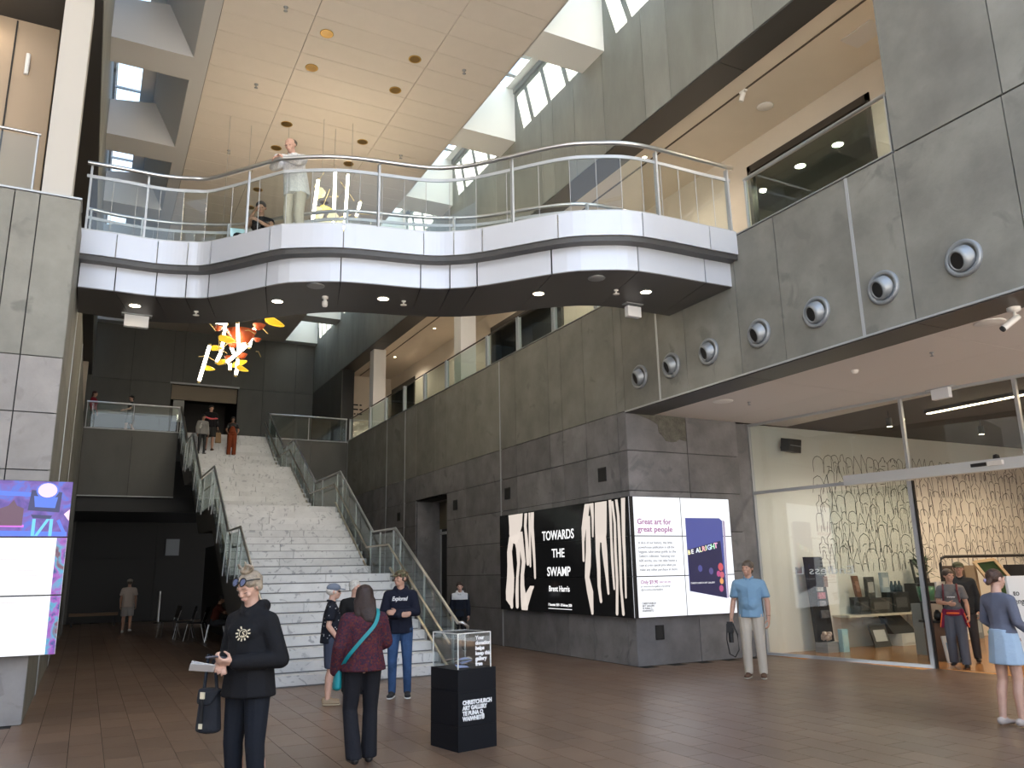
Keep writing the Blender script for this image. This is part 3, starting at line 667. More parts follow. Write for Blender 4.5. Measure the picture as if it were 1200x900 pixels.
brl = [(0.304,13.248,'nearest the left pier'),(2.269,12.136,'above the marble stair'),(3.723,11.344,'right of the ceiling camera'),(5.816,10.134,'over the black video wall'),(7.297,9.375,'beside the right exit sign')]
for x, y, s in brl: downlight((x,y,5.783), 0.085, f'lit downlight under the bridge, {s}', 'lit downlights under the bridge', M_ALU, M_LAMP, 25, (1,0.82,0.6))
for x, y, nm in ((2.639,11.213,'above the stair'),(6.269,9.199,'near the right exit sign')):
    MB().lathe([(0,-0.02),(0.10,-0.02),(0.13,-0.008),(0.13,0),(0,0)], (x,y,5.783), 20).build('ceiling_speaker', M_PEWTER, None, label=f'flat round speaker under the bridge, {nm}', category='speaker', group='round speakers under the bridge')
for x, y, nm in ((1.199,13.168,'left of the hanging light sculpture'),(4.053,11.327,'over the middle of the stair rail'),(6.829,9.504,'beside the right exit sign')):
    MB().lathe([(0.0,-0.075),(0.05,-0.07),(0.05,-0.062),(0.012,-0.055),(0.012,-0.02),(0.035,-0.015),(0.035,0)], (x,y,5.783), 12).build('sprinkler_head', M_WHITE, None, label=f'white sprinkler head under the bridge, {nm}', category='sprinkler', group='sprinklers under the bridge')
t = thing('dome_camera', 'small white camera hanging under the bridge above the stair', 'camera', (2.889,11.636,5.783))
MB().lathe([(0.05,0),(0.05,-0.03),(0.03,-0.04),(0.03,-0.07)], (2.889,11.636,5.783), 12).build('base', M_WHITE, t)
MB().lathe([(0,-0.17),(0.035,-0.16),(0.045,-0.13),(0.045,-0.08),(0.03,-0.07)], (2.889,11.636,5.783), 12).build('housing', M_WHITE, t)
M_SIGN = mat('white_sign_back', (0.80,0.82,0.86), 0.4)
def exit_sign(c, w, h, ax, label, drop=0.10):
    t = thing('exit_sign', label, 'sign', c, group='white exit sign boxes'); x, y, z = c
    dx, dy = (w/2, 0.045) if ax == 'x' else (0.045, w/2)
    box('sign_box', M_SIGN, x-dx, x+dx, y-dy, y+dy, z-h-drop, z-drop, t)
    box('ceiling_plate', M_ALU, x-dx*1.25, x+dx*1.25, y-dy*1.6, y+dy*1.6, z-0.015, z, t)
    MB().tube([(x-dx*0.6,y,z),(x-dx*0.6,y,z-drop)], 0.008, 6).tube([(x+dx*0.6,y,z),(x+dx*0.6,y,z-drop)], 0.008, 6).build('hanger', M_ALU, t)
exit_sign((0.36,13.75,5.783), 0.36, 0.19, 'x', 'white exit sign box hanging under the bridge near the left pier', 0.02)
exit_sign((7.46,9.95,5.783), 0.26, 0.17, 'x', 'white exit sign box hanging under the right end of the bridge', 0.05)
exit_sign((12.02,7.95,4.375), 0.30, 0.18, 'y', 'white exit sign box on the soffit above the shop door', 0.0)
# soffit fittings over the entrance
for x, y, nm in ((9.234,5.379,'beside the security camera'),(9.4,10.15,'nearest the stone wall')):
    MB().lathe([(0,-0.012),(0.15,-0.012),(0.17,-0.004),(0.17,0),(0,0)], (x,y,4.375), 24).build('round_speaker', M_WHITE, None, label=f'flat round white speaker in the entrance soffit, {nm}', category='speaker', group='round speakers of the entrance soffit')
MB().lathe([(0,-0.05),(0.035,-0.045),(0.05,-0.02),(0.055,0),(0,0)], (9.70,7.69,4.375), 16).build('smoke_detector', M_WHITE, None, label='small white smoke detector on the entrance soffit', category='detector')
for x, y, nm in ((9.87,10.02,'near the stone wall'),(9.84,6.56,'near the shop door')):
    MB().lathe([(0,-0.06),(0.03,-0.055),(0.01,-0.045),(0.01,-0.012),(0.03,-0.01),(0.03,0)], (x,y,4.375), 10).build('sprinkler_head', M_PEWTER, None, label=f'small sprinkler on the entrance soffit {nm}', category='sprinkler', group='sprinklers of the entrance soffit')
t = thing('security_camera', 'white bullet security camera under the dark soffit edge at the right picture border', 'camera', (8.90,4.90,4.36))
MB().lathe([(0.07,0),(0.07,-0.03),(0.05,-0.045),(0.02,-0.05)], (8.90,4.90,4.36), 16).build('mount', M_WHITE, t)
MB().tube([(8.90,4.90,4.31),(8.90,4.90,4.24)], 0.018, 8).build('stem', M_WHITE, t)
MB().tube([(8.93,4.88,4.26),(8.79,4.98,4.13)], 0.036, 12).build('barrel', M_WHITE, t)
MB().tube([(8.795,4.977,4.135),(8.775,4.991,4.116)], 0.034, 12).build('lens', M_BLACK, t)
# ceiling sprinklers of the main ceiling
for x, y, nm in ((2.35,13.2,'left of the first gold downlight'),(2.3,15.9,'left of the gold downlights'),(2.2,19.0,'above the leaning man'),(6.1,13.5,'right of the gold downlights'),(6.1,17.4,'above the bridge middle')):
    MB().lathe([(0,-0.09),(0.04,-0.085),(0.012,-0.07),(0.012,-0.012),(0.045,-0.01),(0.045,0)], (x,y,11.876), 10).build('sprinkler_head', M_PEWTER, None, label=f'tiny sprinkler on the main ceiling, {nm}', category='sprinkler', group='sprinklers of the main ceiling')
# lamps added to warm the gallery; the first stands hidden behind the pier
for i, (x, y) in enumerate(((9.5,6.15),(9.2,11.6),(9.7,16.0),(9.7,20.0),(9.7,24.0),(9.7,28.0))):
    downlight((x,y,9.658), 0.045, f'added warm downlight in the upper gallery ceiling, {names[i]} from the near end', 'added warm downlights of the upper gallery', M_WHITE, M_LAMP, 120, (1,0.87,0.70), size=2.7)
for i, (x, y) in enumerate(((11.49,8.89),(11.48,9.77))):
    downlight((x,y,9.098), 0.10, ['bright downlight inside the glazed side room, nearer the concrete pier','bright downlight inside the glazed side room, farther from the pier'][i], 'downlights of the side room', M_WHITE, emis('lamp_bright',(1,0.85,0.62),30), 40, (1,0.8,0.55), size=2.6)
downlight((-2.0,11.95,9.628), 0.08, 'warm downlight above the left gallery behind the white column', None, M_WHITE, M_LAMP, 14, (1,0.82,0.62), size=2.6)
t = thing('track_light', 'white track spotlight on the near gallery ceiling', 'spotlight', (9.37,9.0,9.655))
box('track_mount', M_WHITE, 9.34, 9.40, 8.93, 9.07, 9.62, 9.655, t); MB().tube([(9.37,9.0,9.62),(9.35,9.05,9.47)], 0.045, 10).build('head', M_WHITE, t)
MB().lathe([(0,-0.012),(0.13,-0.012),(0.15,0),(0,0)], (10.08,9.2,9.66), 20).build('gallery_speaker', M_WHITE, None, label='round white speaker in the near gallery ceiling', category='speaker')
box('air_grille', M_SOFF, 9.8, 10.2, 6.75, 7.3, 9.645, 9.66, None, label='square air grille in the near gallery ceiling', category='grille')
t = thing('wall_sconce', 'slim frosted wall lamp on the upper left cream wall', 'lamp', (-1.42,12.28,8.9))
MB().tube([(-1.42,12.25,8.75),(-1.42,12.25,9.08)], 0.03, 8).build('shade', mat('frosted_shade', (0.8,0.8,0.8), 0.3), t); box('bracket', M_ALU, -1.45, -1.39, 12.25, 12.3, 8.85, 8.95, t)

# round air nozzles on the concrete band
nz = [(11.106,'farthest one, under the bridge end'),(10.224,'second, under the right end of the bridge'),(9.29,'third counted from the bridge'),(8.202,'fourth counted from the bridge'),(7.139,'fifth counted from the bridge'),(6.096,'second nearest, right of the white joint'),(5.057,'nearest and largest, at the right')]
M_NOZ = mat('nozzle_grey', (0.30,0.32,0.34), 0.4, 0.4)
for y, s in nz:
    t = thing('air_nozzle', f'round grey air nozzle on the concrete wall, {s}', 'air nozzle', (8.40,y,4.92), group='round air nozzles on the concrete band')
    MB().lathe([(0.215,0.0),(0.215,-0.03),(0.20,-0.045),(0.165,-0.035),(0.15,0.02),(0.15,0.03)], (8.40,y,4.92), 28, 'X').build('flange', M_NOZ, t)
    # tilted eyeball spout
    b = MB(); d = Vector((-0.9,0.30,-0.32)).normalized(); s1 = d.cross(Vector((0,0,1))).normalized(); s2 = s1.cross(d); c = Vector((8.42,y,4.925)); prof = [(0.155,0.0),(0.15,0.04),(0.135,0.09),(0.118,0.125),(0.098,0.125),(0.095,0.0),(0.09,-0.05)]
    v = [tuple(c+d*h+(s1*math.cos(2*math.pi*k/24)+s2*math.sin(2*math.pi*k/24))*r) for r, h in prof for k in range(24)]
    b.add(v, [(i*24+k, i*24+(k+1)%24, (i+1)*24+(k+1)%24, (i+1)*24+k) for i in range(len(prof)-1) for k in range(24)], True).build('spout', M_NOZ, t)
    b2 = MB(); cc = c+d*0.112; b2.add([tuple(cc+(s1*math.cos(2*math.pi*k/20)+s2*math.sin(2*math.pi*k/20))*0.097) for k in range(20)], [tuple(range(20))]).build('throat_shade', M_BLACK, t)  # black disc across the mouth paints in the shade inside the spout
# small square black grilles on the stone
for y, z, s in ((12.425,3.34,'nearest the corner above the video wall'),(16.303,3.35,'above the left end of the black screens'),(19.296,3.33,'right of the dark doorway'),(23.647,3.32,'left of the dark doorway')):
    t = thing('wall_grille', f'small square black grille in the stone wall, {s}', 'grille', (8.40,y,z), group='square black grilles on the stone wall')
    MB().box(8.385,8.402,y-0.13,y-0.11,z-0.13,z+0.13).box(8.385,8.402,y+0.11,y+0.13,z-0.13,z+0.13).box(8.385,8.402,y-0.11,y+0.11,z-0.13,z-0.11).box(8.385,8.402,y-0.11,y+0.11,z+0.11,z+0.13).build('frame', M_BLACK, t)
    box('plate', mat('grille_black',(0.02,0.02,0.02),0.7), 8.393, 8.402, y-0.11, y+0.11, z-0.11, z+0.11, t)
t = thing('wall_grille', 'small black grille low on the end wall under the white screens', 'grille', (8.88,11.6,0.54))
MB().box(8.79,8.97,11.585,11.602,0.42,0.44).box(8.79,8.97,11.585,11.602,0.64,0.66).box(8.79,8.81,11.585,11.602,0.44,0.64).box(8.95,8.97,11.585,11.602,0.44,0.64).build('frame', M_BLACK, t)
box('plate', mat('grille_black',(0.02,0.02,0.02),0.7), 8.81, 8.95, 11.593, 11.602, 0.44, 0.64, t)
t = thing('black_speaker', 'black loudspeaker tilted on the wall behind the shop glass', 'speaker', (12.35,11.5,3.97))
MB().hexa([(12.2,11.42,3.84),(12.46,11.36,3.80),(12.5,11.62,3.84),(12.24,11.68,3.88)], [(12.2,11.36,4.08),(12.44,11.30,4.06),(12.5,11.58,4.12),(12.24,11.64,4.14)]).build('cabinet', M_BLACK, t)
MB().tube([(12.36,11.6,3.98),(12.38,11.8,3.98)], 0.02, 8).build('wall_arm', M_BLACK, t)
MB().bar((12.215,11.385,3.96),(12.44,11.325,3.93),0.012,0.012).build('trim_line', M_PEWTER, t)

# ================================================================ video walls
M_SCRK = mat('screen_black', (0.006,0.006,0.007), 0.12, spec=0.5, emit=0.004, ecol=(1,1,1))
M_SCRW = emis('screen_white', (0.93,0.95,1.0), 1.05)
M_SKIN_PRINT = emis('printed_pale_skin', (0.84,0.74,0.66), 0.80)
M_PRW = emis('printed_white', (1,1,1), 1.0)
vw = thing('video_wall', 'video wall wrapping the stone corner, black exhibition poster beside white book advert', 'video wall', (8.4,11.6,0.79))
Z3 = [0.795, 1.483, 2.171, 2.86]
ys = [16.56, 15.33, 14.10, 12.87, 11.50]
for a, b in zip(ys[1:], ys[:-1]):
    for c, d in zip(Z3[:-1], Z3[1:]):
        p = box('screen_panel', M_BLACK, 8.315, 8.39, a+0.003, b-0.003, c+0.003, d-0.003, vw)
        box('display', M_SCRK, 8.311, 8.316, a+0.004, b-0.004, c+0.006, d-0.006, p)
for a, b in ((8.30,9.445),(9.445,10.60)):
    for c, d in zip(Z3[:-1], Z3[1:]):
        p = box('screen_panel', M_BLACK, a+0.003, b-0.003, 11.515, 11.59, c+0.003, d-0.003, vw)
        box('display', M_SCRW, a+0.008, b-0.008, 11.511, 11.516, c+0.008, d-0.008, p)
HANDS = [[(15.77,2.84,0.338),(15.78,2.58,0.303),(15.83,2.43,0.257)],[(15.97,2.37,0.123),(16.09,2.04,0.117),(16.07,1.73,0.137),(16.06,1.49,0.171),(16.11,1.18,0.191),(16.13,1.0,0.164),(16.03,0.88,0.068)],[(15.79,2.4,0.108),(15.68,2.09,0.093),(15.67,1.78,0.066),(15.74,1.48,0.059),(15.77,1.19,0.073),(15.77,0.89,0.066)],[(15.57,2.45,0.105),(15.5,2.08,0.098),(15.44,1.81,0.084),(15.51,1.54,0.078),(15.52,1.31,0.09),(15.48,1.07,0.128),(15.44,0.88,0.153)],[(15.41,0.9,0.127),(15.27,1.13,0.138),(15.09,1.31,0.086)],[(15.29,2.83,0.064),(15.33,2.56,0.058),(15.28,2.22,0.064),(15.26,2.01,0.076),(15.25,1.78,0.063)],[(15.13,2.83,0.044),(15.14,2.31,0.044),(15.14,1.95,0.044),(15.14,1.72,0.037)],[(15.0,2.83,0.069),(15.03,2.51,0.075),(14.99,2.15,0.062),(14.96,1.8,0.049),(14.95,1.48,0.037)],[(12.85,2.83,0.089),(12.92,2.6,0.099),(13.0,2.39,0.08),(13.04,2.13,0.04),(13.05,1.79,0.035)],[(12.84,2.6,0.069),(12.86,2.2,0.078),(12.87,1.94,0.088),(12.91,1.68,0.098),(12.95,1.48,0.078),(12.87,1.22,0.106),(12.82,0.84,0.038)],[(12.7,2.83,0.068),(12.68,2.56,0.039),(12.7,2.22,0.024)],[(12.39,2.83,0.197),(12.41,2.57,0.196),(12.43,2.26,0.187)],[(12.53,2.24,0.085),(12.56,1.93,0.066),(12.55,1.63,0.056),(12.56,1.32,0.051),(12.52,1.06,0.042)],[(12.35,2.23,0.083),(12.33,1.93,0.083),(12.31,1.67,0.064),(12.29,1.45,0.045),(12.27,1.2,0.032)],[(12.09,2.84,0.045),(12.09,2.55,0.04),(12.1,2.17,0.036),(12.1,1.79,0.04),(12.09,1.52,0.035),(12.08,1.28,0.026)],[(12.02,2.81,0.036),(11.97,2.41,0.035),(11.99,1.92,0.04),(11.98,1.42,0.039),(12.03,0.86,0.039)],[(11.89,2.83,0.04),(11.85,2.53,0.039),(11.85,2.03,0.043),(11.86,1.67,0.039),(11.87,1.3,0.034),(11.84,0.86,0.038)],[(11.68,2.84,0.064),(11.7,2.52,0.056),(11.72,2.15,0.047),(11.72,1.79,0.038),(11.73,1.42,0.03),(11.74,1.14,0.025)]]
for h in HANDS:
    q = [(y,z) for y, z, w in h]; b = MB(); P = []
    pts = []; n = len(h)
    for i in range(n-1):
        for k in range(5):
            t_ = k/5; pts.append(tuple(h[i][j]+(h[i+1][j]-h[i][j])*t_ for j in range(3)))
    pts.append(h[-1]); L_ = []; R2 = []
    for y, z, w in pts: L_.append((min(y+w,16.54), min(max(z,0.81),2.85))); R2.append((y-w, min(max(z,0.81),2.85)))
    y, z, w = pts[-1]; tip = [(y+w*math.cos(a), z-w*0.9*math.sin(a)) for a in (0.5,1.0,1.57,2.14,2.64)]
    poly = L_+[(a, max(c,0.81)) for a, c in tip]+R2[::-1]
    v = [(8.3095,a,c) for a, c in poly]; m_ = len(pts); k_ = len(tip)
    f = [(i, len(poly)-1-i, len(poly)-2-i, i+1) for i in range(m_-1)]+[tuple([m_-1]+list(range(m_,m_+k_))+[m_+k_])]
    b.add(v, f).build('printed_hand', M_SKIN_PRINT, vw)
nY = (0,-1,0)
for s, y, z, w, size in (('TOWARDS',14.606,2.22,1.24,0.26),('THE',14.23,1.87,0.49,0.24),('SWAMP',14.44,1.51,0.90,0.25),('Brent Harris',14.39,1.21,0.79,0.155),('7 December 2019 - 23 February 2020',14.43,0.93,0.90,0.07)):
    text(s, (8.3085,y,z), nY, (0,0,1), size, M_PRW, vw, width=w, bold=size*0.012)
box('rule', M_PRW, 8.309, 8.3095, 13.53, 14.43, 0.872, 0.884, vw)
M_PINK = emis('printed_purple', (0.42,0.12,0.34), 0.8); M_GREYT = emis('printed_grey', (0.10,0.10,0.12), 0.5)
def et(s, x, z, size, m, w=None, bold=0.0, ln=1.0): text(s, (x,11.5095,z), (1,0,0), (0,0,1), size, m, vw, width=w, bold=bold, lines=ln)
et('Great art for', 8.46, 2.375, 0.135, M_PINK, 0.74, 0.002); et('great people', 8.466, 2.245, 0.135, M_PINK, 0.765, 0.002)
for i, s in enumerate(('A slice of our history, this little','powerhouse publication is still the','biggest take-away guide to the',"Gallery's collection. Featuring over",'600 works, you can take home a','copy at a very special price when you','make any other purchase in store.')):
    et(s, 8.462, 2.035-0.0765*i, 0.062, M_GREYT, 0.74+0.013*((i*7)%5)+0.01*i)
et('Only $9.90', 8.469, 1.36, 0.085, M_PINK, 0.37, 0.001); et('(RRP $24.99)', 8.87, 1.365, 0.042, M_PINK, 0.24); et('at christchurchartgallery.org.nz/shop', 8.47, 1.30, 0.04, M_GREYT, 0.63); et('@christchurchartgallery', 8.47, 1.245, 0.045, M_GREYT, 0.47)
for i, (s, w) in enumerate((('CHRISTCHURCH',0.29),('ART GALLERY',0.27),('TE PUNA O',0.21),('WAIWHET\u016a',0.24))): et(s, 8.475, 1.018-0.041*i, 0.044, M_GREYT, w, 0.001)
def flat(pts, y, m, name, parent):
    b = MB(); b.add([(x,y,z) for x, z in pts], [tuple(range(len(pts)))]); return b.build(name, m, parent)
flat([(9.53,1.212),(10.38,1.067),(10.40,2.45),(10.33,2.50),(9.53,2.495)], 11.5098, emis('book_blue',(0.12,0.14,0.50),0.62), 'printed_book', vw)
flat([(9.545,1.215),(10.375,1.07),(10.32,2.09),(9.54,1.93)], 11.5094, emis('book_navy',(0.035,0.03,0.11),0.6), 'printed_cover', vw)
flat([(10.385,1.07),(10.42,1.075),(10.46,2.44),(10.41,2.47)], 11.5097, emis('book_edge',(0.55,0.45,0.62),0.7), 'printed_page_edge', vw)
for i, (c, col) in enumerate(zip('BE ALRIGHT', ((1,.9,.5),(.9,.9,.9),(0,0,0),(.8,.9,1),(.9,.95,.6),(1,.5,.5),(.9,1,.6),(.6,.7,1),(.5,1,.6),(1,.5,.7)))):
    adv = (0,.08,.15,.19,.27,.335,.415,.455,.54,.625)[i]
    if c != ' ': text(c, (9.54+adv,11.509,1.845+0.18*adv), (1,0,0.1), (0,0,1), 0.105+0.003*i, emis(f'glow_letter_{i}', col, 1.1), vw, bold=0.003)
for i, (x, z, r, col) in enumerate(((10.28,1.62,0.06,(.75,.12,.15)),(10.22,1.50,0.045,(.6,.1,.3)),(10.30,1.48,0.05,(.7,.15,.2)),(10.28,1.37,0.045,(.95,.45,.15)),(10.26,1.24,0.05,(.55,.1,.25)),(9.80,1.60,0.05,(.1,.1,.35)),(10.05,1.55,0.05,(.12,.1,.3)))):
    MB().add([(x+r*math.cos(a),11.509,z+1.2*r*math.sin(a)) for a in np.linspace(0,6.2,14)], [tuple(range(14))]).build('printed_bokeh', emis(f'bokeh_{i}', col, 0.8), vw)
et('CHRISTCHURCH ART GALLERY', 9.565, 1.335, 0.04, M_PRW, 0.55)
# left video wall on the pier
lv = thing('video_wall', 'video wall on the left pier showing stage lights above white text panels', 'video wall', (-1.4,11.18,0.76))
LZ = [0.765, 1.437, 2.107, 2.775]; LX = [-3.82, -2.62, -1.42, -0.23]
def photo_mat(name, cols, sc, st, seed=0.0):
    m = emis(name, cols[0], st); nt = m.node_tree; N = nt.nodes; L = nt.links; p = N['Principled BSDF']
    g = N.new('ShaderNodeNewGeometry'); n = N.new('ShaderNodeTexNoise'); n.inputs['Scale'].default_value = sc; n.inputs['Detail'].default_value = 5; n.inputs['Distortion'].default_value = 0.8
    ad = N.new('ShaderNodeVectorMath'); ad.operation = 'ADD'; L.new(g.outputs['Position'], ad.inputs[0]); ad.inputs[1].default_value = (seed,seed,seed); L.new(ad.outputs[0], n.inputs['Vector'])
    r = N.new('ShaderNodeValToRGB'); e = r.color_ramp.elements
    while len(e) < len(cols): e.new(0.5)
    for i, c in enumerate(cols): e[i].position = 0.25+0.5*i/(len(cols)-1); e[i].color = (*c,1)
    L.new(n.outputs[0], r.inputs[0]); L.new(r.outputs[0], p.inputs['Emission Color']); return m
M_STG = photo_mat('stage_purple', [(0.02,0.01,0.10),(0.10,0.05,0.40),(0.22,0.10,0.55),(0.08,0.18,0.85),(0.35,0.12,0.45)], 5.0, 0.75)
for a, b in zip(LX[:-1], LX[1:]):
    for i, (c, d) in enumerate(zip(LZ[:-1], LZ[1:])):
        p = box('screen_panel', M_BLACK, a+0.003, b-0.003, 11.11, 11.2, c+0.003, d-0.003, lv)
        box('display', M_STG if i == 2 else M_SCRW, a+0.008, b-0.008, 11.106, 11.111, c+0.008, d-0.008, p)
box('mounting_frame', M_BLACK, -3.7, -0.6, 11.2, 11.27, 0.9, 2.6, lv)
def lf(pts, m, name='printed_scene', y=11.1045): return flat(pts, y, m, name, lv)
BL = emis('stage_blue', (0.08,0.20,0.95), 0.9); CY = emis('stage_cyan', (0.15,0.65,1.0), 0.95); NV = emis('stage_navy', (0.02,0.03,0.20), 0.6); PKL = emis('stage_pink', (1.0,0.62,0.85), 1.1); MG = emis('stage_magenta', (0.75,0.15,0.85), 0.9); BR = emis('stage_brown', (0.20,0.08,0.16), 0.6)
lf([(-1.42,2.60),(-0.62,2.58),(-0.62,2.63),(-1.42,2.66)], BL); lf([(-1.42,2.12),(-0.25,2.12),(-0.25,2.17),(-1.42,2.19)], BL); lf([(-1.42,2.23),(-0.7,2.22),(-0.7,2.25),(-1.42,2.27)], MG)
lf([(-1.0,2.24),(-0.72,2.24),(-0.72,2.44),(-0.79,2.47),(-0.83,2.54),(-0.88,2.47),(-1.0,2.42)], BR, y=11.1042)
lf([(-0.68,2.42),(-0.35,2.40),(-0.34,2.64),(-0.66,2.66)], NV, y=11.1042); lf([(-0.62,2.33),(-0.44,2.32),(-0.42,2.36),(-0.64,2.37)], NV, y=11.1041)
lf([(-0.61,2.46),(-0.40,2.45),(-0.38,2.58),(-0.63,2.59)], BL, y=11.1040)
MB().add([(-0.495+0.118*math.cos(a),11.1036,2.655+0.10*math.sin(a)) for a in np.linspace(0,6.28,20)[:-1]], [tuple(range(19))]).build('printed_lamp', BL, lv)
MB().add([(-0.495+0.10*math.cos(a),11.1033,2.66+0.085*math.sin(a)) for a in np.linspace(0,6.28,20)[:-1]], [tuple(range(19))]).build('printed_lamp', PKL, lv)
for x0, x1 in ((-0.62,-0.585),(-0.44,-0.405)): lf([(x0,2.12),(x1,2.12),(x1,2.32),(x0,2.32)], CY, y=11.1038)
lf([(-0.585,2.12),(-0.55,2.12),(-0.44,2.32),(-0.475,2.32)], CY, y=11.1037); lf([(-0.37,2.30),(-0.34,2.32),(-0.25,2.14),(-0.28,2.12)], BL, y=11.1037); lf([(-0.30,2.38),(-0.24,2.44),(-0.24,2.30)], PKL, y=11.1037)
PHS = photo_mat('stage_strip', [(0.02,0.01,0.06),(0.03,0.10,0.45),(0.55,0.12,0.75),(0.10,0.60,0.95),(0.30,0.12,0.20),(0.08,0.03,0.12)], 5.0, 0.6, 3.0)
M_LG = emis('faint_print', (0.72,0.66,0.66), 0.95)
for c, d in ((1.445,2.10),(0.773,1.43)): lf([(-0.345+0.006*(c<1),c),(-0.24,c),(-0.24,d),(-0.345,d)], PHS, y=11.1043)
for i, (z, w, x) in enumerate(((2.02,.5,-.95),(1.96,.4,-.9),(1.85,.52,-.98),(1.72,.3,-.85),(1.66,.45,-.95),(1.36,.3,-.86))): lf([(x,z),(x+w,z),(x+w,z+0.008),(x,z+0.008)], M_LG, 'printed_line', 11.1043)
# ================================================================ hanging light sculpture
M_TUBE = emis('white_tube_lamp', (1.0,0.90,0.72), 14)
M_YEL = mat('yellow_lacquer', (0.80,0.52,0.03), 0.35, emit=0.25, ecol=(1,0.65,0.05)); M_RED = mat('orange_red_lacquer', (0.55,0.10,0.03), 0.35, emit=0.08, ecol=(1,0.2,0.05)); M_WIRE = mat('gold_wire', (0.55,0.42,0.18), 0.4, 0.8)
M_SHADE = emis('glowing_paper_shade', (1.0,0.80,0.42), 1.0)
ch = thing('light_sculpture', 'hanging sculpture of white light tubes with red and yellow pieces above the stair', 'chandelier', (3.2,17.5,6.0))
def S(x, z, y): # measured at 20 m, moved to depth y
    k = y/20.0; return Vector((x*k, y, 1.6+(z-1.6)*k))
tubes = [((2.181,7.112),(2.002,6.22),17.2),((2.517,7.75),(2.47,7.02),17.6),((2.47,7.02),(2.37,6.74),17.7),((2.80,7.75),(2.87,7.05),17.3),((3.221,7.69),(2.87,7.10),17.5),((3.18,7.64),(3.12,7.2),17.9),((3.05,7.22),(2.60,6.74),17.0),((2.86,6.85),(2.84,6.46),17.4),((2.68,6.73),(2.69,6.58),17.8),((2.22,7.74),(2.52,7.72),17.9),((2.6,7.35),(2.75,7.0),18.1),
 ((4.66,12.1),(4.547,10.8),16.6),((5.119,12.5),(5.12,10.7),16.9),((5.482,12.45),(5.426,10.8),16.5),((5.85,11.7),(5.75,11.25),17.2),((3.2,8.6),(3.6,9.6),17.3),((3.9,9.2),(3.7,10.4),17.6),((4.3,8.4),(4.1,9.5),17.1),((3.0,9.8),(3.5,9.9),16.8)]
for i, (a, b, y) in enumerate(tubes):
    p, q = S(*a, y), S(*b, y+0.1); d = (q-p).normalized()
    tb = MB().tube([p,q], 0.034, 8).build('light_tube', M_TUBE, ch); MB().tube([p-d*0.05,p+d*0.02], 0.032, 8).build('tube_cap', M_WIRE, tb); MB().tube([q-d*0.02,q+d*0.05], 0.032, 8).build('tube_cap', M_WIRE, tb)
for (x, z, y, r) in ((2.90,7.45,17.6,0.33),(2.35,7.58,17.5,0.10),(3.32,7.75,17.4,0.14),(2.72,7.2,17.8,0.12),(2.95,6.95,17.7,0.12),(2.66,6.85,17.5,0.11),(3.3,7.4,17.9,0.09),(3.5,8.6,17.4,0.2),(4.0,9.6,17.3,0.22)):
    c = S(x,z,y); MB().lathe([(0.02,-r*0.55),(r*0.55,-r*0.4),(r,r*0.35),(r*0.96,r*0.35),(r*0.5,-r*0.34),(0.01,-r*0.5)], c, 14).build('red_bowl', M_RED, ch)
for k, (x, z, y, w) in enumerate(((3.70,7.92,17.6,0.22),(2.57,7.33,17.3,0.18),(2.35,7.08,17.5,0.13),(2.53,6.75,17.2,0.13),(2.9,6.75,17.6,0.16),(2.98,6.62,17.3,0.13),(2.22,6.55,17.3,0.11),(4.9,11.3,16.9,0.16),(3.9,8.8,17.0,0.2))):
    c = S(x,z,y); a = 0.4*(k % 5)-0.6; dx, dz = math.cos(a)*w, math.sin(a)*w*0.5
    b = MB(); ring = [c+Vector((math.cos(q)*w, 0.05*math.sin(q*2), math.sin(q)*w*0.42+dz*math.cos(q))) for q in np.linspace(0,2*math.pi,13)[:-1]]
    b.add([p+Vector((0,-0.02,0)) for p in ring]+[p+Vector((0,0.02,0)) for p in ring], [tuple(range(11,-1,-1)), tuple(range(12,24))]+[(i,(i+1)%12,(i+1)%12+12,i+12) for i in range(12)]).build('yellow_leaf', M_YEL, ch)
for (x, z, y, r) in ((4.72,11.75,16.8,0.13),(4.68,11.15,16.9,0.15),(5.1,11.1,16.9,0.14),(5.35,10.95,16.8,0.13),(4.9,10.85,17,0.16)):
    c = S(x,z,y); MB().lathe([(0.02,r*0.9),(r*0.5,r*0.75),(r,0),(r*0.8,-r*0.7),(r*0.3,-r*0.9)], c, 12).build('paper_shade', M_SHADE, ch)
wr = random.Random(11)
for i in range(14):
    a = S(wr.uniform(2.2,3.3), wr.uniform(6.7,7.7), 17.2+wr.random()); b_ = a+Vector((wr.uniform(-.5,.5), wr.uniform(-.2,.2), wr.uniform(-.3,.5)))
    MB().tube([a,(a+b_)/2+Vector((0,0,0.06)),b_], 0.009, 5).build('gold_rod', M_WIRE, ch)
for i in range(9):
    a = S(wr.uniform(4.5,5.8), wr.uniform(10.8,11.9), 16.6+wr.random()*0.6); b_ = a+Vector((wr.uniform(-.5,.5), wr.uniform(-.2,.2), wr.uniform(-.1,.5)))
    MB().tube([a,b_], 0.009, 5).build('gold_rod', M_WIRE, ch)
for x, y, z in ((2.0,17.4,6.8),(2.5,17.6,6.9),(3.3,17.3,8.0),(3.95,16.6,10.4),(4.3,16.9,10.8),(4.6,16.5,10.7)): MB().tube([(x,y,z),(x,y,11.876)], 0.004, 4).build('suspension_wire', M_PEWTER, ch)
for x, y, z, p in ((2.4,17.5,7.0,80),(4.3,16.8,9.4,150)):
    d = bpy.data.lights.new('sculpture_glow', 'POINT'); d.energy = p; d.color = (1,0.80,0.52); d.shadow_soft_size = 0.5
    o = bpy.data.objects.new('sculpture_glow', d); COL.objects.link(o); o.parent = ch; o.location = Vector((x,y,z))-Vector(ch.location)

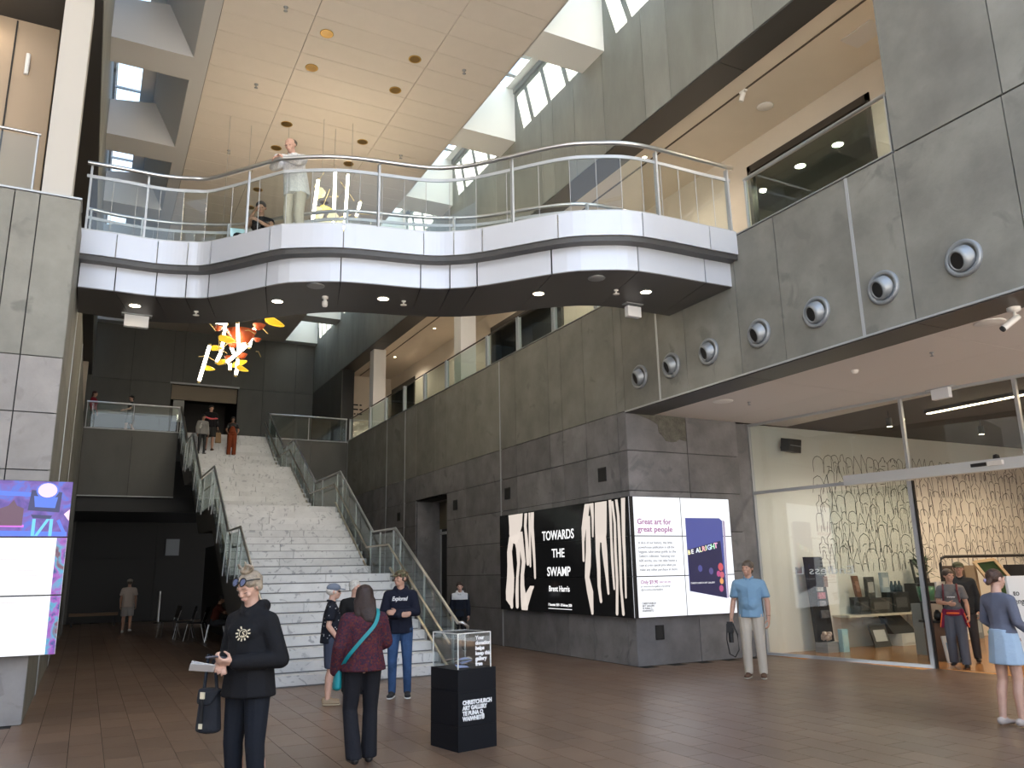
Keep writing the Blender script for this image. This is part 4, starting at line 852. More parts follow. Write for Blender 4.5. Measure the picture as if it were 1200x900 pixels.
# ================================================================ donation box
M_PLB = mat('black_plinth', (0.006,0.007,0.010), 0.55, spec=0.2); M_ACR = glass_mat('acrylic', (0.93,0.95,0.96), 1.0, base=0.02); M_EDGE = mat('acrylic_edge', (0.72,0.72,0.68), 0.3)
don = thing('donation_plinth', 'black plinth with white gallery lettering standing on the brown pavers', 'plinth', (3.37,7.55,0))
c0, c1, c2 = Vector((3.165,7.219,0)), Vector((3.60,7.30,0)), Vector((3.08,7.68,0))
ex = (c1-c0).normalized(); ey = Vector((-ex.y, ex.x, 0)); wx, wy = 0.44, 0.47
def dl(u, v, z): return c0+ex*u+ey*v+Vector((0,0,z))
def dbox(u0, u1, v0, v1, z0, z1): return MB().hexa([dl(u0,v0,z0),dl(u1,v0,z0),dl(u1,v1,z0),dl(u0,v1,z0)], [dl(u0,v0,z1),dl(u1,v0,z1),dl(u1,v1,z1),dl(u0,v1,z1)])
for z0, z1 in ((0.0,0.215),(0.218,0.515),(0.518,0.715)): dbox(0,wx,0,wy,z0,z1).build('plinth_block', M_PLB, don)
dbox(0.004,wx-0.004,0.004,wy-0.004,0.01,0.71).build('plinth_core', M_PLB, don)
o_ = dl(0.05, -0.002, 0)
for i, (s, w) in enumerate((('CHRISTCHURCH',0.335),('ART GALLERY',0.285),('TE PUNA O',0.235),('WAIWHET\u016a',0.25))): text(s, o_+Vector((0,0,0.405-0.047*i)), ex, (0,0,1), 0.05, M_TXTW, don, width=w, bold=0.003)
dcase = thing('donation_case', 'clear acrylic donation box with white lettering on top of the black plinth', 'donation box', tuple(dl(0.2,0.25,0.715)))
cz0, cz1 = 0.716, 1.035; ca = (0.02, 0.40, 0.03, 0.46)
for u0, u1, v0, v1 in ((ca[0],ca[1],ca[2],ca[2]+0.006),(ca[0],ca[1],ca[3]-0.006,ca[3]),(ca[0],ca[0]+0.006,ca[2],ca[3]),(ca[1]-0.006,ca[1],ca[2],ca[3])): dbox(u0,u1,v0,v1,cz0,cz1).build('acrylic_side', M_ACR, dcase)
dbox(ca[0],ca[1],ca[2],ca[3],cz1,cz1+0.006).build('acrylic_top', M_ACR, dcase)
for u, v in ((ca[0],ca[2]),(ca[1],ca[2]),(ca[0],ca[3]),(ca[1],ca[3])): MB().bar(dl(u,v,cz0), dl(u,v,cz1+0.006), 0.009, 0.009, (0,1,0)).build('bright_edge', M_EDGE, dcase)
for z in (cz1+0.003,): 
    for a, b in (((ca[0],ca[2]),(ca[1],ca[2])),((ca[0],ca[2]),(ca[0],ca[3])),((ca[1],ca[2]),(ca[1],ca[3])),((ca[0],ca[3]),(ca[1],ca[3]))): MB().bar(dl(*a,z), dl(*b,z), 0.008, 0.008).build('bright_edge', M_EDGE, dcase)
text('Your\ndonation\nhelps\nkeep this\ngallery\nfree', dl(0.22,0.026,0.975), ex, (0,0,1), 0.05, M_TXTW, dcase, bold=0.002, lines=0.95)
nr = random.Random(4); notes = [(0.35,0.40,0.62),(0.55,0.42,0.40),(0.35,0.5,0.4),(0.55,0.52,0.45)]
for i in range(9):
    u, v, z = nr.uniform(0.07,0.28), nr.uniform(0.08,0.36), 0.72+0.008*i; a = nr.uniform(-1,1); q = [dl(u+du*math.cos(a)-dv*math.sin(a), v+du*math.sin(a)+dv*math.cos(a), z+nr.uniform(0,0.03)) for du, dv in ((-.06,-.03),(.06,-.03),(.06,.03),(-.06,.03))]
    pos = ['on top of the pile','under the top note','curled near the front','leaning at the left','beneath the leaning one','flat in the middle','half hidden in the pile','near the back of the case','at the bottom of the pile'][8-i]
    MB().hexa(q, [p+Vector((0,0,0.002)) for p in q]).build('banknote', mat(f'banknote_{i%4}', notes[i%4], 0.7), None, label=f'folded banknote inside the acrylic donation box, {pos}', category='banknote', group='banknotes in the donation box')

# ================================================================ shop stock
def sbox(name, label, cat, col, x0, x1, y0, y1, z0, z1, group=None, lid=None, tilt=0.0):
    t = thing(name, label, cat, ((x0+x1)/2,(y0+y1)/2,z0), group=group)
    m = mat('stock_'+'_'.join(f'{int(c*100)}' for c in col), col, 0.5, noise=0.1)
    MB().hexa([(x0,y0,z0),(x1,y0,z0),(x1,y1,z0),(x0,y1,z0)], [(x0,y0+tilt,z1),(x1,y0+tilt,z1),(x1,y1+tilt,z1),(x0,y1+tilt,z1)]).build('body', m, t)
    l = lid or tuple(min(1,c*1.6+0.05) for c in col); ml = mat('face_'+'_'.join(f'{int(c*100)}' for c in l), l, 0.5)
    w, h = x1-x0, z1-z0
    MB().hexa([(x0+w*.15,y0-0.006+tilt*.25,z0+h*.25),(x1-w*.15,y0-0.006+tilt*.25,z0+h*.25),(x1-w*.15,y0+0.002+tilt*.25,z0+h*.25),(x0+w*.15,y0+0.002+tilt*.25,z0+h*.25)], [(x0+w*.15,y0-0.006+tilt*.75,z0+h*.75),(x1-w*.15,y0-0.006+tilt*.75,z0+h*.75),(x1-w*.15,y0+0.002+tilt*.75,z0+h*.75),(x0+w*.15,y0+0.002+tilt*.75,z0+h*.75)]).build('face_panel', ml, t)
    return t
sh = thing('wall_shelf', 'long pale shelf on the shop wall under the mural', 'shelf', (15,11.6,0.62))
box('shelf_board', mat('pale_shelf', (0.72,0.66,0.55), 0.4), 13.35, 17.6, 11.38, 11.80, 0.60, 0.645, sh)
for x in (14.2, 15.6, 17.0): MB().hexa([(x-.02,11.45,0.60),(x+.02,11.45,0.60),(x+.02,11.8,0.60),(x-.02,11.8,0.60)], [(x-.02,11.45,0.6005),(x+.02,11.45,0.6005),(x+.02,11.8,0.6005),(x-.02,11.8,0.6005)]).box(x-.02,x+.02,11.76,11.8,0.42,0.60).build('bracket', M_WHITE, sh)
# tall black display with prints
dp = thing('poster_display', 'tall black display board with small prints standing behind the shop glass', 'display board', (12.75,11.55,0))
MB().hexa([(12.56,11.50,0.18),(13.00,11.50,0.18),(13.00,11.58,0.18),(12.56,11.58,0.18)], [(12.50,11.55,1.78),(12.94,11.55,1.78),(12.94,11.63,1.78),(12.50,11.63,1.78)]).build('board', M_BLACK, dp)
box('foot_block', mat('grey_plinth', (0.30,0.31,0.32), 0.6), 12.52, 12.80, 11.25, 11.55, 0, 0.18, dp); box('foot_block', mat('grey_plinth', (0.30,0.31,0.32), 0.6), 12.84, 13.05, 11.3, 11.58, 0, 0.17, dp)
for i, (x, z, w, h, c) in enumerate(((12.66,1.12,.16,.08,(.5,.5,.5)),(12.68,0.98,.18,.12,(.55,.2,.25)),(12.68,0.84,.18,.1,(.3,.3,.35)),(12.74,1.42,.2,.16,(.10,.12,.10)),(12.86,1.2,.1,.2,(.25,.16,.12)),(12.70,.62,.22,.14,(.12,.12,.13)))): box('print', mat(f'small_print_{i}', c, 0.5, noise=0.5, nscale=30), x, x+w, 11.48, 11.52, z, z+h, dp)
t = thing('ornament', 'pale floral ornament on the grey plinth block at the display foot', 'ornament', (12.66,11.38,0.181))
for k in range(9): a = k*0.7; MB().lathe([(0.005,-0.04),(0.05,-0.01),(0.04,0.04),(0.005,0.05)], (12.66+0.07*math.cos(a),11.38+0.05*math.sin(a),0.25+0.04*(k%3)), 8).build('petal', mat('petal_pale', (0.55,0.42,0.34), 0.5, noise=0.4, nscale=40), t)
sbox('gift_bag', 'small pale blue paper bag beside the floral ornament', 'bag', (0.45,0.68,0.74), 12.86, 13.02, 11.18, 11.28, 0.003, 0.42, lid=(0.6,0.8,0.82))
# on the shelf
SH = 0.646
sbox('gift_box', 'black gift box at the left end of the shop shelf', 'box', (0.02,0.02,0.022), 13.75, 14.05, 11.45, 11.68, SH, SH+0.33)
sbox('gift_box', 'dark brown box right of the black gift box on the shelf', 'box', (0.05,0.045,0.04), 14.07, 14.72, 11.45, 11.7, SH, SH+0.30)
sbox('gift_box', 'wide black box in the middle of the shop shelf', 'box', (0.016,0.018,0.022), 14.74, 15.22, 11.42, 11.7, SH, SH+0.40)
sbox('black_crate', 'large black slatted crate on the right of the shelf', 'crate', (0.02,0.022,0.026), 15.55, 16.55, 11.40, 11.75, SH, SH+0.56)
sbox('book', 'dark upright book standing on the brown shelf box', 'book', (0.06,0.06,0.06), 14.15, 14.38, 11.55, 11.62, SH+0.305, SH+0.72, lid=(0.45,0.45,0.43))
sbox('book', 'pale blue book standing on the wide black box', 'book', (0.35,0.42,0.46), 14.62, 14.84, 11.55, 11.62, SH+0.405, SH+0.80, lid=(0.6,0.62,0.62))
sbox('book', 'brown book leaning above the left black gift box', 'book', (0.16,0.07,0.04), 13.78, 13.92, 11.5, 11.56, SH+0.335, SH+0.75, tilt=0.06)
sbox('framed_card', 'white framed card leaning on top of the black crate', 'card', (0.03,0.035,0.04), 15.62, 15.85, 11.50, 11.54, SH+0.565, SH+1.06, lid=(0.65,0.62,0.55), tilt=0.06)
sbox('framed_card', 'dark card leaning right of the white card on the crate', 'card', (0.05,0.05,0.05), 15.90, 16.08, 11.5, 11.54, SH+0.565, SH+0.95, lid=(0.3,0.28,0.25), tilt=0.05)
for i, (x, h) in enumerate(((14.9,0.62),(15.02,0.58),(15.14,0.64))):
    MB().lathe([(0.0,0),(0.05,0),(0.055,0.1),(0.03,0.15),(0.02,0.2),(0.022,0.22),(0,0.22)], (x,11.55,SH+0.403), 12).build('bottle', mat('dark_glass_bottle', (0.05,0.08,0.10), 0.15), None, label=f'small dark bottle on the wide black shelf box, {["left","middle","right"][i]} of three', category='bottle', group='bottles on the shop shelf')
# below the shelf
sbox('patterned_print', 'black and white patterned print leaning on the wall under the shelf', 'print', (0.06,0.06,0.065), 14.02, 14.5, 11.40, 11.43, 0.003, 0.44, lid=(0.6,0.6,0.6), tilt=0.12)
tb = thing('tote_bag', 'large black tote bag resting on a white box under the shelf', 'bag', (14.9,11.55,0.23))
MB().hexa([(14.62,11.42,0.232),(15.35,11.42,0.232),(15.35,11.6,0.232),(14.62,11.6,0.232)], [(14.46,11.55,0.585),(15.05,11.55,0.585),(15.05,11.62,0.585),(14.46,11.62,0.585)]).build('body', mat('speckled_black', (0.03,0.03,0.033), 0.8, noise=0.5, nscale=60), tb)
MB().tube([(14.6,11.58,0.57),(14.66,11.6,0.594),(14.85,11.6,0.594),(14.92,11.58,0.57)], 0.008, 6).build('handle', M_BLACK, tb)
sbox('white_box', 'white cardboard box under the black tote bag', 'box', (0.72,0.72,0.70), 14.72, 15.42, 11.32, 11.62, 0.003, 0.23, lid=(0.78,0.78,0.76))
sbox('black_stool', 'black cube stool under the right part of the shelf', 'stool', (0.02,0.022,0.025), 15.75, 16.55, 11.35, 11.7, 0.003, 0.43)
MB().add([(15.62,11.25,0.445),(16.2,11.2,0.47),(16.75,11.3,0.46),(16.7,11.7,0.47),(15.9,11.72,0.45),(15.62,11.25,0.436),(16.2,11.2,0.461),(16.75,11.3,0.451),(16.7,11.7,0.461),(15.9,11.72,0.436)], [(0,1,2,3,4),(9,8,7,6,5)]+[(i,i+5,(i+1)%5+5,(i+1)%5) for i in range(5)]).build('wrapping_paper', mat('kraft_paper', (0.55,0.46,0.32), 0.8), None, label='crumpled brown paper sheet lying on the black cube stool', category='paper')
wrk = thing('wire_rack', 'small gold wire rack on the shop floor beside the white box', 'rack', (15.5,11.4,0.002))
for k in range(4): MB().tube([(15.46+0.06*k,11.35,0.004),(15.46+0.02*k,11.45,0.2),(15.50+0.06*k,11.55,0.004)], 0.008, 6).build('wire', M_WIRE, wrk)
sbox('book_stack', 'white upright box file right of the black cube stool', 'box', (0.68,0.66,0.60), 16.85, 17.05, 11.4, 11.65, 0.003, 0.5)
sbox('glass_cube', 'grey blue storage cube at the right under the shelf', 'box', (0.22,0.27,0.30), 17.12, 17.5, 11.4, 11.7, 0.003, 0.5)
# behind the open door: rack, frames, plants
rk = thing('clothes_rack', 'black metal clothes rack behind the couple in the shop doorway', 'clothes rack', (15.3,9.6,0))
MB().tube([(14.2,9.9,0.04),(14.2,9.9,1.60),(14.25,9.9,1.70),(14.35,9.9,1.73),(16.15,9.3,1.73),(16.25,9.3,1.70),(16.3,9.3,1.60),(16.3,9.3,0.04)], 0.028, 8).build('frame', M_BLACK, rk)
MB().bar((14.2,9.6,0.03),(14.2,10.2,0.03),0.05,0.05).bar((16.3,9.0,0.03),(16.3,9.6,0.03),0.05,0.05).build('foot', M_BLACK, rk)
gr = random.Random(8)
for i, (x, c) in enumerate(((14.45,(.10,.07,.05)),(14.7,(.35,.25,.15)),(15.75,(.02,.02,.022)),(15.95,(.03,.03,.03)),(16.1,(.02,.02,.02)))):
    y = 9.9-(x-14.2)*0.286; t = thing('hanging_garment', f'{["brown","tan","black","charcoal","plain black"][i]} garment hanging on the shop clothes rack', 'garment', (x,y,0.8), group='garments on the clothes rack')
    MB().hexa([(x-.05,y-.22,.7),(x+.05,y-.22,.7),(x+.07,y+.25,.7),(x-.03,y+.25,.7)], [(x-.03,y-.2,1.56),(x+.03,y-.2,1.56),(x+.03,y+.2,1.56),(x-.03,y+.2,1.56)]).build('cloth', mat(f'garment_{i}', c, 0.9), t)
    MB().tube([(x,y-.1,1.57),(x,y,1.64),(x,y,1.69)], 0.006, 5).build('hanger', M_PEWTER, t)
fr = thing('framed_artwork', 'dark green artwork in a pale wooden frame leaning behind the capped man', 'picture', (14.9,9.35,0.5))
A, B, Cc, D = Vector((15.05,9.2,0.75)), Vector((15.55,9.1,0.82)), Vector((14.95,9.35,1.66)), Vector((14.5,9.45,1.62))
nrm = (B-A).cross(D-A).normalized()*0.02
MB().add([A,B,Cc,D,A-nrm,B-nrm,Cc-nrm,D-nrm], [(3,2,1,0),(4,5,6,7),(0,1,5,4),(1,2,6,5),(2,3,7,6),(3,0,4,7)]).build('canvas', mat('dark_green_art', (0.03,0.07,0.03), 0.5, noise=0.3), fr)
for p, q in ((A,B),(B,Cc),(Cc,D),(D,A)): MB().bar(p+nrm*0.5, q+nrm*0.5, 0.05, 0.05).build('frame_bar', mat('pale_oak', (0.62,0.48,0.30), 0.5), fr)
sp = thing('framed_print', 'small white framed print at the door edge with grey sea picture', 'picture', (13.1,9.2,1.0))
box('frame', mat('white_frame', (0.75,0.75,0.73), 0.4), 12.95, 13.45, 9.15, 9.19, 0.98, 1.30, sp); box('print', mat('sea_print', (0.16,0.24,0.25), 0.4), 13.02, 13.38, 9.142, 9.15, 1.04, 1.24, sp)
st = thing('display_stand', 'dark display stand with pottery below the small framed print', 'stand', (13.2,9.3,0))
box('stand_body', mat('brown_stand', (0.16,0.10,0.07), 0.5), 12.95, 13.5, 9.12, 9.5, 0.0, 0.62, st); box('stand_top', M_BLACK, 12.9, 13.55, 9.08, 9.55, 0.62, 0.66, st); box('upper_shelf', M_BLACK, 12.9, 13.55, 9.1, 9.5, 0.94, 0.975, st)
MB().tube([(12.93,9.48,.66),(12.93,9.48,.94)],.015,6).tube([(13.52,9.48,.66),(13.52,9.48,.94)],.015,6).build('upright', M_BLACK, st)
for i, (x, r, c) in enumerate(((13.05,.07,(.02,.02,.02)),(13.22,.06,(.5,.22,.08)),(13.40,.08,(.08,.10,.10)))):
    MB().lathe([(0,0),(r*.7,0),(r,r*.8),(r*.8,r*1.8),(r*.4,r*2.2),(r*.45,r*2.4)], (x,9.28,0.662), 12).build('vase', mat(f'vase_{i}', c, 0.3), None, label=f'{["black","orange","grey"][i]} round vase on the dark display stand', category='vase', group='vases on the display stand')
sbox('print_pack', 'blue and white printed pack leaning at the foot of the display stand', 'print', (0.55,0.62,0.68), 12.78, 13.12, 9.0, 9.03, 0.003, 0.42, lid=(0.15,0.32,0.55), tilt=0.06)
sbox('wood_plinth', 'orange wooden plinth on the shop floor right of the couple', 'plinth', (0.48,0.24,0.10), 14.25, 14.75, 8.55, 8.95, 0.003, 0.55, lid=(0.52,0.27,0.12))
def plant(loc, h, label, seed):
    t = thing('potted_plant', label, 'plant', loc); r = random.Random(seed); x, y, z = loc
    MB().lathe([(0,0),(0.12,0),(0.16,0.3),(0.14,0.3),(0.13,0.26),(0,0.26)], loc, 16).build('pot', mat('green_glass_pot', (0.05,0.16,0.10), 0.2), t)
    MB().tube([(x,y,z+0.25),(x+.02,y,z+h*0.6)], 0.025, 6).build('stem', mat('plant_stem', (0.10,0.07,0.04), 0.8), t)
    for k in range(34):
        a = r.uniform(0,6.28); l = r.uniform(0.25,0.42)*h; el = r.uniform(0.1,1.2); b0 = Vector((x,y,z+h*r.uniform(0.35,0.62))); d = Vector((math.cos(a)*math.cos(el), math.sin(a)*math.cos(el), math.sin(el)))
        m1 = b0+d*l*0.6; e = b0+d*l+Vector((0,0,-0.25*l*math.cos(el))); s = d.cross(Vector((0,0,1))).normalized()*0.02
        MB().add([b0-s*.5,b0+s*.5,m1+s,m1-s,e], [(0,1,2,3),(3,2,4)]).build('leaf', mat('plant_leaf', (0.03,0.06,0.025), 0.5), t)
plant((13.75,9.95,0.9), 1.15, 'dark spiky plant in a green glass pot left of the clothes rack', 2)
box('plant_stand', mat('grey_plinth', (0.30,0.31,0.32), 0.6), 13.55, 13.95, 9.75, 10.15, 0, 0.898, None, label='grey block stand under the left spiky plant', category='stand')
plant((16.75,9.15,0.8), 1.15, 'dark spiky plant right of the clothes rack above the white sign', 6)
box('plant_stand', mat('grey_plinth', (0.30,0.31,0.32), 0.6), 16.55, 16.95, 8.95, 9.35, 0, 0.798, None, label='grey block stand under the right spiky plant', category='stand')
# white sign board at the right edge
sg = thing('sign_board', 'white sign board with dark text at the right picture edge', 'sign', (11.4,6.9,0))
MB().hexa([(11.15,6.80,0.35),(11.95,6.55,0.35),(11.96,6.59,0.35),(11.16,6.84,0.35)], [(11.15,6.83,1.42),(11.95,6.58,1.42),(11.96,6.62,1.42),(11.16,6.87,1.42)]).build('board', mat('sign_white', (0.80,0.80,0.80), 0.5), sg)
MB().tube([(11.55,6.75,0.02),(11.55,6.73,0.4)], 0.03, 8).build('post', M_ALU, sg); MB().lathe([(0,0),(0.24,0.0),(0.24,0.012),(0.03,0.03),(0,0.03)], (11.55,6.75,0.001), 24).build('base', mat('pale_base', (0.6,0.6,0.6), 0.5), sg)
text('to\nengage', (11.20,6.80,1.16), (0.8,-0.25,0), (0,0,1), 0.11, M_BLACK, sg)
# light fittings of the shop
led = thing('strip_light', 'long glowing strip light on the dark shop ceiling', 'strip light', (14.6,8.6,4.34))
box('housing', M_BLACK, 13.6, 13.68, 3.5, 9.4, 4.33, 4.395, led); box('diffuser', emis('led_strip', (1.0,0.80,0.52), 16), 13.61, 13.67, 3.55, 9.35, 4.315, 4.33, led)
ld = bpy.data.lights.new('strip_glow', 'AREA'); ld.shape = 'RECTANGLE'; ld.size = 0.1; ld.size_y = 5.6; ld.energy = 110; ld.color = (1,0.70,0.40)
lo = bpy.data.objects.new('strip_glow', ld); COL.objects.link(lo); lo.parent = led; lo.location = Vector((13.64,6.4,4.30))-Vector(led.location)
for i, (x, y, p) in enumerate(((13.0,9.7,190),(15.6,9.6,170),(18.5,9.8,170),(16.5,7.5,130),(19.5,7.0,120))):
    t = thing('shop_spotlight', f'cylindrical spotlight hanging from the dark shop ceiling, {names[i]} from the stone wall', 'spotlight', (x,y,4.39), group='spotlights of the shop ceiling')
    MB().tube([(x,y,4.39),(x,y,4.26)], 0.01, 6).tube([(x,y,4.26),(x,y,4.10)], 0.055, 12).build('can', M_BLACK, t); MB().lathe([(0,0),(0.045,0)], (x,y,4.097), 12).build('lens', M_LAMP, t)
    l = spot((0,0,-0.31), p, (1,0.92,0.82) if i == 0 else (1,0.78,0.52), 2.8); l.parent = t
# lettering on the shop glass, read from behind
text('Endless Li', (gx(9.72)-0.012, 9.85, 1.46), (-0.1695,1,0), (0,0,1), 0.20, mat('faded_white', (0.92,0.92,0.90), 0.6), window_1, width=1.15)

# ================================================================ cafe under the landing
bn = thing('bench', 'low wooden bench by the dark back wall of the cafe', 'bench', (0.7,33.2,0))
box('seat', mat('bench_wood', (0.22,0.13,0.07), 0.5), -0.4, 1.15, 32.9, 33.4, 0.36, 0.46, bn)
for x in (-0.3, 1.05):
    for y in (32.97, 33.33): box('leg', M_BLACK, x-.03, x+.03, y-.03, y+.03, 0, 0.36, bn)
def chair(loc, rz, label):
    t = thing('cafe_chair', label, 'chair', loc, rz, group='cafe chairs with chrome legs')
    lb = lambda *a: MB().box(*a)
    seat = MB().hexa([(-.2,-.2,.43),(.2,-.2,.43),(.19,.2,.43),(-.19,.2,.43)], [(-.2,-.2,.455),(.2,-.2,.455),(.19,.2,.45),(-.19,.2,.45)])
    def bl(b, name, m): 
        me = bpy.data.meshes.new(name); me.from_pydata(b.v, [], b.f); me.materials.append(m); return obj(name, me, t)
    bl(seat, 'seat', M_BLACK)
    bl(MB().hexa([(-.2,-.22,.52),(.2,-.22,.52),(.2,-.2,.52),(-.2,-.2,.52)], [(-.19,-.30,.85),(.19,-.30,.85),(.19,-.28,.85),(-.19,-.28,.85)]), 'backrest', M_BLACK)
    for x in (-1, 1):
        bl(MB().tube([(x*.17,.17,.43),(x*.22,.24,0)], .012, 6), 'leg', M_STEEL); bl(MB().tube([(x*.17,-.17,.43),(x*.22,-.28,0)], .012, 6), 'leg', M_STEEL)
        bl(MB().tube([(x*.19,-.19,.44),(x*.19,-.27,.72)], .012, 6), 'back_post', M_STEEL)
    return t
chair((2.18,25.2,0), 1.75, 'black cafe chair with chrome legs, leftmost in the dark row'); chair((2.5,24.2,0), 1.6, 'black cafe chair with chrome legs, middle of the dark row'); chair((2.72,23.5,0), 1.2, 'black cafe chair with chrome legs, right of the dark row'); chair((3.12,22.75,0), -0.2+1.57, 'black cafe chair under the seated person in the dark cafe')
ct = thing('cafe_table', 'round dark cafe table in front of the seated person', 'table', (3.62,22.3,0))
MB().lathe([(0,.70),(.33,.70),(.34,.715),(.33,.73),(0,.73)], (3.62,22.3,0), 20).build('table_top', mat('table_brown', (0.20,0.11,0.06), 0.4), ct); MB().tube([(3.62,22.3,0.02),(3.62,22.3,.70)], .03, 8).build('pedestal', M_STEEL, ct); MB().lathe([(0,0),(.22,0),(.22,.015),(.03,.03)], (3.62,22.3,0), 16).build('base', M_BLACK, ct)
po = thing('barrier_post', 'slim white barrier post in the dark cafe', 'post', (2.52,33.4,0))
MB().tube([(2.52,33.4,0.03),(2.52,33.4,1.15)], .035, 8).build('post', M_WHITE, po); MB().lathe([(0,0),(.16,0),(.15,.02),(.03,.04)], (2.52,33.4,0), 16).build('base', M_BLACK, po)
box('menu_board', mat('grey_board', (0.34,0.36,0.38), 0.6), 2.75, 3.25, 35.36, 35.395, 2.5, 3.15, None, label='grey notice board on the dark cafe back wall', category='board')
# boundary of the dark space under the stair
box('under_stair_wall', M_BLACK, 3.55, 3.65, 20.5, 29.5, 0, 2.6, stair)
# ================================================================ people
def icos(sub):
    bm = bmesh.new(); bmesh.ops.create_icosphere(bm, subdivisions=sub, radius=1.0); a = np.array([v.co[:] for v in bm.verts]); bm.free(); return a
ICO = {1: icos(1), 2: icos(2), 3: icos(3)}
def epts(e, sub=2):
    """points of an ellipsoid: (centre, radius | radii[, 3x3 rotation])"""
    c, r = e[0], e[1]; r = (r, r, r) if not hasattr(r, '__len__') else r
    p = ICO[sub]*np.array(r)
    if len(e) > 2: p = p @ np.array(e[2]).T
    return p+np.array(c)
def hull_into(V, Fc, ells, M=None, sub=2):
    pts = np.concatenate([epts(e, sub) for e in ells])
    if M is not None: pts = pts @ np.array(M[0]).T+np.array(M[1])
    bm = bmesh.new(); vs_ = [bm.verts.new(p) for p in pts]
    r = bmesh.ops.convex_hull(bm, input=vs_, use_existing_faces=False)
    bmesh.ops.delete(bm, geom=list({g for g in r['geom_interior']+r['geom_unused'] if isinstance(g, bmesh.types.BMVert)}), context='VERTS')
    bmesh.ops.recalc_face_normals(bm, faces=bm.faces)
    bm.verts.index_update(); o = len(V)
    V += [tuple(v.co) for v in bm.verts]; Fc += [tuple(v.index+o for v in f.verts) for f in bm.faces]; bm.free()
def blob(name, hulls, m, parent, voxel, scale=1.0, smooth=3, sub=2, **props):
    """one continuous skin over a set of convex pieces"""
    V, Fc = [], []
    for h in hulls:
        if isinstance(h, tuple): hull_into(V, Fc, h[0], h[1], h[2] if len(h) > 2 else sub)
        else: hull_into(V, Fc, h, None, sub)
    me = bpy.data.meshes.new(name); me.from_pydata([(x*scale,y*scale,z*scale) for x, y, z in V], [], Fc); me.materials.append(m)
    o = obj(name, me, parent, **props)
    r = o.modifiers.new('remesh', 'REMESH'); r.mode = 'VOXEL'; r.voxel_size = voxel; r.use_smooth_shade = True
    s = o.modifiers.new('smooth', 'SMOOTH'); s.factor = 0.5; s.iterations = smooth
    PENDING.append(o); return o
def lerp(a, b, t): return tuple(a[i]+(b[i]-a[i])*t for i in range(len(a)))
def rotm(yaw=0, pitch=0, roll=0):
    """head rotation: yaw to the left +, pitch down +"""
    return np.array(Matrix.Rotation(yaw,3,'Z') @ Matrix.Rotation(-pitch,3,'X') @ Matrix.Rotation(roll,3,'Y'))
def hand(w, d, n, side, curl=0.5, s=1.0, spread=0.0, thumb=0.4, curls=None):
    """palm and five fingers. w wrist, d pointing direction, n palm normal, side +1 when the thumb lies along d x n"""
    w, d, n = Vector(w), Vector(d).normalized(), Vector(n); n = (n-d*n.dot(d)).normalized(); t = d.cross(n)*side; H = []
    kn = []
    for i, (o, l) in enumerate(((0.031,0.085),(0.011,0.09),(-0.010,0.087),(-0.029,0.08))): kn.append(w+(d*l+t*o)*s)
    pal = [(tuple(w+d*0.012*s), (0.024*s,)*3)]+[(tuple(k), 0.0115*s) for k in kn]+[(tuple(w+d*0.03*s+t*0.026*s+n*0.006*s), 0.015*s), (tuple(w+d*0.035*s-t*0.022*s+n*0.004*s), 0.014*s)]
    H.append((pal, None, 1))
    for i, (k, L) in enumerate(zip(kn, (0.072,0.08,0.074,0.058))):
        c = curls[i] if curls else curl
        a = 0.25*c*math.pi; dirs = []
        for q in range(3): dirs.append(d*math.cos(a)+n*math.sin(a)+t*spread*(1.5-i)*0.25); a += 0.33*c*math.pi
        p = k; r = (0.0105,0.0098,0.009,0.0078)
        for q in range(3):
            e = p+dirs[q].normalized()*L*(0.45,0.32,0.26)[q]*s; H.append(([(tuple(p), r[q]*s), (tuple(e), r[q+1]*s)], None, 1)); p = e
    b = w+(d*0.028+t*0.027+n*0.008)*s; e1 = b+(d*0.55+t*0.7*(1-thumb*0.5)+n*(0.2+thumb)).normalized()*0.042*s; e2 = e1+(d*0.85+t*(0.35-thumb*0.5)+n*(0.15+thumb*0.5)).normalized()*0.034*s
    H.append(([(tuple(b),0.0135*s),(tuple(e1),0.0115*s)], None, 1)); H.append(([(tuple(e1),0.0115*s),(tuple(e2),0.0088*s)], None, 1))
    return H
def skin(k=0): return mat(f'skin_{k}', [(0.56,0.34,0.26),(0.50,0.29,0.21),(0.36,0.20,0.13),(0.22,0.12,0.08)][k], 0.5, noise=0.06, nscale=20)
M_EYE = mat('eye_dark', (0.03,0.025,0.02), 0.2); M_EYEW = mat('eye_white', (0.7,0.68,0.65), 0.3); M_LIP = mat('lip_rose', (0.45,0.17,0.15), 0.4)
HEAD = [[((0,-0.012,0.026),(0.076,0.094,0.086)),((0,0.032,-0.002),(0.064,0.058,0.06))], [((0,0.032,0.0),(0.064,0.058,0.055)),((0,0.052,-0.078),(0.034,0.032,0.022)),((0,0.0,-0.05),(0.058,0.05,0.04))],
        [((0,0.084,0.022),(0.008,0.007,0.012)),((0,0.100,-0.018),(0.0125,0.011,0.009))], [((-0.017,0.086,-0.05),(0.010,0.010,0.0075)),((0.017,0.086,-0.05),(0.010,0.010,0.0075)),((0,0.092,-0.05),(0.010,0.009,0.0075))],
        [((-0.042,0.074,0.03),(0.012,0.010,0.007)),((-0.012,0.086,0.028),(0.010,0.008,0.006))], [((0.042,0.074,0.03),(0.012,0.010,0.007)),((0.012,0.086,0.028),(0.010,0.008,0.006))],
        [((-0.038,0.066,-0.022),(0.02,0.018,0.018))], [((0.038,0.066,-0.022),(0.02,0.018,0.018))], [((-0.078,-0.008,0.0),(0.011,0.022,0.030))], [((0.078,-0.008,0.0),(0.011,0.022,0.030))]]
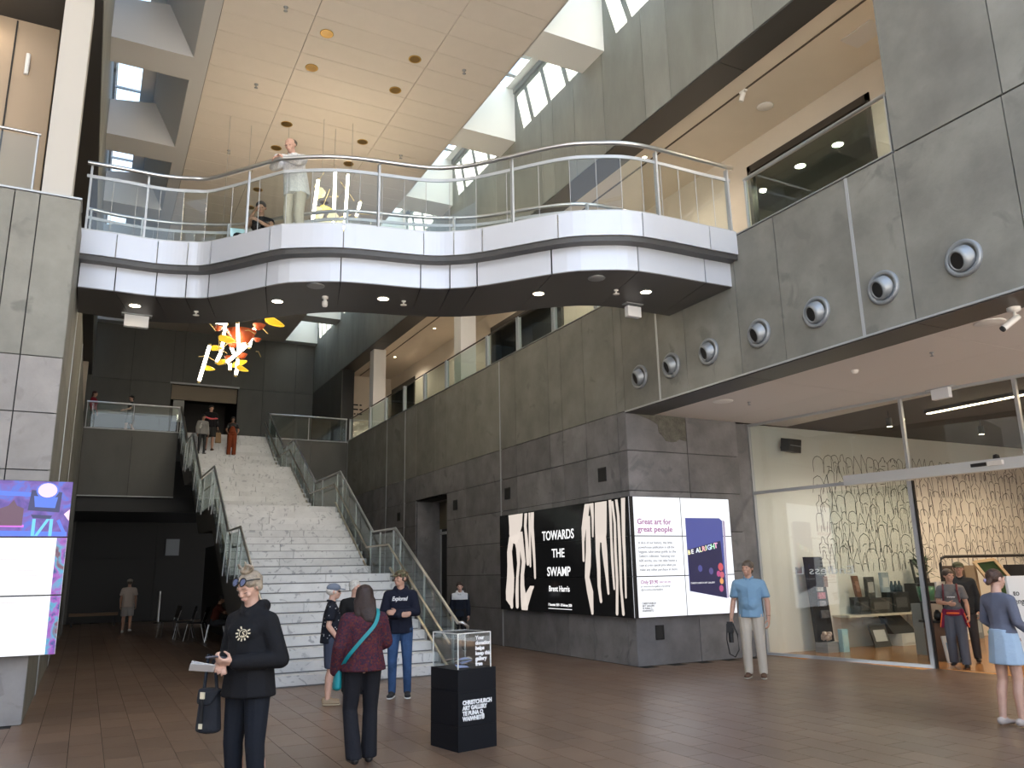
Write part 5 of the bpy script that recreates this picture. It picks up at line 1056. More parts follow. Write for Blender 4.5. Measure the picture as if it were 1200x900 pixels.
def person(label, loc, face, H, J=None, head=(0,0,0), sk=0, women=False, top=None, bottom=None, shoes=None, hair=None, hands=None, voxel=0.008, bulk=1.0, belly=0.0, group=None, feet_dir=None, face_parts=True, name='person', cv=None):
    S = H/1.70; cv = cv or max(0.010, voxel*1.25)
    j = dict(pel=(0,0,0.93), wai=(0,0.0,1.08), che=(0,0,1.25), nek=(0,-0.012,1.425), hed=(0,0.012,1.575),
             shL=(-0.165,-0.005,1.375), shR=(0.165,-0.005,1.375), elL=(-0.215,-0.03,1.10), elR=(0.215,-0.03,1.10), wrL=(-0.225,0.05,0.865), wrR=(0.225,0.05,0.865),
             hiL=(-0.085,0,0.90), hiR=(0.085,0,0.90), knL=(-0.10,0.015,0.49), knR=(0.10,0.015,0.49), anL=(-0.105,-0.03,0.085), anR=(0.105,-0.03,0.085))
    if J: j.update(J)
    for k in ('shL','shR'): x, y, z = j[k]; j[k] = (x*0.97, y, z-0.028)
    cw, ww, hw = (0.138,0.118,0.162) if women else (0.155,0.138,0.155); cw *= bulk; ww *= bulk; hw *= (1+(bulk-1)*0.7)
    cd, wd, hd = 0.108*bulk, 0.098*bulk, 0.118*bulk
    M = (rotm(*head), np.array(j['hed']))
    sk_m = skin(sk)
    def torso(g, hem=None, loose=0.0):
        h = [[(j['che'],(cw+g,cd+g,0.12+g)), (j['shL'],0.055+g*0.8), (j['shR'],0.055+g*0.8), (j['nek'],(0.058+g*0.3,0.055+g*0.3,0.018))], [(j['che'],(cw+g,cd+g,0.11+g)), (j['wai'],(ww+g+loose,wd+g+loose,0.07))]]
        if women: h += [[((sx*0.068+j['che'][0],j['che'][1]+0.07,j['che'][2]-0.0),0.055+g*0.9), (j['che'],(cw*0.8,0.08,0.1))] for sx in (-1,1)]
        if belly: h.append([((j['wai'][0],j['wai'][1]+0.03+belly*0.5,j['wai'][2]-0.02),(ww*0.9+g,0.085+belly*0.5+g,0.13)), (j['wai'],(ww+g,wd+g,0.07))])
        if hem is None: h.append([(j['wai'],(ww+g,wd+g,0.07)), (j['pel'],(hw+g,hd+g,0.10))])
        else:
            t = (hem-j['wai'][2])/(j['pel'][2]-j['wai'][2]); c = lerp(j['wai'], j['pel'], t)
            h.append([(j['wai'],(ww+g+loose,wd+g+loose,0.07)), ((c[0],c[1],hem+0.012),(hw+g+loose,hd+g+loose,0.012))])
        return h
    # --- body: one continuous skin
    B = torso(0.0)
    B += [[(j['nek'],(0.056,0.056,0.03)), (lerp(j['nek'],j['hed'],0.62),(0.05,0.052,0.03))]]
    for s_ in 'LR':
        sh, el, wr, hi, kn, an = (j[k+s_] for k in ('sh','el','wr','hi','kn','an'))
        b_ = 1+(bulk-1)*0.6
        B += [[(sh,0.05*b_),(el,0.038*b_)], [(el,0.039*b_),(lerp(el,wr,0.3),0.040*b_)], [(lerp(el,wr,0.3),0.040*b_),(wr,0.026*b_)]]
        calf = lerp(kn,an,0.32); calf = (calf[0],calf[1]-0.015,calf[2])
        B += [[(hi,0.085*b_),(kn,0.056*b_)], [(kn,0.054*b_),(calf,0.056*b_)], [(calf,0.056*b_),(an,0.036*b_)]]
        f = (feet_dir or {}).get(s_, (0.12 if s_ == 'R' else -0.12, 1)); fl = math.hypot(*f); f = (f[0]/fl, f[1]/fl)
        B += [[(an,0.036),((an[0]-f[0]*0.03,an[1]-f[1]*0.03,an[2]-0.045),0.03)], [((an[0]-f[0]*0.03,an[1]-f[1]*0.03,an[2]-0.05),0.03),((an[0]+f[0]*0.13,an[1]+f[1]*0.13,an[2]-0.058),(0.036,0.036,0.02))]]
        hd_ = (hands or {}).get(s_)
        wv, ev = Vector(wr), Vector(el); d = (wv-ev).normalized()
        if hd_ is None: hd_ = dict(d=tuple(d), n=(1,0,0.0) if s_ == 'L' else (-1,0,0.0), curl=0.45)
        q = dict(hd_); dd = q.pop('d', tuple(d)); nn = q.pop('n', (0,0,-1))
        B += hand(wr, dd, nn, (1 if s_ == 'R' else -1), **q)
    B += [(h, M) for h in HEAD]
    body = blob(name, B, sk_m, None, voxel, S, 2, label=label, category='person', group=group)
    body.location = loc; body.rotation_euler = (0,0,math.atan2(-face[0], face[1]))
    # --- clothing
    if bottom:
        g = bottom.get('g', 0.014); k = bottom['kind']; P = [[((j['pel'][0],j['pel'][1],j['pel'][2]+bottom.get('rise',0.10)),(ww+g+0.016,wd+g+0.012,0.02)), (j['pel'],(hw+g,hd+g,0.09))]]
        nm = {'pants':'trousers','shorts':'shorts','skirt':'skirt'}[k]
        if k == 'skirt': P.append([(j['pel'],(hw+g,hd+g,0.09)), ((j['pel'][0],j['pel'][1],bottom['hem']),(hw+g+0.03,hd+g+0.03,0.012))])
        else:
            for s_ in 'LR':
                hi, kn, an = j['hi'+s_], j['kn'+s_], j['an'+s_]
                if k == 'shorts':
                    e = lerp(hi, kn, bottom.get('len',0.85)); P.append([(hi,0.094+g),(j['pel'],(hw*0.6,hd*0.8,0.06))]); P.append([(hi,0.094+g),(e,(0.078+g,0.082+g,0.012))])
                else:
                    fl_ = bottom.get('cuff',0.052); P += [[(hi,0.09+g),(kn,0.060+g)], [(kn,0.060+g),((an[0],an[1]-0.005,an[2]-0.02),(fl_+g*0.6,fl_*1.1+g*0.6,0.012))]]
        blob(nm, P, bottom['m'], body, cv, S, 3)
    if shoes:
        for s_ in 'LR':
            an = j['an'+s_]; f = (feet_dir or {}).get(s_, (0.12 if s_ == 'R' else -0.12, 1)); fl = math.hypot(*f); f = (f[0]/fl, f[1]/fl); z0 = an[2]-0.085
            R = np.array([[f[1],f[0],0],[-f[0],f[1],0],[0,0,1]])
            c = lambda a, z: (an[0]+f[0]*a, an[1]+f[1]*a, z0+z)
            so = blob('shoe', [[(c(-0.035,0.055),(0.042,0.05,0.045),R),(c(0.03,0.06),(0.042,0.05,0.04),R)], [(c(-0.03,0.045),(0.042,0.048,0.032),R),(c(0.125,0.038),(0.046,0.062,0.026),R)]], shoes['m'], body, 0.009, S, 2)
            if shoes.get('sole'): blob('sole', [[(c(-0.035,0.014),(0.045,0.052,0.013),R),(c(0.13,0.013),(0.05,0.066,0.012),R)]], shoes['sole'], so, 0.009, S, 1)
    if top:
        g = top.get('g', 0.018); T = torso(g, top.get('hem', 0.86), top.get('loose', 0.0))
        for s_ in 'LR':
            sh, el, wr = j['sh'+s_], j['el'+s_], j['wr'+s_]; sl = top.get('sleeve','long'); gs = top.get('gs', g)
            if sl == 'short': e = lerp(sh, el, top.get('len',0.62)); T.append([(sh,0.055+gs),(e,(0.058+gs,0.058+gs,0.03))])
            elif sl == 'long': T += [[(sh,0.054+gs),(el,0.042+gs)], [(el,0.042+gs),(lerp(el,wr,0.93),0.030+gs)]]
            elif sl == 'none': T.append([(sh,0.05+gs)])
        if top.get('hood'): T += [[((j['nek'][0]+sx*0.07,j['nek'][1]-0.01,j['nek'][2]+0.02),0.038),((j['nek'][0]+sx*0.045,j['nek'][1]-0.075,j['nek'][2]+0.015),0.045)] for sx in (-1,1)]+[[((j['nek'][0]+sx*0.05,j['nek'][1]-0.075,j['nek'][2]+0.01),0.045) for sx in (-1,1)]+[((j['nek'][0],j['nek'][1]-0.09,j['nek'][2]-0.05),0.04)], [((j['nek'][0]+0.07,j['nek'][1]+0.0,j['nek'][2]+0.015),0.032),((j['nek'][0]+0.02,j['nek'][1]+0.075,j['nek'][2]-0.035),0.026)], [((j['nek'][0]-0.07,j['nek'][1]+0.0,j['nek'][2]+0.015),0.032),((j['nek'][0]-0.02,j['nek'][1]+0.075,j['nek'][2]-0.035),0.026)]]
        tp = blob(top.get('name','shirt'), T, top['m'], body, cv, S, 3)
        if top.get('collar'):
            n_ = j['nek']; blob('collar', [[((n_[0]+sx*0.062,n_[1]-0.015,n_[2]+0.022),(0.014,0.03,0.02)),((n_[0]+sx*0.03,n_[1]+0.062,n_[2]-0.008),(0.016,0.012,0.018))] for sx in (-1,1)]+[[((n_[0]+sx*0.055,n_[1]-0.03,n_[2]+0.024),(0.014,0.02,0.018)) for sx in (-1,1)]+[((n_[0],n_[1]-0.06,n_[2]+0.026),(0.02,0.014,0.018))]], top['m'], tp, 0.008, S, 2)
    else: tp = None
    # --- hair, hats and features
    if hair:
        for h in hair: blob(h[0], [(q, M) for q in h[1]], h[2], body, h[3] if len(h) > 3 else 0.009, S, 2)
    if face_parts:
        for sx in (-1,1): blob('eye', [([((sx*0.031,0.080,0.008),(0.0125,0.008,0.0055))], M)], M_EYE, body, 0.003, S, 0, 2)
        blob('lips', [([((-0.015,0.0925,-0.05),(0.009,0.006,0.0055)),((0.015,0.0925,-0.05),(0.009,0.006,0.0055)),((0,0.0975,-0.05),(0.009,0.006,0.006))], M)], M_LIP, body, 0.004, S, 1, 2)
    return body, j, S, M, tp
def world(body, p, S):
    a = body.rotation_euler[2]; x, y, z = (q*S for q in p); return Vector((body.location[0]+x*math.cos(a)-y*math.sin(a), body.location[1]+x*math.sin(a)+y*math.cos(a), body.location[2]+z))
def hairm(n, c): return mat('hair_'+n, c, 0.55, noise=0.35, nscale=45, bump=0.3, bscale=120)
SHORT = [[((0,-0.024,0.040),(0.092,0.106,0.092))], [((0,-0.06,-0.03),(0.07,0.045,0.05))], [((-0.076,-0.012,0.025),(0.016,0.035,0.03))], [((0.076,-0.012,0.025),(0.016,0.035,0.03))]]
def cap(m, brim=True, ang=0.0):
    R = [('cap', [[((0,-0.010,0.058),(0.096,0.110,0.070))]], m)]
    if brim: R.append(('cap_brim', [[((-0.05,0.075,0.052),(0.02,0.02,0.006)),((0.05,0.075,0.052),(0.02,0.02,0.006)),((-0.035,0.145,0.038),(0.02,0.02,0.006)),((0.035,0.145,0.038),(0.02,0.02,0.006)),((0,0.155,0.04),(0.02,0.02,0.006))]], m, 0.006))
    return R
def cloth(n, c, **k): return mat('cloth_'+n, c, 0.85, bump=0.55, bscale=10, spec=0.2, **k)

# ---- woman in the black hoodie with a phone
Mgh = hairm('ash_blonde', (0.29,0.235,0.175))
hood = cloth('black_hoodie', (0.010,0.010,0.012))
wj = dict(che=(0,0.0,1.25), nek=(0,0.005,1.42), hed=(0.0,0.045,1.565), shL=(-0.158,0.0,1.35), shR=(0.158,0.0,1.35), elL=(-0.255,-0.03,1.06), elR=(0.24,-0.02,1.06), wrL=(-0.055,0.235,1.06), wrR=(0.085,0.225,1.05), knL=(-0.10,0.02,0.49), knR=(0.10,0.02,0.49))
bunhair = [('hair', [[((0,-0.022,0.034),(0.088,0.098,0.088))], [((-0.06,0.02,0.05),(0.025,0.04,0.03)),((0.06,0.02,0.05),(0.025,0.04,0.03)),((0,0.045,0.085),(0.03,0.03,0.02))], [((0.08,-0.02,0.0),(0.014,0.03,0.04))], [((-0.08,-0.02,0.0),(0.014,0.03,0.04))], [((0,-0.06,-0.03),(0.06,0.03,0.03))]], Mgh, 0.007),
 ('hair_bun', [[((0.03*math.cos(a)+0.0,-0.03+0.03*math.sin(a),0.125),(0.022,0.022,0.02)),((0.03*math.cos(a+1.0),-0.03+0.03*math.sin(a+1.0),0.13),(0.022,0.022,0.018))] for a in np.arange(0,6.28,1.0)]+[[((-0.045,-0.02,0.13),0.012),((-0.075,-0.01,0.165),0.011)], [((-0.075,-0.01,0.165),0.011),((-0.04,0.0,0.185),0.011)], [((-0.04,0.0,0.185),0.011),((-0.015,0.0,0.15),0.011)], [((0.045,-0.03,0.13),0.011),((0.07,-0.03,0.17),0.009)], [((0.07,-0.03,0.17),0.009),((0.085,-0.04,0.135),0.008)], [((0.02,-0.05,0.14),0.012),((0.03,-0.06,0.175),0.008)]], Mgh, 0.006)]
WB, wjj, WS, WM, wtp = person('woman in a black hoodie with raised blonde bun looking down at her phone', (1.09,6.15,0), (-0.72,-0.55), 1.66, wj, head=(-0.05,0.5,0.0), women=True, bulk=1.12,
    top=dict(m=hood, hem=0.80, g=0.022, loose=0.022, hood=True, name='hoodie', gs=0.022), bottom=dict(kind='pants', m=cloth('navy_leggings', (0.012,0.014,0.020)), g=0.010, cuff=0.045), shoes=dict(m=M_BLACK, sole=M_BLACK),
    hair=bunhair, hands=dict(L=dict(d=(0.35,0.85,0.12), n=(0.35,-0.25,0.9), curls=[0.75,0.8,0.85,0.9], thumb=0.55), R=dict(d=(-0.75,0.55,-0.1), n=(-0.1,0.1,-0.95), curls=[0.55,0.75,0.9,0.9], thumb=0.6)), voxel=0.0062, face_parts=False)
blob('lips', [([((-0.014,0.0925,-0.05),(0.009,0.006,0.005)),((0.014,0.0925,-0.05),(0.009,0.006,0.005))], WM)], M_LIP, WB, 0.004, WS, 1)
for sx in (-1,1):
    blob('eyelash', [([((sx*0.042,0.074,0.001),(0.004,0.004,0.002)),((sx*0.031,0.081,-0.002),(0.004,0.004,0.002)),((sx*0.02,0.082,0.0),(0.004,0.004,0.002))], WM)], mat('lash_brown', (0.10,0.06,0.04), 0.6), WB, 0.0025, WS, 0)
    blob('eyebrow', [([((sx*0.046,0.077,0.034),(0.004,0.004,0.003)),((sx*0.02,0.089,0.036),(0.006,0.004,0.004))], WM)], mat('brow_blonde', (0.30,0.20,0.13), 0.7), WB, 0.003, WS, 0)
def wloc(p): return tuple(q*WS for q in p)
def at_head(p, M, S): q = np.array(M[0]) @ np.array(p)+M[1]; return Vector(q)*S
# sunglasses pushed up on the hair: a thing resting on her head
def placed(name, label, cat, body, local): 
    o = thing(name, label, cat, tuple(body.matrix_basis @ Vector(local)) if False else tuple(world(body, Vector(local)/1.0, 1.0)), body.rotation_euler[2]); return o
def lmesh(b, name, m, parent, org):
    me = bpy.data.meshes.new(name); me.from_pydata([tuple(Vector(v)-Vector(org)) for v in b.v], [], b.f)
    if any(b.sm): me.polygons.foreach_set('use_smooth', b.sm)
    me.materials.append(m); return obj(name, me, parent)
org = at_head((0,0.08,0.085), WM, WS); sgl = placed('sunglasses', 'dark sunglasses pushed up on the blonde hair of the hoodie woman', 'sunglasses', WB, org)
for sx in (-1,1):
    ring = [at_head((sx*0.036+0.028*math.cos(a), 0.079-0.02*math.sin(a)-0.006*abs(math.cos(a)), 0.085+0.022*math.sin(a)), WM, WS) for a in np.linspace(0,2*math.pi,17)]
    lmesh(MB().tube(ring, 0.0045, 6), 'rim', M_BLACK, sgl, org)
    lmesh(MB().add(ring[:-1], [tuple(range(16))]), 'lens', mat('blue_lens', (0.10,0.12,0.22), 0.08, spec=0.8), sgl, org)
    lmesh(MB().tube([at_head((sx*0.064,0.07,0.09),WM,WS), at_head((sx*0.09,0.02,0.075),WM,WS), at_head((sx*0.092,-0.03,0.05),WM,WS)], 0.0045, 6), 'temple_arm', M_BLACK, sgl, org)
lmesh(MB().tube([at_head((-0.009,0.084,0.088),WM,WS), at_head((0.009,0.084,0.088),WM,WS)], 0.004, 6), 'nose_bridge', M_BLACK, sgl, org)
def lplace(name, label, cat, body, S, p): return thing(name, label, cat, tuple(world(body, p, S)), body.rotation_euler[2])
po_ = (0.005,0.325,1.10)
ph = lplace('phone', 'grey mobile phone held in both hands by the hoodie woman', 'phone', WB, WS, po_)
PR = Matrix.Rotation(0.15,4,'X') @ Matrix.Rotation(0.15,4,'Y') @ Matrix.Rotation(0.15,4,'Z')
def tbox(parent, name, m, R4, x0,x1,y0,y1,z0,z1):
    b = MB().box(x0,x1,y0,y1,z0,z1); me = bpy.data.meshes.new(name); me.from_pydata([tuple(R4 @ Vector(v)) for v in b.v], [], b.f); me.materials.append(m); return obj(name, me, parent)
tbox(ph, 'case', mat('phone_grey', (0.16,0.16,0.20), 0.3, 0.3), PR, -0.036,0.036,-0.072,0.072,-0.004,0.004); tbox(ph, 'screen', mat('phone_screen', (0.04,0.045,0.07), 0.1), PR, -0.033,0.033,-0.068,0.068,0.004,0.005)
pp = lplace('leaflet', 'folded white leaflet held under the phone by the hoodie woman', 'leaflet', WB, WS, (0.05,0.335,1.03))
QR = Matrix.Rotation(-0.75,4,'Z') @ Matrix.Rotation(0.12,4,'X') @ Matrix.Rotation(0.55,4,'Y')
tbox(pp, 'page', mat('paper_white', (0.75,0.76,0.78), 0.6), QR, -0.05,0.05,-0.03,0.13,-0.001,0.001); tbox(pp, 'folded_page', mat('paper_white', (0.75,0.76,0.78), 0.6), QR @ Matrix.Rotation(0.12,4,'X'), -0.05,0.05,-0.03,0.125,0.003,0.005)
# gold chest emblem with curved lettering
cb = Vector((-0.075,0.168,1.25))
em = mat('cream_print', (0.62,0.54,0.38), 0.7)
for i in range(12):
    a = 2*math.pi*i/12; r1 = 0.045
    b = MB(); u = Vector((0.93,0.36,0)).normalized() if False else Vector((1,0.32,0)).normalized(); v_ = Vector((0,-0.25,1)).normalized(); n_ = u.cross(v_)*-1
    c = (cb+(u*math.cos(a)+v_*math.sin(a))*r1)*WS; t_ = (-u*math.sin(a)+v_*math.cos(a)); rd = (u*math.cos(a)+v_*math.sin(a))
    b.hexa([c-t_*.005-rd*.009, c+t_*.005-rd*.009, c+t_*.005+rd*.009, c-t_*.005+rd*.009], [p_+n_*0.002 for p_ in (c-t_*.005-rd*.009, c+t_*.005-rd*.009, c+t_*.005+rd*.009, c-t_*.005+rd*.009)])
    if i not in (3,4): lmesh(b, 'emblem_letter', em, WB, (0,0,0))
lmesh(MB().tube([(cb+(Vector((1,0.32,0)).normalized()*math.cos(a)+Vector((0,-0.25,1)).normalized()*math.sin(a))*0.027)*WS for a in np.linspace(0,6.284,20)], 0.003, 5), 'emblem_ring', em, WB, (0,0,0))
# black bag on her arm
bgo = (0.265,0.10,0.82)
bag = lplace('shoulder_bag', 'black canvas bucket bag with pale buckles hanging at the arm of the hoodie woman', 'bag', WB, WS, bgo)
cv_ = mat('black_canvas', (0.012,0.014,0.02), 0.9, bump=0.3, bscale=60)
o = blob('bag_body', [[((0,0,-0.23),(0.105,0.07,0.03)),((0,0,0.02),(0.085,0.05,0.02))]], cv_, bag, 0.009, 1.0, 2)
blob('bag_flap', [[((0.0,0.0,0.03),(0.10,0.066,0.015)),((0.0,0.055,-0.05),(0.07,0.014,0.02))]], cv_, bag, 0.008, 1.0, 2)
for z, w in ((0.0,0.02),(-0.20,0.015)):
    lmesh(MB().box(0.0-w,0.0+w,0.070 if z < -0.1 else 0.068,0.078 if z < -0.1 else 0.076,z-w*1.1,z+w*1.1), 'buckle', mat('pale_buckle', (0.75,0.68,0.50), 0.4), bag, (0,0,0))
lmesh(MB().box(-0.012,0.012,0.066,0.073,-0.20,-0.02), 'strap_front', M_BLACK, bag, (0,0,0))
lmesh(MB().tube([(-0.06,0,0.03),(0.02,-0.06,0.14),(0.08,-0.10,0.24),(0.10,-0.06,0.26),(0.06,0.0,0.03)], 0.012, 6), 'strap', cv_, bag, (0,0,0))

# ---- man in grey cap with dotted navy shirt
dots = cloth('navy_dotted', (0.012,0.014,0.022))
def add_dots(m, sc, thr, col):
    nt = m.node_tree; N = nt.nodes; L = nt.links; p = N['Principled BSDF']; g = N.new('ShaderNodeTexCoord'); v = N.new('ShaderNodeTexVoronoi'); v.inputs['Scale'].default_value = sc; L.new(g.outputs['Object'], v.inputs['Vector'])
    c = N.new('ShaderNodeMath'); c.operation = 'LESS_THAN'; c.inputs[1].default_value = thr; L.new(v.outputs['Distance'], c.inputs[0]); mx = N.new('ShaderNodeMix'); mx.data_type = 'RGBA'; L.new(c.outputs[0], mx.inputs[0]); mx.inputs[6].default_value = p.inputs['Base Color'].default_value; mx.inputs[7].default_value = (*col,1); L.new(mx.outputs[2], p.inputs['Base Color'])
add_dots(dots, 22, 0.16, (0.55,0.55,0.55))
gcap = cloth('grey_cap', (0.16,0.19,0.25))
person('man in a grey cap, dotted navy shirt and shorts standing before the stair', (2.90,10.70,0), (0.93,-0.22), 1.50, dict(elL=(-0.20,-0.08,1.12), wrL=(-0.15,0.10,0.93), elR=(0.20,-0.05,1.10), wrR=(0.20,0.10,0.90), hed=(0,0.02,1.575)), head=(0.0,0.05,0), sk=0, belly=0.06,
    top=dict(m=dots, hem=0.84, sleeve='short', loose=0.03, g=0.018, collar=True), bottom=dict(kind='shorts', m=cloth('slate_shorts', (0.045,0.055,0.085)), len=0.95, g=0.02), shoes=dict(m=mat('tan_suede', (0.30,0.22,0.14), 0.85), sole=mat('tan_sole', (0.42,0.34,0.24), 0.7)),
    hair=[('hair', [[((0,-0.026,0.008),(0.090,0.100,0.065))]], hairm('white', (0.55,0.53,0.50)))]+cap(gcap)+[('sunglasses', [[((-0.066,0.06,0.012),(0.008,0.02,0.008)),((-0.035,0.09,0.01),(0.02,0.008,0.014))],[((0.066,0.06,0.012),(0.008,0.02,0.008)),((0.035,0.09,0.01),(0.02,0.008,0.014))],[((-0.02,0.096,0.014),0.005),((0.02,0.096,0.014),0.005)]], M_BLACK, 0.005)], face_parts=False)
# ---- grey-haired person behind
person('grey haired person in black half hidden behind the woman in burgundy', (3.38,11.30,0), (0.05,-1.0), 1.54, dict(), head=(0.5,0.1,0), sk=0, women=True, top=dict(m=cloth('black_knit', (0.012,0.012,0.013)), hem=0.82, g=0.02), bottom=dict(kind='pants', m=cloth('charcoal', (0.03,0.03,0.035))), shoes=dict(m=M_BLACK),
    hair=[('hair', [[((0,-0.02,0.036),(0.088,0.10,0.088))], [((-0.078,-0.02,-0.01),(0.016,0.04,0.05))], [((0.078,-0.02,-0.01),(0.016,0.04,0.05))]], hairm('silver', (0.50,0.49,0.46)))])
# ---- woman in burgundy blouse seen from behind
bur = cloth('burgundy_print', (0.085,0.020,0.030))
def add_pattern(m, sc, cols):
    nt = m.node_tree; N = nt.nodes; L = nt.links; p = N['Principled BSDF']; g = N.new('ShaderNodeTexCoord'); v = N.new('ShaderNodeTexVoronoi'); v.inputs['Scale'].default_value = sc; n = N.new('ShaderNodeTexNoise'); n.inputs['Scale'].default_value = sc*0.9; L.new(g.outputs['Object'], n.inputs['Vector']); L.new(n.outputs['Color'], v.inputs['Vector']) if False else L.new(g.outputs['Object'], v.inputs['Vector'])
    s = N.new('ShaderNodeSeparateColor'); L.new(v.outputs['Color'], s.inputs[0]); r = N.new('ShaderNodeValToRGB'); r.color_ramp.interpolation = 'CONSTANT'
    while len(r.color_ramp.elements) < len(cols): r.color_ramp.elements.new(0.5)
    for i, c in enumerate(cols): r.color_ramp.elements[i].position = i/len(cols); r.color_ramp.elements[i].color = (*c,1)
    L.new(s.outputs[0], r.inputs[0]); L.new(r.outputs[0], p.inputs['Base Color'])
add_pattern(bur, 75, [(0.075,0.018,0.028),(0.045,0.016,0.032),(0.10,0.028,0.022),(0.03,0.018,0.035),(0.07,0.02,0.032),(0.09,0.018,0.025),(0.055,0.016,0.026)])
dkh = hairm('dark_brown', (0.022,0.010,0.008))
BB, bj, BS, BM, btp = person('woman with long dark hair and burgundy patterned blouse seen from behind', (2.26,7.25,0), (0.12,1.0), 1.52, dict(elL=(-0.24,-0.03,1.10), wrL=(-0.26,0.06,0.86), elR=(0.23,0.04,1.13), wrR=(0.13,0.20,1.05), hiL=(-0.085,0,0.90), knL=(-0.115,0.03,0.50), anL=(-0.10,-0.17,0.12), knR=(0.09,0.06,0.49), anR=(0.08,0.04,0.085)), head=(-0.15,0.05,0), women=True, bulk=1.05,
    top=dict(m=bur, hem=0.86, g=0.03, loose=0.035, gs=0.032, name='blouse'), bottom=dict(kind='pants', m=cloth('black_trousers', (0.014,0.014,0.018)), g=0.014, cuff=0.072), shoes=dict(m=mat('black_leather', (0.02,0.02,0.022), 0.35)),
    hair=[('hair', [[((0,-0.02,0.03),(0.093,0.105,0.095)),((0,-0.05,-0.10),(0.105,0.07,0.05))], [((0,-0.055,-0.08),(0.10,0.06,0.05)),((0.045,-0.085,-0.22),(0.075,0.035,0.05))], [((-0.07,-0.05,-0.05),(0.04,0.05,0.05)),((-0.065,-0.075,-0.17),(0.035,0.03,0.04))], [((0.075,-0.04,-0.05),(0.04,0.05,0.05)),((0.10,-0.08,-0.24),(0.03,0.03,0.05))]], dkh, 0.008)], voxel=0.0068, face_parts=False)
teal = mat('teal_leather', (0.0,0.21,0.24), 0.5)
tbg = lplace('crossbody_bag', 'teal crossbody bag with a teal strap worn by the burgundy woman', 'bag', BB, BS, (-0.235,0.06,0.83))
blob('pouch', [[((-0.01,-0.015,-0.10),(0.04,0.07,0.03)),((0.0,0.0,0.06),(0.032,0.065,0.02))]], teal, tbg, 0.008, 1.0, 2)
strap = [(-0.215,0.0,0.90),(-0.17,-0.125,1.02),(-0.05,-0.175,1.17),(0.07,-0.165,1.30),(0.115,-0.115,1.40),(0.12,-0.02,1.455),(0.09,0.10,1.38),(-0.02,0.20,1.22),(-0.16,0.17,1.05),(-0.225,0.09,0.90)]
sp_ = [Vector(p)*BS-Vector((-0.235,0.06,0.83))*BS for p in strap]
def ribbon(pts, w, th, cen):
    b = MB(); n = len(pts); V = []
    for i, p in enumerate(pts):
        d = (pts[min(i+1,n-1)]-pts[max(i-1,0)]).normalized(); out = (p-cen); out -= d*out.dot(d); out.normalize(); s = d.cross(out)*w/2; V += [p-s, p+s, p+s+out*th, p-s+out*th]
    f = []
    for i in range(n-1): a, c = 4*i, 4*i+4; f += [(a,a+1,c+1,c),(a+1,a+2,c+2,c+1),(a+2,a+3,c+3,c+2),(a+3,a,c,c+3)]
    return b.add(V, f+[(3,2,1,0),(4*n-4,4*n-3,4*n-2,4*n-1)])
fine = [Vector(tuple(q)) for q in zip(*[ [p[1] for p in spline([(i,s[k]) for i, s in enumerate(sp_)], 5)] for k in range(3)])]
lmesh(ribbon(fine, 0.032, 0.006, Vector((0.235,-0.03,0.35))), 'strap', teal, tbg, (0,0,0))

# ---- man in navy hoodie and camouflage cap
nh = cloth('navy_hoodie', (0.010,0.012,0.024))
camo = cloth('camouflage', (0.12,0.12,0.07)); add_pattern(camo, 40, [(0.13,0.12,0.07),(0.05,0.055,0.03),(0.19,0.16,0.10),(0.08,0.05,0.03)])
jean = cloth('blue_jeans', (0.035,0.075,0.17), noise=0.35, nscale=7)
sneak = mat('black_canvas_shoe', (0.015,0.015,0.017), 0.7); wsole = mat('white_sole', (0.72,0.72,0.70), 0.5)
HB, hj, HS, HM, htp = person('man in a navy hoodie and camouflage cap with folded arms by the stair', (3.84,10.70,0), (-0.42,-0.90), 1.66, dict(elL=(-0.225,0.05,1.13), elR=(0.225,0.05,1.13), wrL=(0.02,0.19,1.13), wrR=(-0.02,0.21,1.09), shL=(-0.17,0.0,1.38), shR=(0.17,0.0,1.38)), head=(-0.75,0.0,0), sk=1, bulk=1.03,
    top=dict(m=nh, hem=0.84, g=0.024, hood=True, name='hoodie'), bottom=dict(kind='pants', m=jean, g=0.008, cuff=0.048), shoes=dict(m=sneak, sole=wsole), hands=dict(L=dict(d=(0.9,0.2,0.0), n=(0,-1,-0.1), curl=0.5), R=dict(d=(-0.9,0.1,0.1), n=(0,-1,0), curl=0.5)),
    hair=[('hair', [[((0,-0.026,0.008),(0.090,0.100,0.065))]], hairm('brown', (0.06,0.04,0.03)))]+cap(camo))
# ---- boy in two-tone hoodie
def twotone(m, z, colhi):
    nt = m.node_tree; N = nt.nodes; L = nt.links; p = N['Principled BSDF']; g = N.new('ShaderNodeTexCoord'); s = N.new('ShaderNodeSeparateXYZ'); L.new(g.outputs['Object'], s.inputs[0]); ab = N.new('ShaderNodeMath'); ab.operation = 'ABSOLUTE'; L.new(s.outputs[0], ab.inputs[0])
    a = N.new('ShaderNodeMath'); a.operation = 'GREATER_THAN'; a.inputs[1].default_value = z; L.new(s.outputs[2], a.inputs[0]); b = N.new('ShaderNodeMath'); b.operation = 'LESS_THAN'; b.inputs[1].default_value = 0.17; L.new(ab.outputs[0], b.inputs[0]); c = N.new('ShaderNodeMath'); c.operation = 'MULTIPLY'; L.new(a.outputs[0], c.inputs[0]); L.new(b.outputs[0], c.inputs[1])
    mx = N.new('ShaderNodeMix'); mx.data_type = 'RGBA'; L.new(c.outputs[0], mx.inputs[0]); mx.inputs[6].default_value = p.inputs['Base Color'].default_value; mx.inputs[7].default_value = (*colhi,1); L.new(mx.outputs[2], p.inputs['Base Color'])
tt = cloth('two_tone_hoodie', (0.010,0.013,0.022)); twotone(tt, 1.05, (0.55,0.57,0.60))
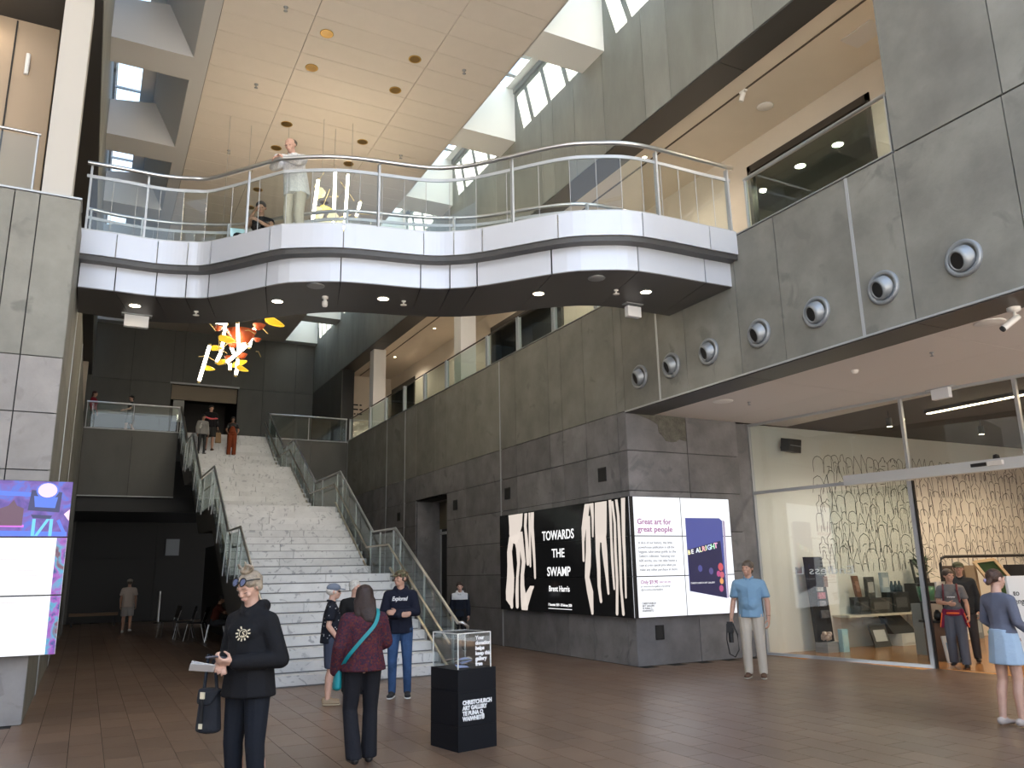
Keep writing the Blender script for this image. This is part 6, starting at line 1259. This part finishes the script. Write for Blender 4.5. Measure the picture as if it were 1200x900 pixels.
person('boy in a navy hoodie with white shoulders walking by the stone wall', (7.15,16.2,0), (-0.42,-0.90), 1.42, dict(knL=(-0.10,0.05,0.49)), head=(0.05,0.05,0), sk=0, bulk=0.97, top=dict(m=tt, hem=0.82, g=0.022, hood=True, name='hoodie'), bottom=dict(kind='pants', m=cloth('black_track', (0.012,0.012,0.014))), shoes=dict(m=sneak, sole=wsole), hair=[('hair', SHORT+[[((-0.03,0.055,0.07),(0.03,0.03,0.025)),((0.03,0.055,0.07),(0.03,0.03,0.025))]], hairm('dark', (0.035,0.022,0.015)))])
# ---- man in blue shirt
bsh = cloth('sky_blue_shirt', (0.20,0.34,0.49))
UB, uj, US, UM, utp = person('man in a short sleeved blue shirt and cream trousers by the glass shop front', (8.95,9.43,0), (-0.75,-0.62), 1.71, dict(elL=(-0.245,-0.01,1.10), wrL=(-0.25,0.06,0.85), elR=(0.25,-0.03,1.10), wrR=(0.285,0.07,0.86), shL=(-0.185,0,1.375), shR=(0.185,0,1.375)), head=(-0.35,0.02,0), sk=1, bulk=1.06, belly=0.045,
    top=dict(m=bsh, hem=0.86, sleeve='short', g=0.016, loose=0.012, len=0.72, collar=True), bottom=dict(kind='pants', m=cloth('cream_chino', (0.52,0.47,0.40)), g=0.016, cuff=0.055), shoes=dict(m=mat('brown_suede', (0.10,0.05,0.03), 0.8), sole=mat('pale_sole', (0.55,0.50,0.42), 0.6)),
    hair=[('hair', SHORT, hairm('grey_brown', (0.10,0.075,0.055)))])
blob('button_placket', [[((0,0.142,1.30),(0.010,0.006,0.01)),((0,0.19,1.05),(0.010,0.006,0.01))]], bsh, utp, 0.006, US, 1)
blob('watch', [[((-0.25,0.045,0.895),(0.036,0.036,0.010))]], M_BLACK, UB, 0.006, US, 1)
co = (0.30,0.13,0.75); cm = lplace('camera', 'black camera with dangling strap in the hand of the man in blue', 'camera', UB, US, co)
lmesh(MB().box(-0.045,0.045,-0.03,0.04,-0.10,0.06), 'camera_body', M_BLACK, cm, (0,0,0)); lmesh(MB().tube([(0,0,-0.10),(0,0.0,-0.24)], 0.036, 14), 'lens', M_BLACK, cm, (0,0,0))
lmesh(MB().tube([(-0.045,0.03,0.03),(-0.10,0.05,-0.12),(-0.11,0.06,-0.34),(-0.05,0.06,-0.44),(0.03,0.05,-0.40),(0.06,0.04,-0.2),(0.045,0.03,0.03)], 0.010, 6), 'strap', M_BLACK, cm, (0,0,0))
# ---- couple in the shop doorway
mar = cloth('maroon_jacket', (0.19,0.02,0.06))
gt = cloth('grey_tshirt', (0.16,0.16,0.165))
SB, sj, SS, SM, stp = person('woman with grey T-shirt and maroon jacket tied round her waist in the shop doorway', (12.35,8.50,0), (-0.85,-0.50), 1.52, dict(elL=(-0.22,-0.02,1.10), wrL=(-0.24,0.14,0.90), elR=(0.22,0.0,1.12), wrR=(0.05,0.21,1.10), knL=(-0.10,0.06,0.50), anL=(-0.10,0.06,0.085), knR=(0.09,0.02,0.5), anR=(0.10,-0.12,0.10)), head=(0.7,0.05,0), sk=1, women=True,
    top=dict(m=gt, hem=0.92, sleeve='short', g=0.016), bottom=dict(kind='pants', m=cloth('slate_hiking', (0.10,0.11,0.14)), g=0.022, cuff=0.065), shoes=dict(m=M_BLACK), hair=[('hair', SHORT+[[((0,-0.10,0.0),(0.03,0.03,0.05))]], hairm('brown', (0.06,0.04,0.03)))])
blob('jacket_tied', [[((0,0,1.0),(0.165,0.135,0.035)),((0,-0.01,0.90),(0.19,0.155,0.03))], [((-0.14,0.07,0.98),0.035),((-0.21,0.09,0.74),(0.035,0.03,0.05))], [((0.14,0.07,0.98),0.035),((0.20,0.06,0.72),(0.035,0.03,0.05))], [((0,-0.13,0.95),(0.14,0.03,0.03)),((0,-0.15,0.70),(0.15,0.025,0.04))]], mar, SB, 0.010, SS, 2)
org_m = mat('orange_strap', (0.75,0.13,0.03), 0.6)
blob('waist_pouch', [[((-0.08,0.165,0.935),(0.03,0.02,0.018)),((0.08,0.165,0.935),(0.03,0.02,0.018))]], org_m, SB, 0.008, SS, 1)
for sx in (-1,1):
    blob('rucksack_strap', [[((sx*0.11,0.03,1.43),(0.018,0.014,0.014)),((sx*0.11,0.125,1.32),(0.018,0.014,0.014))], [((sx*0.11,0.125,1.32),(0.018,0.014,0.014)),((sx*0.13,0.11,1.12),(0.016,0.014,0.014))]], mat('maroon_web', (0.13,0.02,0.03), 0.7), SB, 0.008, SS, 1)
    blob('jacket_piping', [[((sx*0.175,0.125,0.93),0.012),((sx*0.225,0.125,0.70),0.012)]], org_m, SB, 0.008, SS, 1)
person('man in a dark jacket and flat cap behind the woman in the shop doorway', (13.15,8.85,0), (-0.85,-0.50), 1.63, dict(), head=(0.2,0.05,0), sk=1, bulk=1.08, top=dict(m=cloth('dark_jacket', (0.025,0.028,0.032)), hem=0.80, g=0.03, gs=0.026, collar=True, name='jacket'), bottom=dict(kind='pants', m=cloth('dark_grey_trousers', (0.05,0.05,0.055)), g=0.018), shoes=dict(m=M_BLACK), hair=[('hair', [[((0,-0.026,0.008),(0.090,0.100,0.065))]], hairm('grey_brown', (0.10,0.075,0.055)))]+cap(cloth('olive_cap', (0.07,0.075,0.05))), voxel=0.010)
# ---- woman at the right edge
RB, rj, RS, RM, rtp = person('young woman in a slate blue top and pale denim skirt at the right picture edge', (8.42,5.28,0), (0.97,-0.22), 1.545, dict(elL=(-0.215,-0.02,1.12), wrL=(-0.13,0.17,0.96), elR=(0.215,0.0,1.11), wrR=(0.17,0.22,0.98), knR=(0.085,0.02,0.49), anR=(0.08,0.0,0.085), knL=(-0.08,-0.02,0.49), anL=(-0.075,-0.10,0.085)), head=(-0.1,0.12,0), women=True, bulk=0.97,
    top=dict(m=cloth('slate_top', (0.13,0.14,0.19)), hem=0.98, g=0.014, gs=0.012), bottom=dict(kind='skirt', m=cloth('pale_denim', (0.36,0.47,0.60)), hem=0.66, g=0.022), shoes=dict(m=mat('pale_sandal', (0.45,0.38,0.34), 0.6)),
    hair=[('hair', [[((0,-0.022,0.034),(0.086,0.10,0.088))], [((0,-0.085,-0.01),(0.05,0.03,0.04)),((0,-0.10,-0.05),(0.035,0.03,0.03))]], hairm('auburn', (0.07,0.035,0.022)), 0.007), ('hair_claw', [[((-0.045,-0.10,-0.025),(0.022,0.02,0.028)),((-0.02,-0.12,-0.03),(0.02,0.016,0.022))]], mat('lilac_claw', (0.40,0.33,0.55), 0.4), 0.006)], voxel=0.007)
blob('green_pouch', [[((-0.15,0.0,0.99),(0.03,0.06,0.03)),((-0.16,0.02,0.93),(0.03,0.055,0.03))]], mat('lime_fabric', (0.10,0.42,0.06), 0.7), RB, 0.008, RS, 2)
# ---- man leaning on the bridge rail
pl = cloth('white_plaid_shirt', (0.75,0.74,0.74)); add_pattern(pl, 150, [(0.78,0.77,0.76),(0.66,0.66,0.68),(0.80,0.79,0.78),(0.52,0.53,0.56)])
person('balding man in a pale plaid shirt leaning on the bridge handrail', (2.28,11.46,6.5), (-0.72,-0.69), 1.72, dict(pel=(0,-0.10,0.93), wai=(0,-0.07,1.08), che=(0,-0.01,1.25), nek=(0,0.03,1.415), hed=(0,0.10,1.545), shL=(-0.17,0.0,1.365), shR=(0.17,0.0,1.365), elL=(-0.22,0.20,1.18), elR=(0.22,0.19,1.18), wrL=(-0.03,0.34,1.22), wrR=(0.03,0.36,1.23), hiL=(-0.085,-0.10,0.90), hiR=(0.085,-0.10,0.90), knL=(-0.10,-0.05,0.49), knR=(0.10,-0.07,0.49), anL=(-0.10,-0.12,0.085), anR=(0.10,-0.12,0.085)), head=(0.1,0.55,0), sk=0, bulk=1.05,
    top=dict(m=pl, hem=0.80, g=0.022, loose=0.03, collar=True), bottom=dict(kind='pants', m=cloth('stone_chino', (0.50,0.45,0.37)), g=0.016), shoes=dict(m=M_BLACK), hands=dict(L=dict(d=(0.8,0.4,-0.1), n=(0,0.2,-1), curl=0.5), R=dict(d=(-0.8,0.4,-0.1), n=(0,0.2,-1), curl=0.5)),
    hair=[('hair', [[((0,-0.055,0.025),(0.092,0.072,0.07))], [((-0.077,-0.02,0.015),(0.012,0.03,0.03))], [((0.077,-0.02,0.015),(0.012,0.03,0.03))]], hairm('grey_brown', (0.10,0.075,0.055))), ('spectacles', [[((-0.035,0.092,0.008),(0.022,0.004,0.003))], [((0.035,0.092,0.008),(0.022,0.004,0.003))], [((-0.07,0.06,0.01),(0.003,0.03,0.003))], [((0.07,0.06,0.01),(0.003,0.03,0.003))]], mat('dark_red_frame', (0.15,0.02,0.02), 0.4), 0.004)])
# ---- woman sitting on the bridge floor
SIT = dict(pel=(0,-0.05,0.12), wai=(0,-0.04,0.27), che=(0,0.0,0.44), nek=(0,0.03,0.61), hed=(0,0.07,0.755), shL=(-0.155,0.0,0.56), shR=(0.155,0.0,0.56), elL=(-0.20,0.12,0.36), elR=(0.20,0.14,0.40), wrL=(-0.06,0.27,0.42), wrR=(0.05,0.25,0.60), hiL=(-0.09,-0.02,0.12), hiR=(0.09,-0.02,0.12), knL=(-0.28,0.28,0.16), knR=(0.28,0.28,0.16), anL=(0.05,0.30,0.08), anR=(-0.08,0.38,0.08))
person('woman in black sitting on the bridge floor behind the glass', (1.95,12.05,6.5), (-0.45,-0.89), 1.62, SIT, head=(0.2,0.45,0), sk=2, women=True, top=dict(m=cloth('black_top', (0.012,0.012,0.014)), hem=0.12, sleeve='none', g=0.014, name='top'), bottom=dict(kind='pants', m=cloth('black_track', (0.012,0.012,0.014))), shoes=dict(m=M_BLACK), hair=[('hair', [[((0,-0.022,0.036),(0.088,0.10,0.088))], [((0,-0.09,0.02),(0.04,0.04,0.04))]], hairm('black', (0.012,0.010,0.010)))], voxel=0.010)
pb = thing('paper_booklet', 'pale blue booklet on the bridge floor before the sitting woman', 'booklet', (1.58,11.92,6.66))
MB().hexa([(1.50,11.90,6.502),(1.70,11.86,6.502),(1.71,11.90,6.502),(1.51,11.94,6.502)], [(1.48,11.98,6.80),(1.68,11.94,6.80),(1.69,11.96,6.80),(1.49,12.0,6.80)]).build('cover', mat('pale_blue_paper', (0.45,0.68,0.75), 0.6), pb)
text('A', (1.55,11.905,6.63), (1,-0.2,0), (0,0.25,1), 0.12, M_BLACK, pb)
# ---- three people on the stair
zk = lambda k: k*R_
person('woman with long black hair and a pale grey backpack coming down the stair', (2.98,27.62,zk(34)), (0.25,-1), 1.34, dict(knL=(-0.09,0.10,0.52), anL=(-0.09,0.06,0.085)), head=(0.3,0.25,0), sk=2, women=True, top=dict(m=cloth('light_grey_cardigan', (0.28,0.27,0.26)), hem=0.84, g=0.03), bottom=dict(kind='pants', m=M_BLACK, g=0.004, cuff=0.042), shoes=dict(m=M_BLACK), hair=[('hair', SHORT+[[((0,-0.05,-0.02),(0.09,0.07,0.06)),((0,-0.06,-0.20),(0.085,0.05,0.05))], [((0.075,0.0,-0.05),(0.03,0.04,0.06)),((0.07,0.02,-0.18),(0.03,0.03,0.05))]], hairm('black', (0.012,0.010,0.010)), 0.012), ('bag_front', [[((0.10,0.13,-0.32),(0.09,0.05,0.09)),((0.12,0.12,-0.45),(0.10,0.05,0.05))]], mat('pale_bag', (0.45,0.44,0.42), 0.7), 0.012)], voxel=0.012)
two = cloth('black_pink_jumper', (0.014,0.013,0.015))
PB, pj, PS, PM, ptp = person('man in a black jumper with a pink band and black shorts on the stair', (3.24,27.88,zk(35)), (0.05,-1), 1.56, dict(knL=(-0.10,0.10,0.52), anL=(-0.10,0.04,0.085), knR=(0.10,0.03,0.5), anR=(0.10,-0.10,0.085), wrL=(-0.25,0.06,0.90)), head=(0,0.25,0), sk=1, bulk=1.06, top=dict(m=two, hem=0.86, g=0.03, name='jumper', loose=0.02), bottom=dict(kind='shorts', m=M_BLACK, len=1.0, g=0.03), shoes=dict(m=mat('brown_suede', (0.10,0.05,0.03), 0.8)), hair=[('hair', SHORT, hairm('black', (0.012,0.010,0.010)), 0.012)], voxel=0.012)
blob('pink_band', [[((-0.20,0.03,1.20),(0.05,0.07,0.03)),((0.0,0.135,1.16),(0.08,0.03,0.035)),((0.19,0.03,1.23),(0.05,0.07,0.03))]], mat('coral_pink', (0.75,0.13,0.14), 0.8), ptp, 0.012, PS, 1)
pbg = lplace('paper_bag', 'brown paper shopping bag carried down the stair by the man in black', 'bag', PB, PS, (-0.29,0.08,0.55))
lmesh(MB().hexa([(-.09,-.06,-.22),(.09,-.06,-.22),(.09,.06,-.22),(-.09,.06,-.22)], [(-.08,-.02,.12),(.08,-.02,.12),(.08,.02,.12),(-.08,.02,.12)]), 'bag_body', mat('kraft_bag', (0.30,0.19,0.10), 0.8), pbg, (0,0,0)); lmesh(MB().tube([(-.04,0,.12),(0,0,.24),(.04,0,.12)], .006, 5), 'handle', mat('kraft_bag', (0.30,0.19,0.10), 0.8), pbg, (0,0,0))
rust = cloth('rust_dungarees', (0.22,0.05,0.02))
DB, dj, DS, DM, dtp = person('woman in rust brown dungarees coming down the right of the stair', (3.92,27.62,zk(34)), (-0.05,-1), 1.33, dict(elL=(-0.25,-0.02,1.12), wrL=(-0.22,0.12,1.0), elR=(0.25,-0.02,1.12), wrR=(0.22,0.12,1.0), knL=(-0.10,0.08,0.5)), head=(0.1,0.3,0), sk=2, women=True, top=dict(m=M_BLACK, hem=0.9, sleeve='short', g=0.016), bottom=dict(kind='pants', m=rust, g=0.03, cuff=0.07), shoes=dict(m=mat('tan_suede', (0.30,0.22,0.14), 0.85)), hair=[('hair', SHORT+[[((0,-0.03,0.0),(0.10,0.09,0.07)),((0,-0.03,-0.10),(0.10,0.07,0.04))]], hairm('black', (0.012,0.010,0.010)), 0.012)], voxel=0.012)
blob('bib', [[((0,0.03,1.0),(0.16,0.135,0.03)),((0,0.06,1.24),(0.09,0.10,0.03))], [((-0.09,0.10,1.24),0.02),((-0.09,0.03,1.42),0.02)], [((0.09,0.10,1.24),0.02),((0.09,0.03,1.42),0.02)]], rust, DB, 0.012, DS, 1)
# ---- people on the left landing
person('boy in a black T-shirt and grey shorts walking on the left upper landing', (0.90,31.0,6.5), (-1,-0.1), 1.52, dict(knL=(-0.10,0.14,0.50), anL=(-0.10,0.16,0.085), knR=(0.10,-0.05,0.5), anR=(0.10,-0.26,0.14), elL=(-0.21,0.05,1.12), wrL=(-0.20,0.25,1.05)), head=(0.5,0.1,0), sk=1, top=dict(m=M_BLACK, hem=0.84, sleeve='short', g=0.02), bottom=dict(kind='shorts', m=cloth('grey_shorts', (0.16,0.16,0.16))), shoes=dict(m=M_BLACK), hair=[('hair', SHORT, hairm('black', (0.012,0.010,0.010)), 0.012)], voxel=0.012)
person('person in a red top by the wall at the left end of the upper landing', (-0.28,30.6,6.5), (0.9,-0.3), 1.50, dict(), head=(-0.2,0.2,0), sk=2, women=True, top=dict(m=cloth('red_top', (0.30,0.02,0.03)), hem=0.9, g=0.02), bottom=dict(kind='pants', m=M_BLACK), shoes=dict(m=M_BLACK), hair=[('hair', SHORT+[[((0,-0.05,0.0),(0.085,0.06,0.06)),((0,-0.06,-0.12),(0.07,0.04,0.04))]], hairm('red_brown', (0.06,0.02,0.014)), 0.012)], voxel=0.012)
# ---- people in the cafe
person('man in a pale T-shirt and shorts walking away into the dark cafe', (1.24,28.12,0), (0.1,1), 1.62, dict(knR=(0.10,-0.02,0.5), anR=(0.11,-0.18,0.13)), sk=1, top=dict(m=cloth('pale_tshirt', (0.55,0.47,0.42)), hem=0.80, sleeve='short', g=0.024, loose=0.02), bottom=dict(kind='shorts', m=cloth('pale_shorts', (0.42,0.40,0.40)), len=0.9, g=0.02), shoes=dict(m=wsole), hair=[('hair', [[((0,-0.026,0.008),(0.090,0.100,0.065))]], hairm('grey_brown', (0.10,0.075,0.055)), 0.012)]+cap(cloth('beige_cap', (0.35,0.32,0.28)), False), voxel=0.012, face_parts=False)
SEAT = dict(pel=(0,-0.02,0.53), wai=(0,0.0,0.68), che=(0,0.05,0.85), nek=(0,0.10,1.02), hed=(0,0.15,1.16), shL=(-0.165,0.08,0.97), shR=(0.165,0.08,0.97), elL=(-0.20,0.26,0.78), elR=(0.20,0.26,0.78), wrL=(-0.08,0.46,0.79), wrR=(0.08,0.46,0.79), hiL=(-0.09,0.0,0.52), hiR=(0.09,0.0,0.52), knL=(-0.11,0.40,0.51), knR=(0.11,0.40,0.51), anL=(-0.11,0.38,0.085), anR=(0.11,0.34,0.085))
person('person seated at the round table in the dark cafe', (3.05,22.5,0), (0.93,-0.2), 1.55, SEAT, head=(0.1,0.35,0), sk=2, top=dict(m=cloth('dark_red_shirt', (0.12,0.03,0.02)), hem=0.56, sleeve='short', g=0.02), bottom=dict(kind='pants', m=cloth('dark_grey_trousers', (0.05,0.05,0.055))), shoes=dict(m=wsole), hair=[('hair', SHORT, hairm('black', (0.012,0.010,0.010)), 0.012)], voxel=0.012, face_parts=False)
# lettering across the navy hoodie, curved to the chest
def chest_text(s, body, S, z, size, w, y=0.14, x=0.0, m=M_TXTW, tilt=0.0):
    c = bpy.data.curves.new('lettering', 'FONT'); c.body = s; c.size = size; c.extrude = 0.001; c.align_x = 'CENTER'; c.offset = size*0.02; c.shear = 0.3
    o = bpy.data.objects.new('lettering', c); COL.objects.link(o); c.materials.append(m)
    R = Matrix(((-1,0,0,x*S),(0,0,1,y*S),(0,1,0,z*S),(0,0,0,1))); TEXTS.append((o, R @ Matrix.Rotation(tilt,4,'X'), body, 'lettering', w, None))
chest_text('S', WB, WS, 1.228, 0.055, 0.035, y=0.172, x=-0.075, m=em)
chest_text('Explored', HB, HS, 1.285, 0.075, 0.21, y=0.150, tilt=-0.1)
chest_text('wwww', SB, SS, 1.20, 0.04, 0.12, y=0.158)
# ---------------------------------------------------------------- finish: turn lettering and remeshed bodies into plain meshes
bpy.context.view_layer.update()
dg = bpy.context.evaluated_depsgraph_get()
for o, mw, parent, name, width, label in TEXTS:
    me = bpy.data.meshes.new_from_object(o.evaluated_get(dg))
    if width and len(me.vertices):
        xs = [v.co.x for v in me.vertices]; w = max(xs)-min(xs)
        if w > 0: me.transform(Matrix.Diagonal((width/w, 1, 1, 1)))
    n = bpy.data.objects.new(name, me); COL.objects.link(n); n.matrix_basis = mw
    if parent is not None: n.parent = parent
    if label: n['label'] = label
for o, *_ in TEXTS: bpy.data.objects.remove(o)
for o in PENDING:
    me = bpy.data.meshes.new_from_object(o.evaluated_get(dg)); o.modifiers.clear(); o.data = me
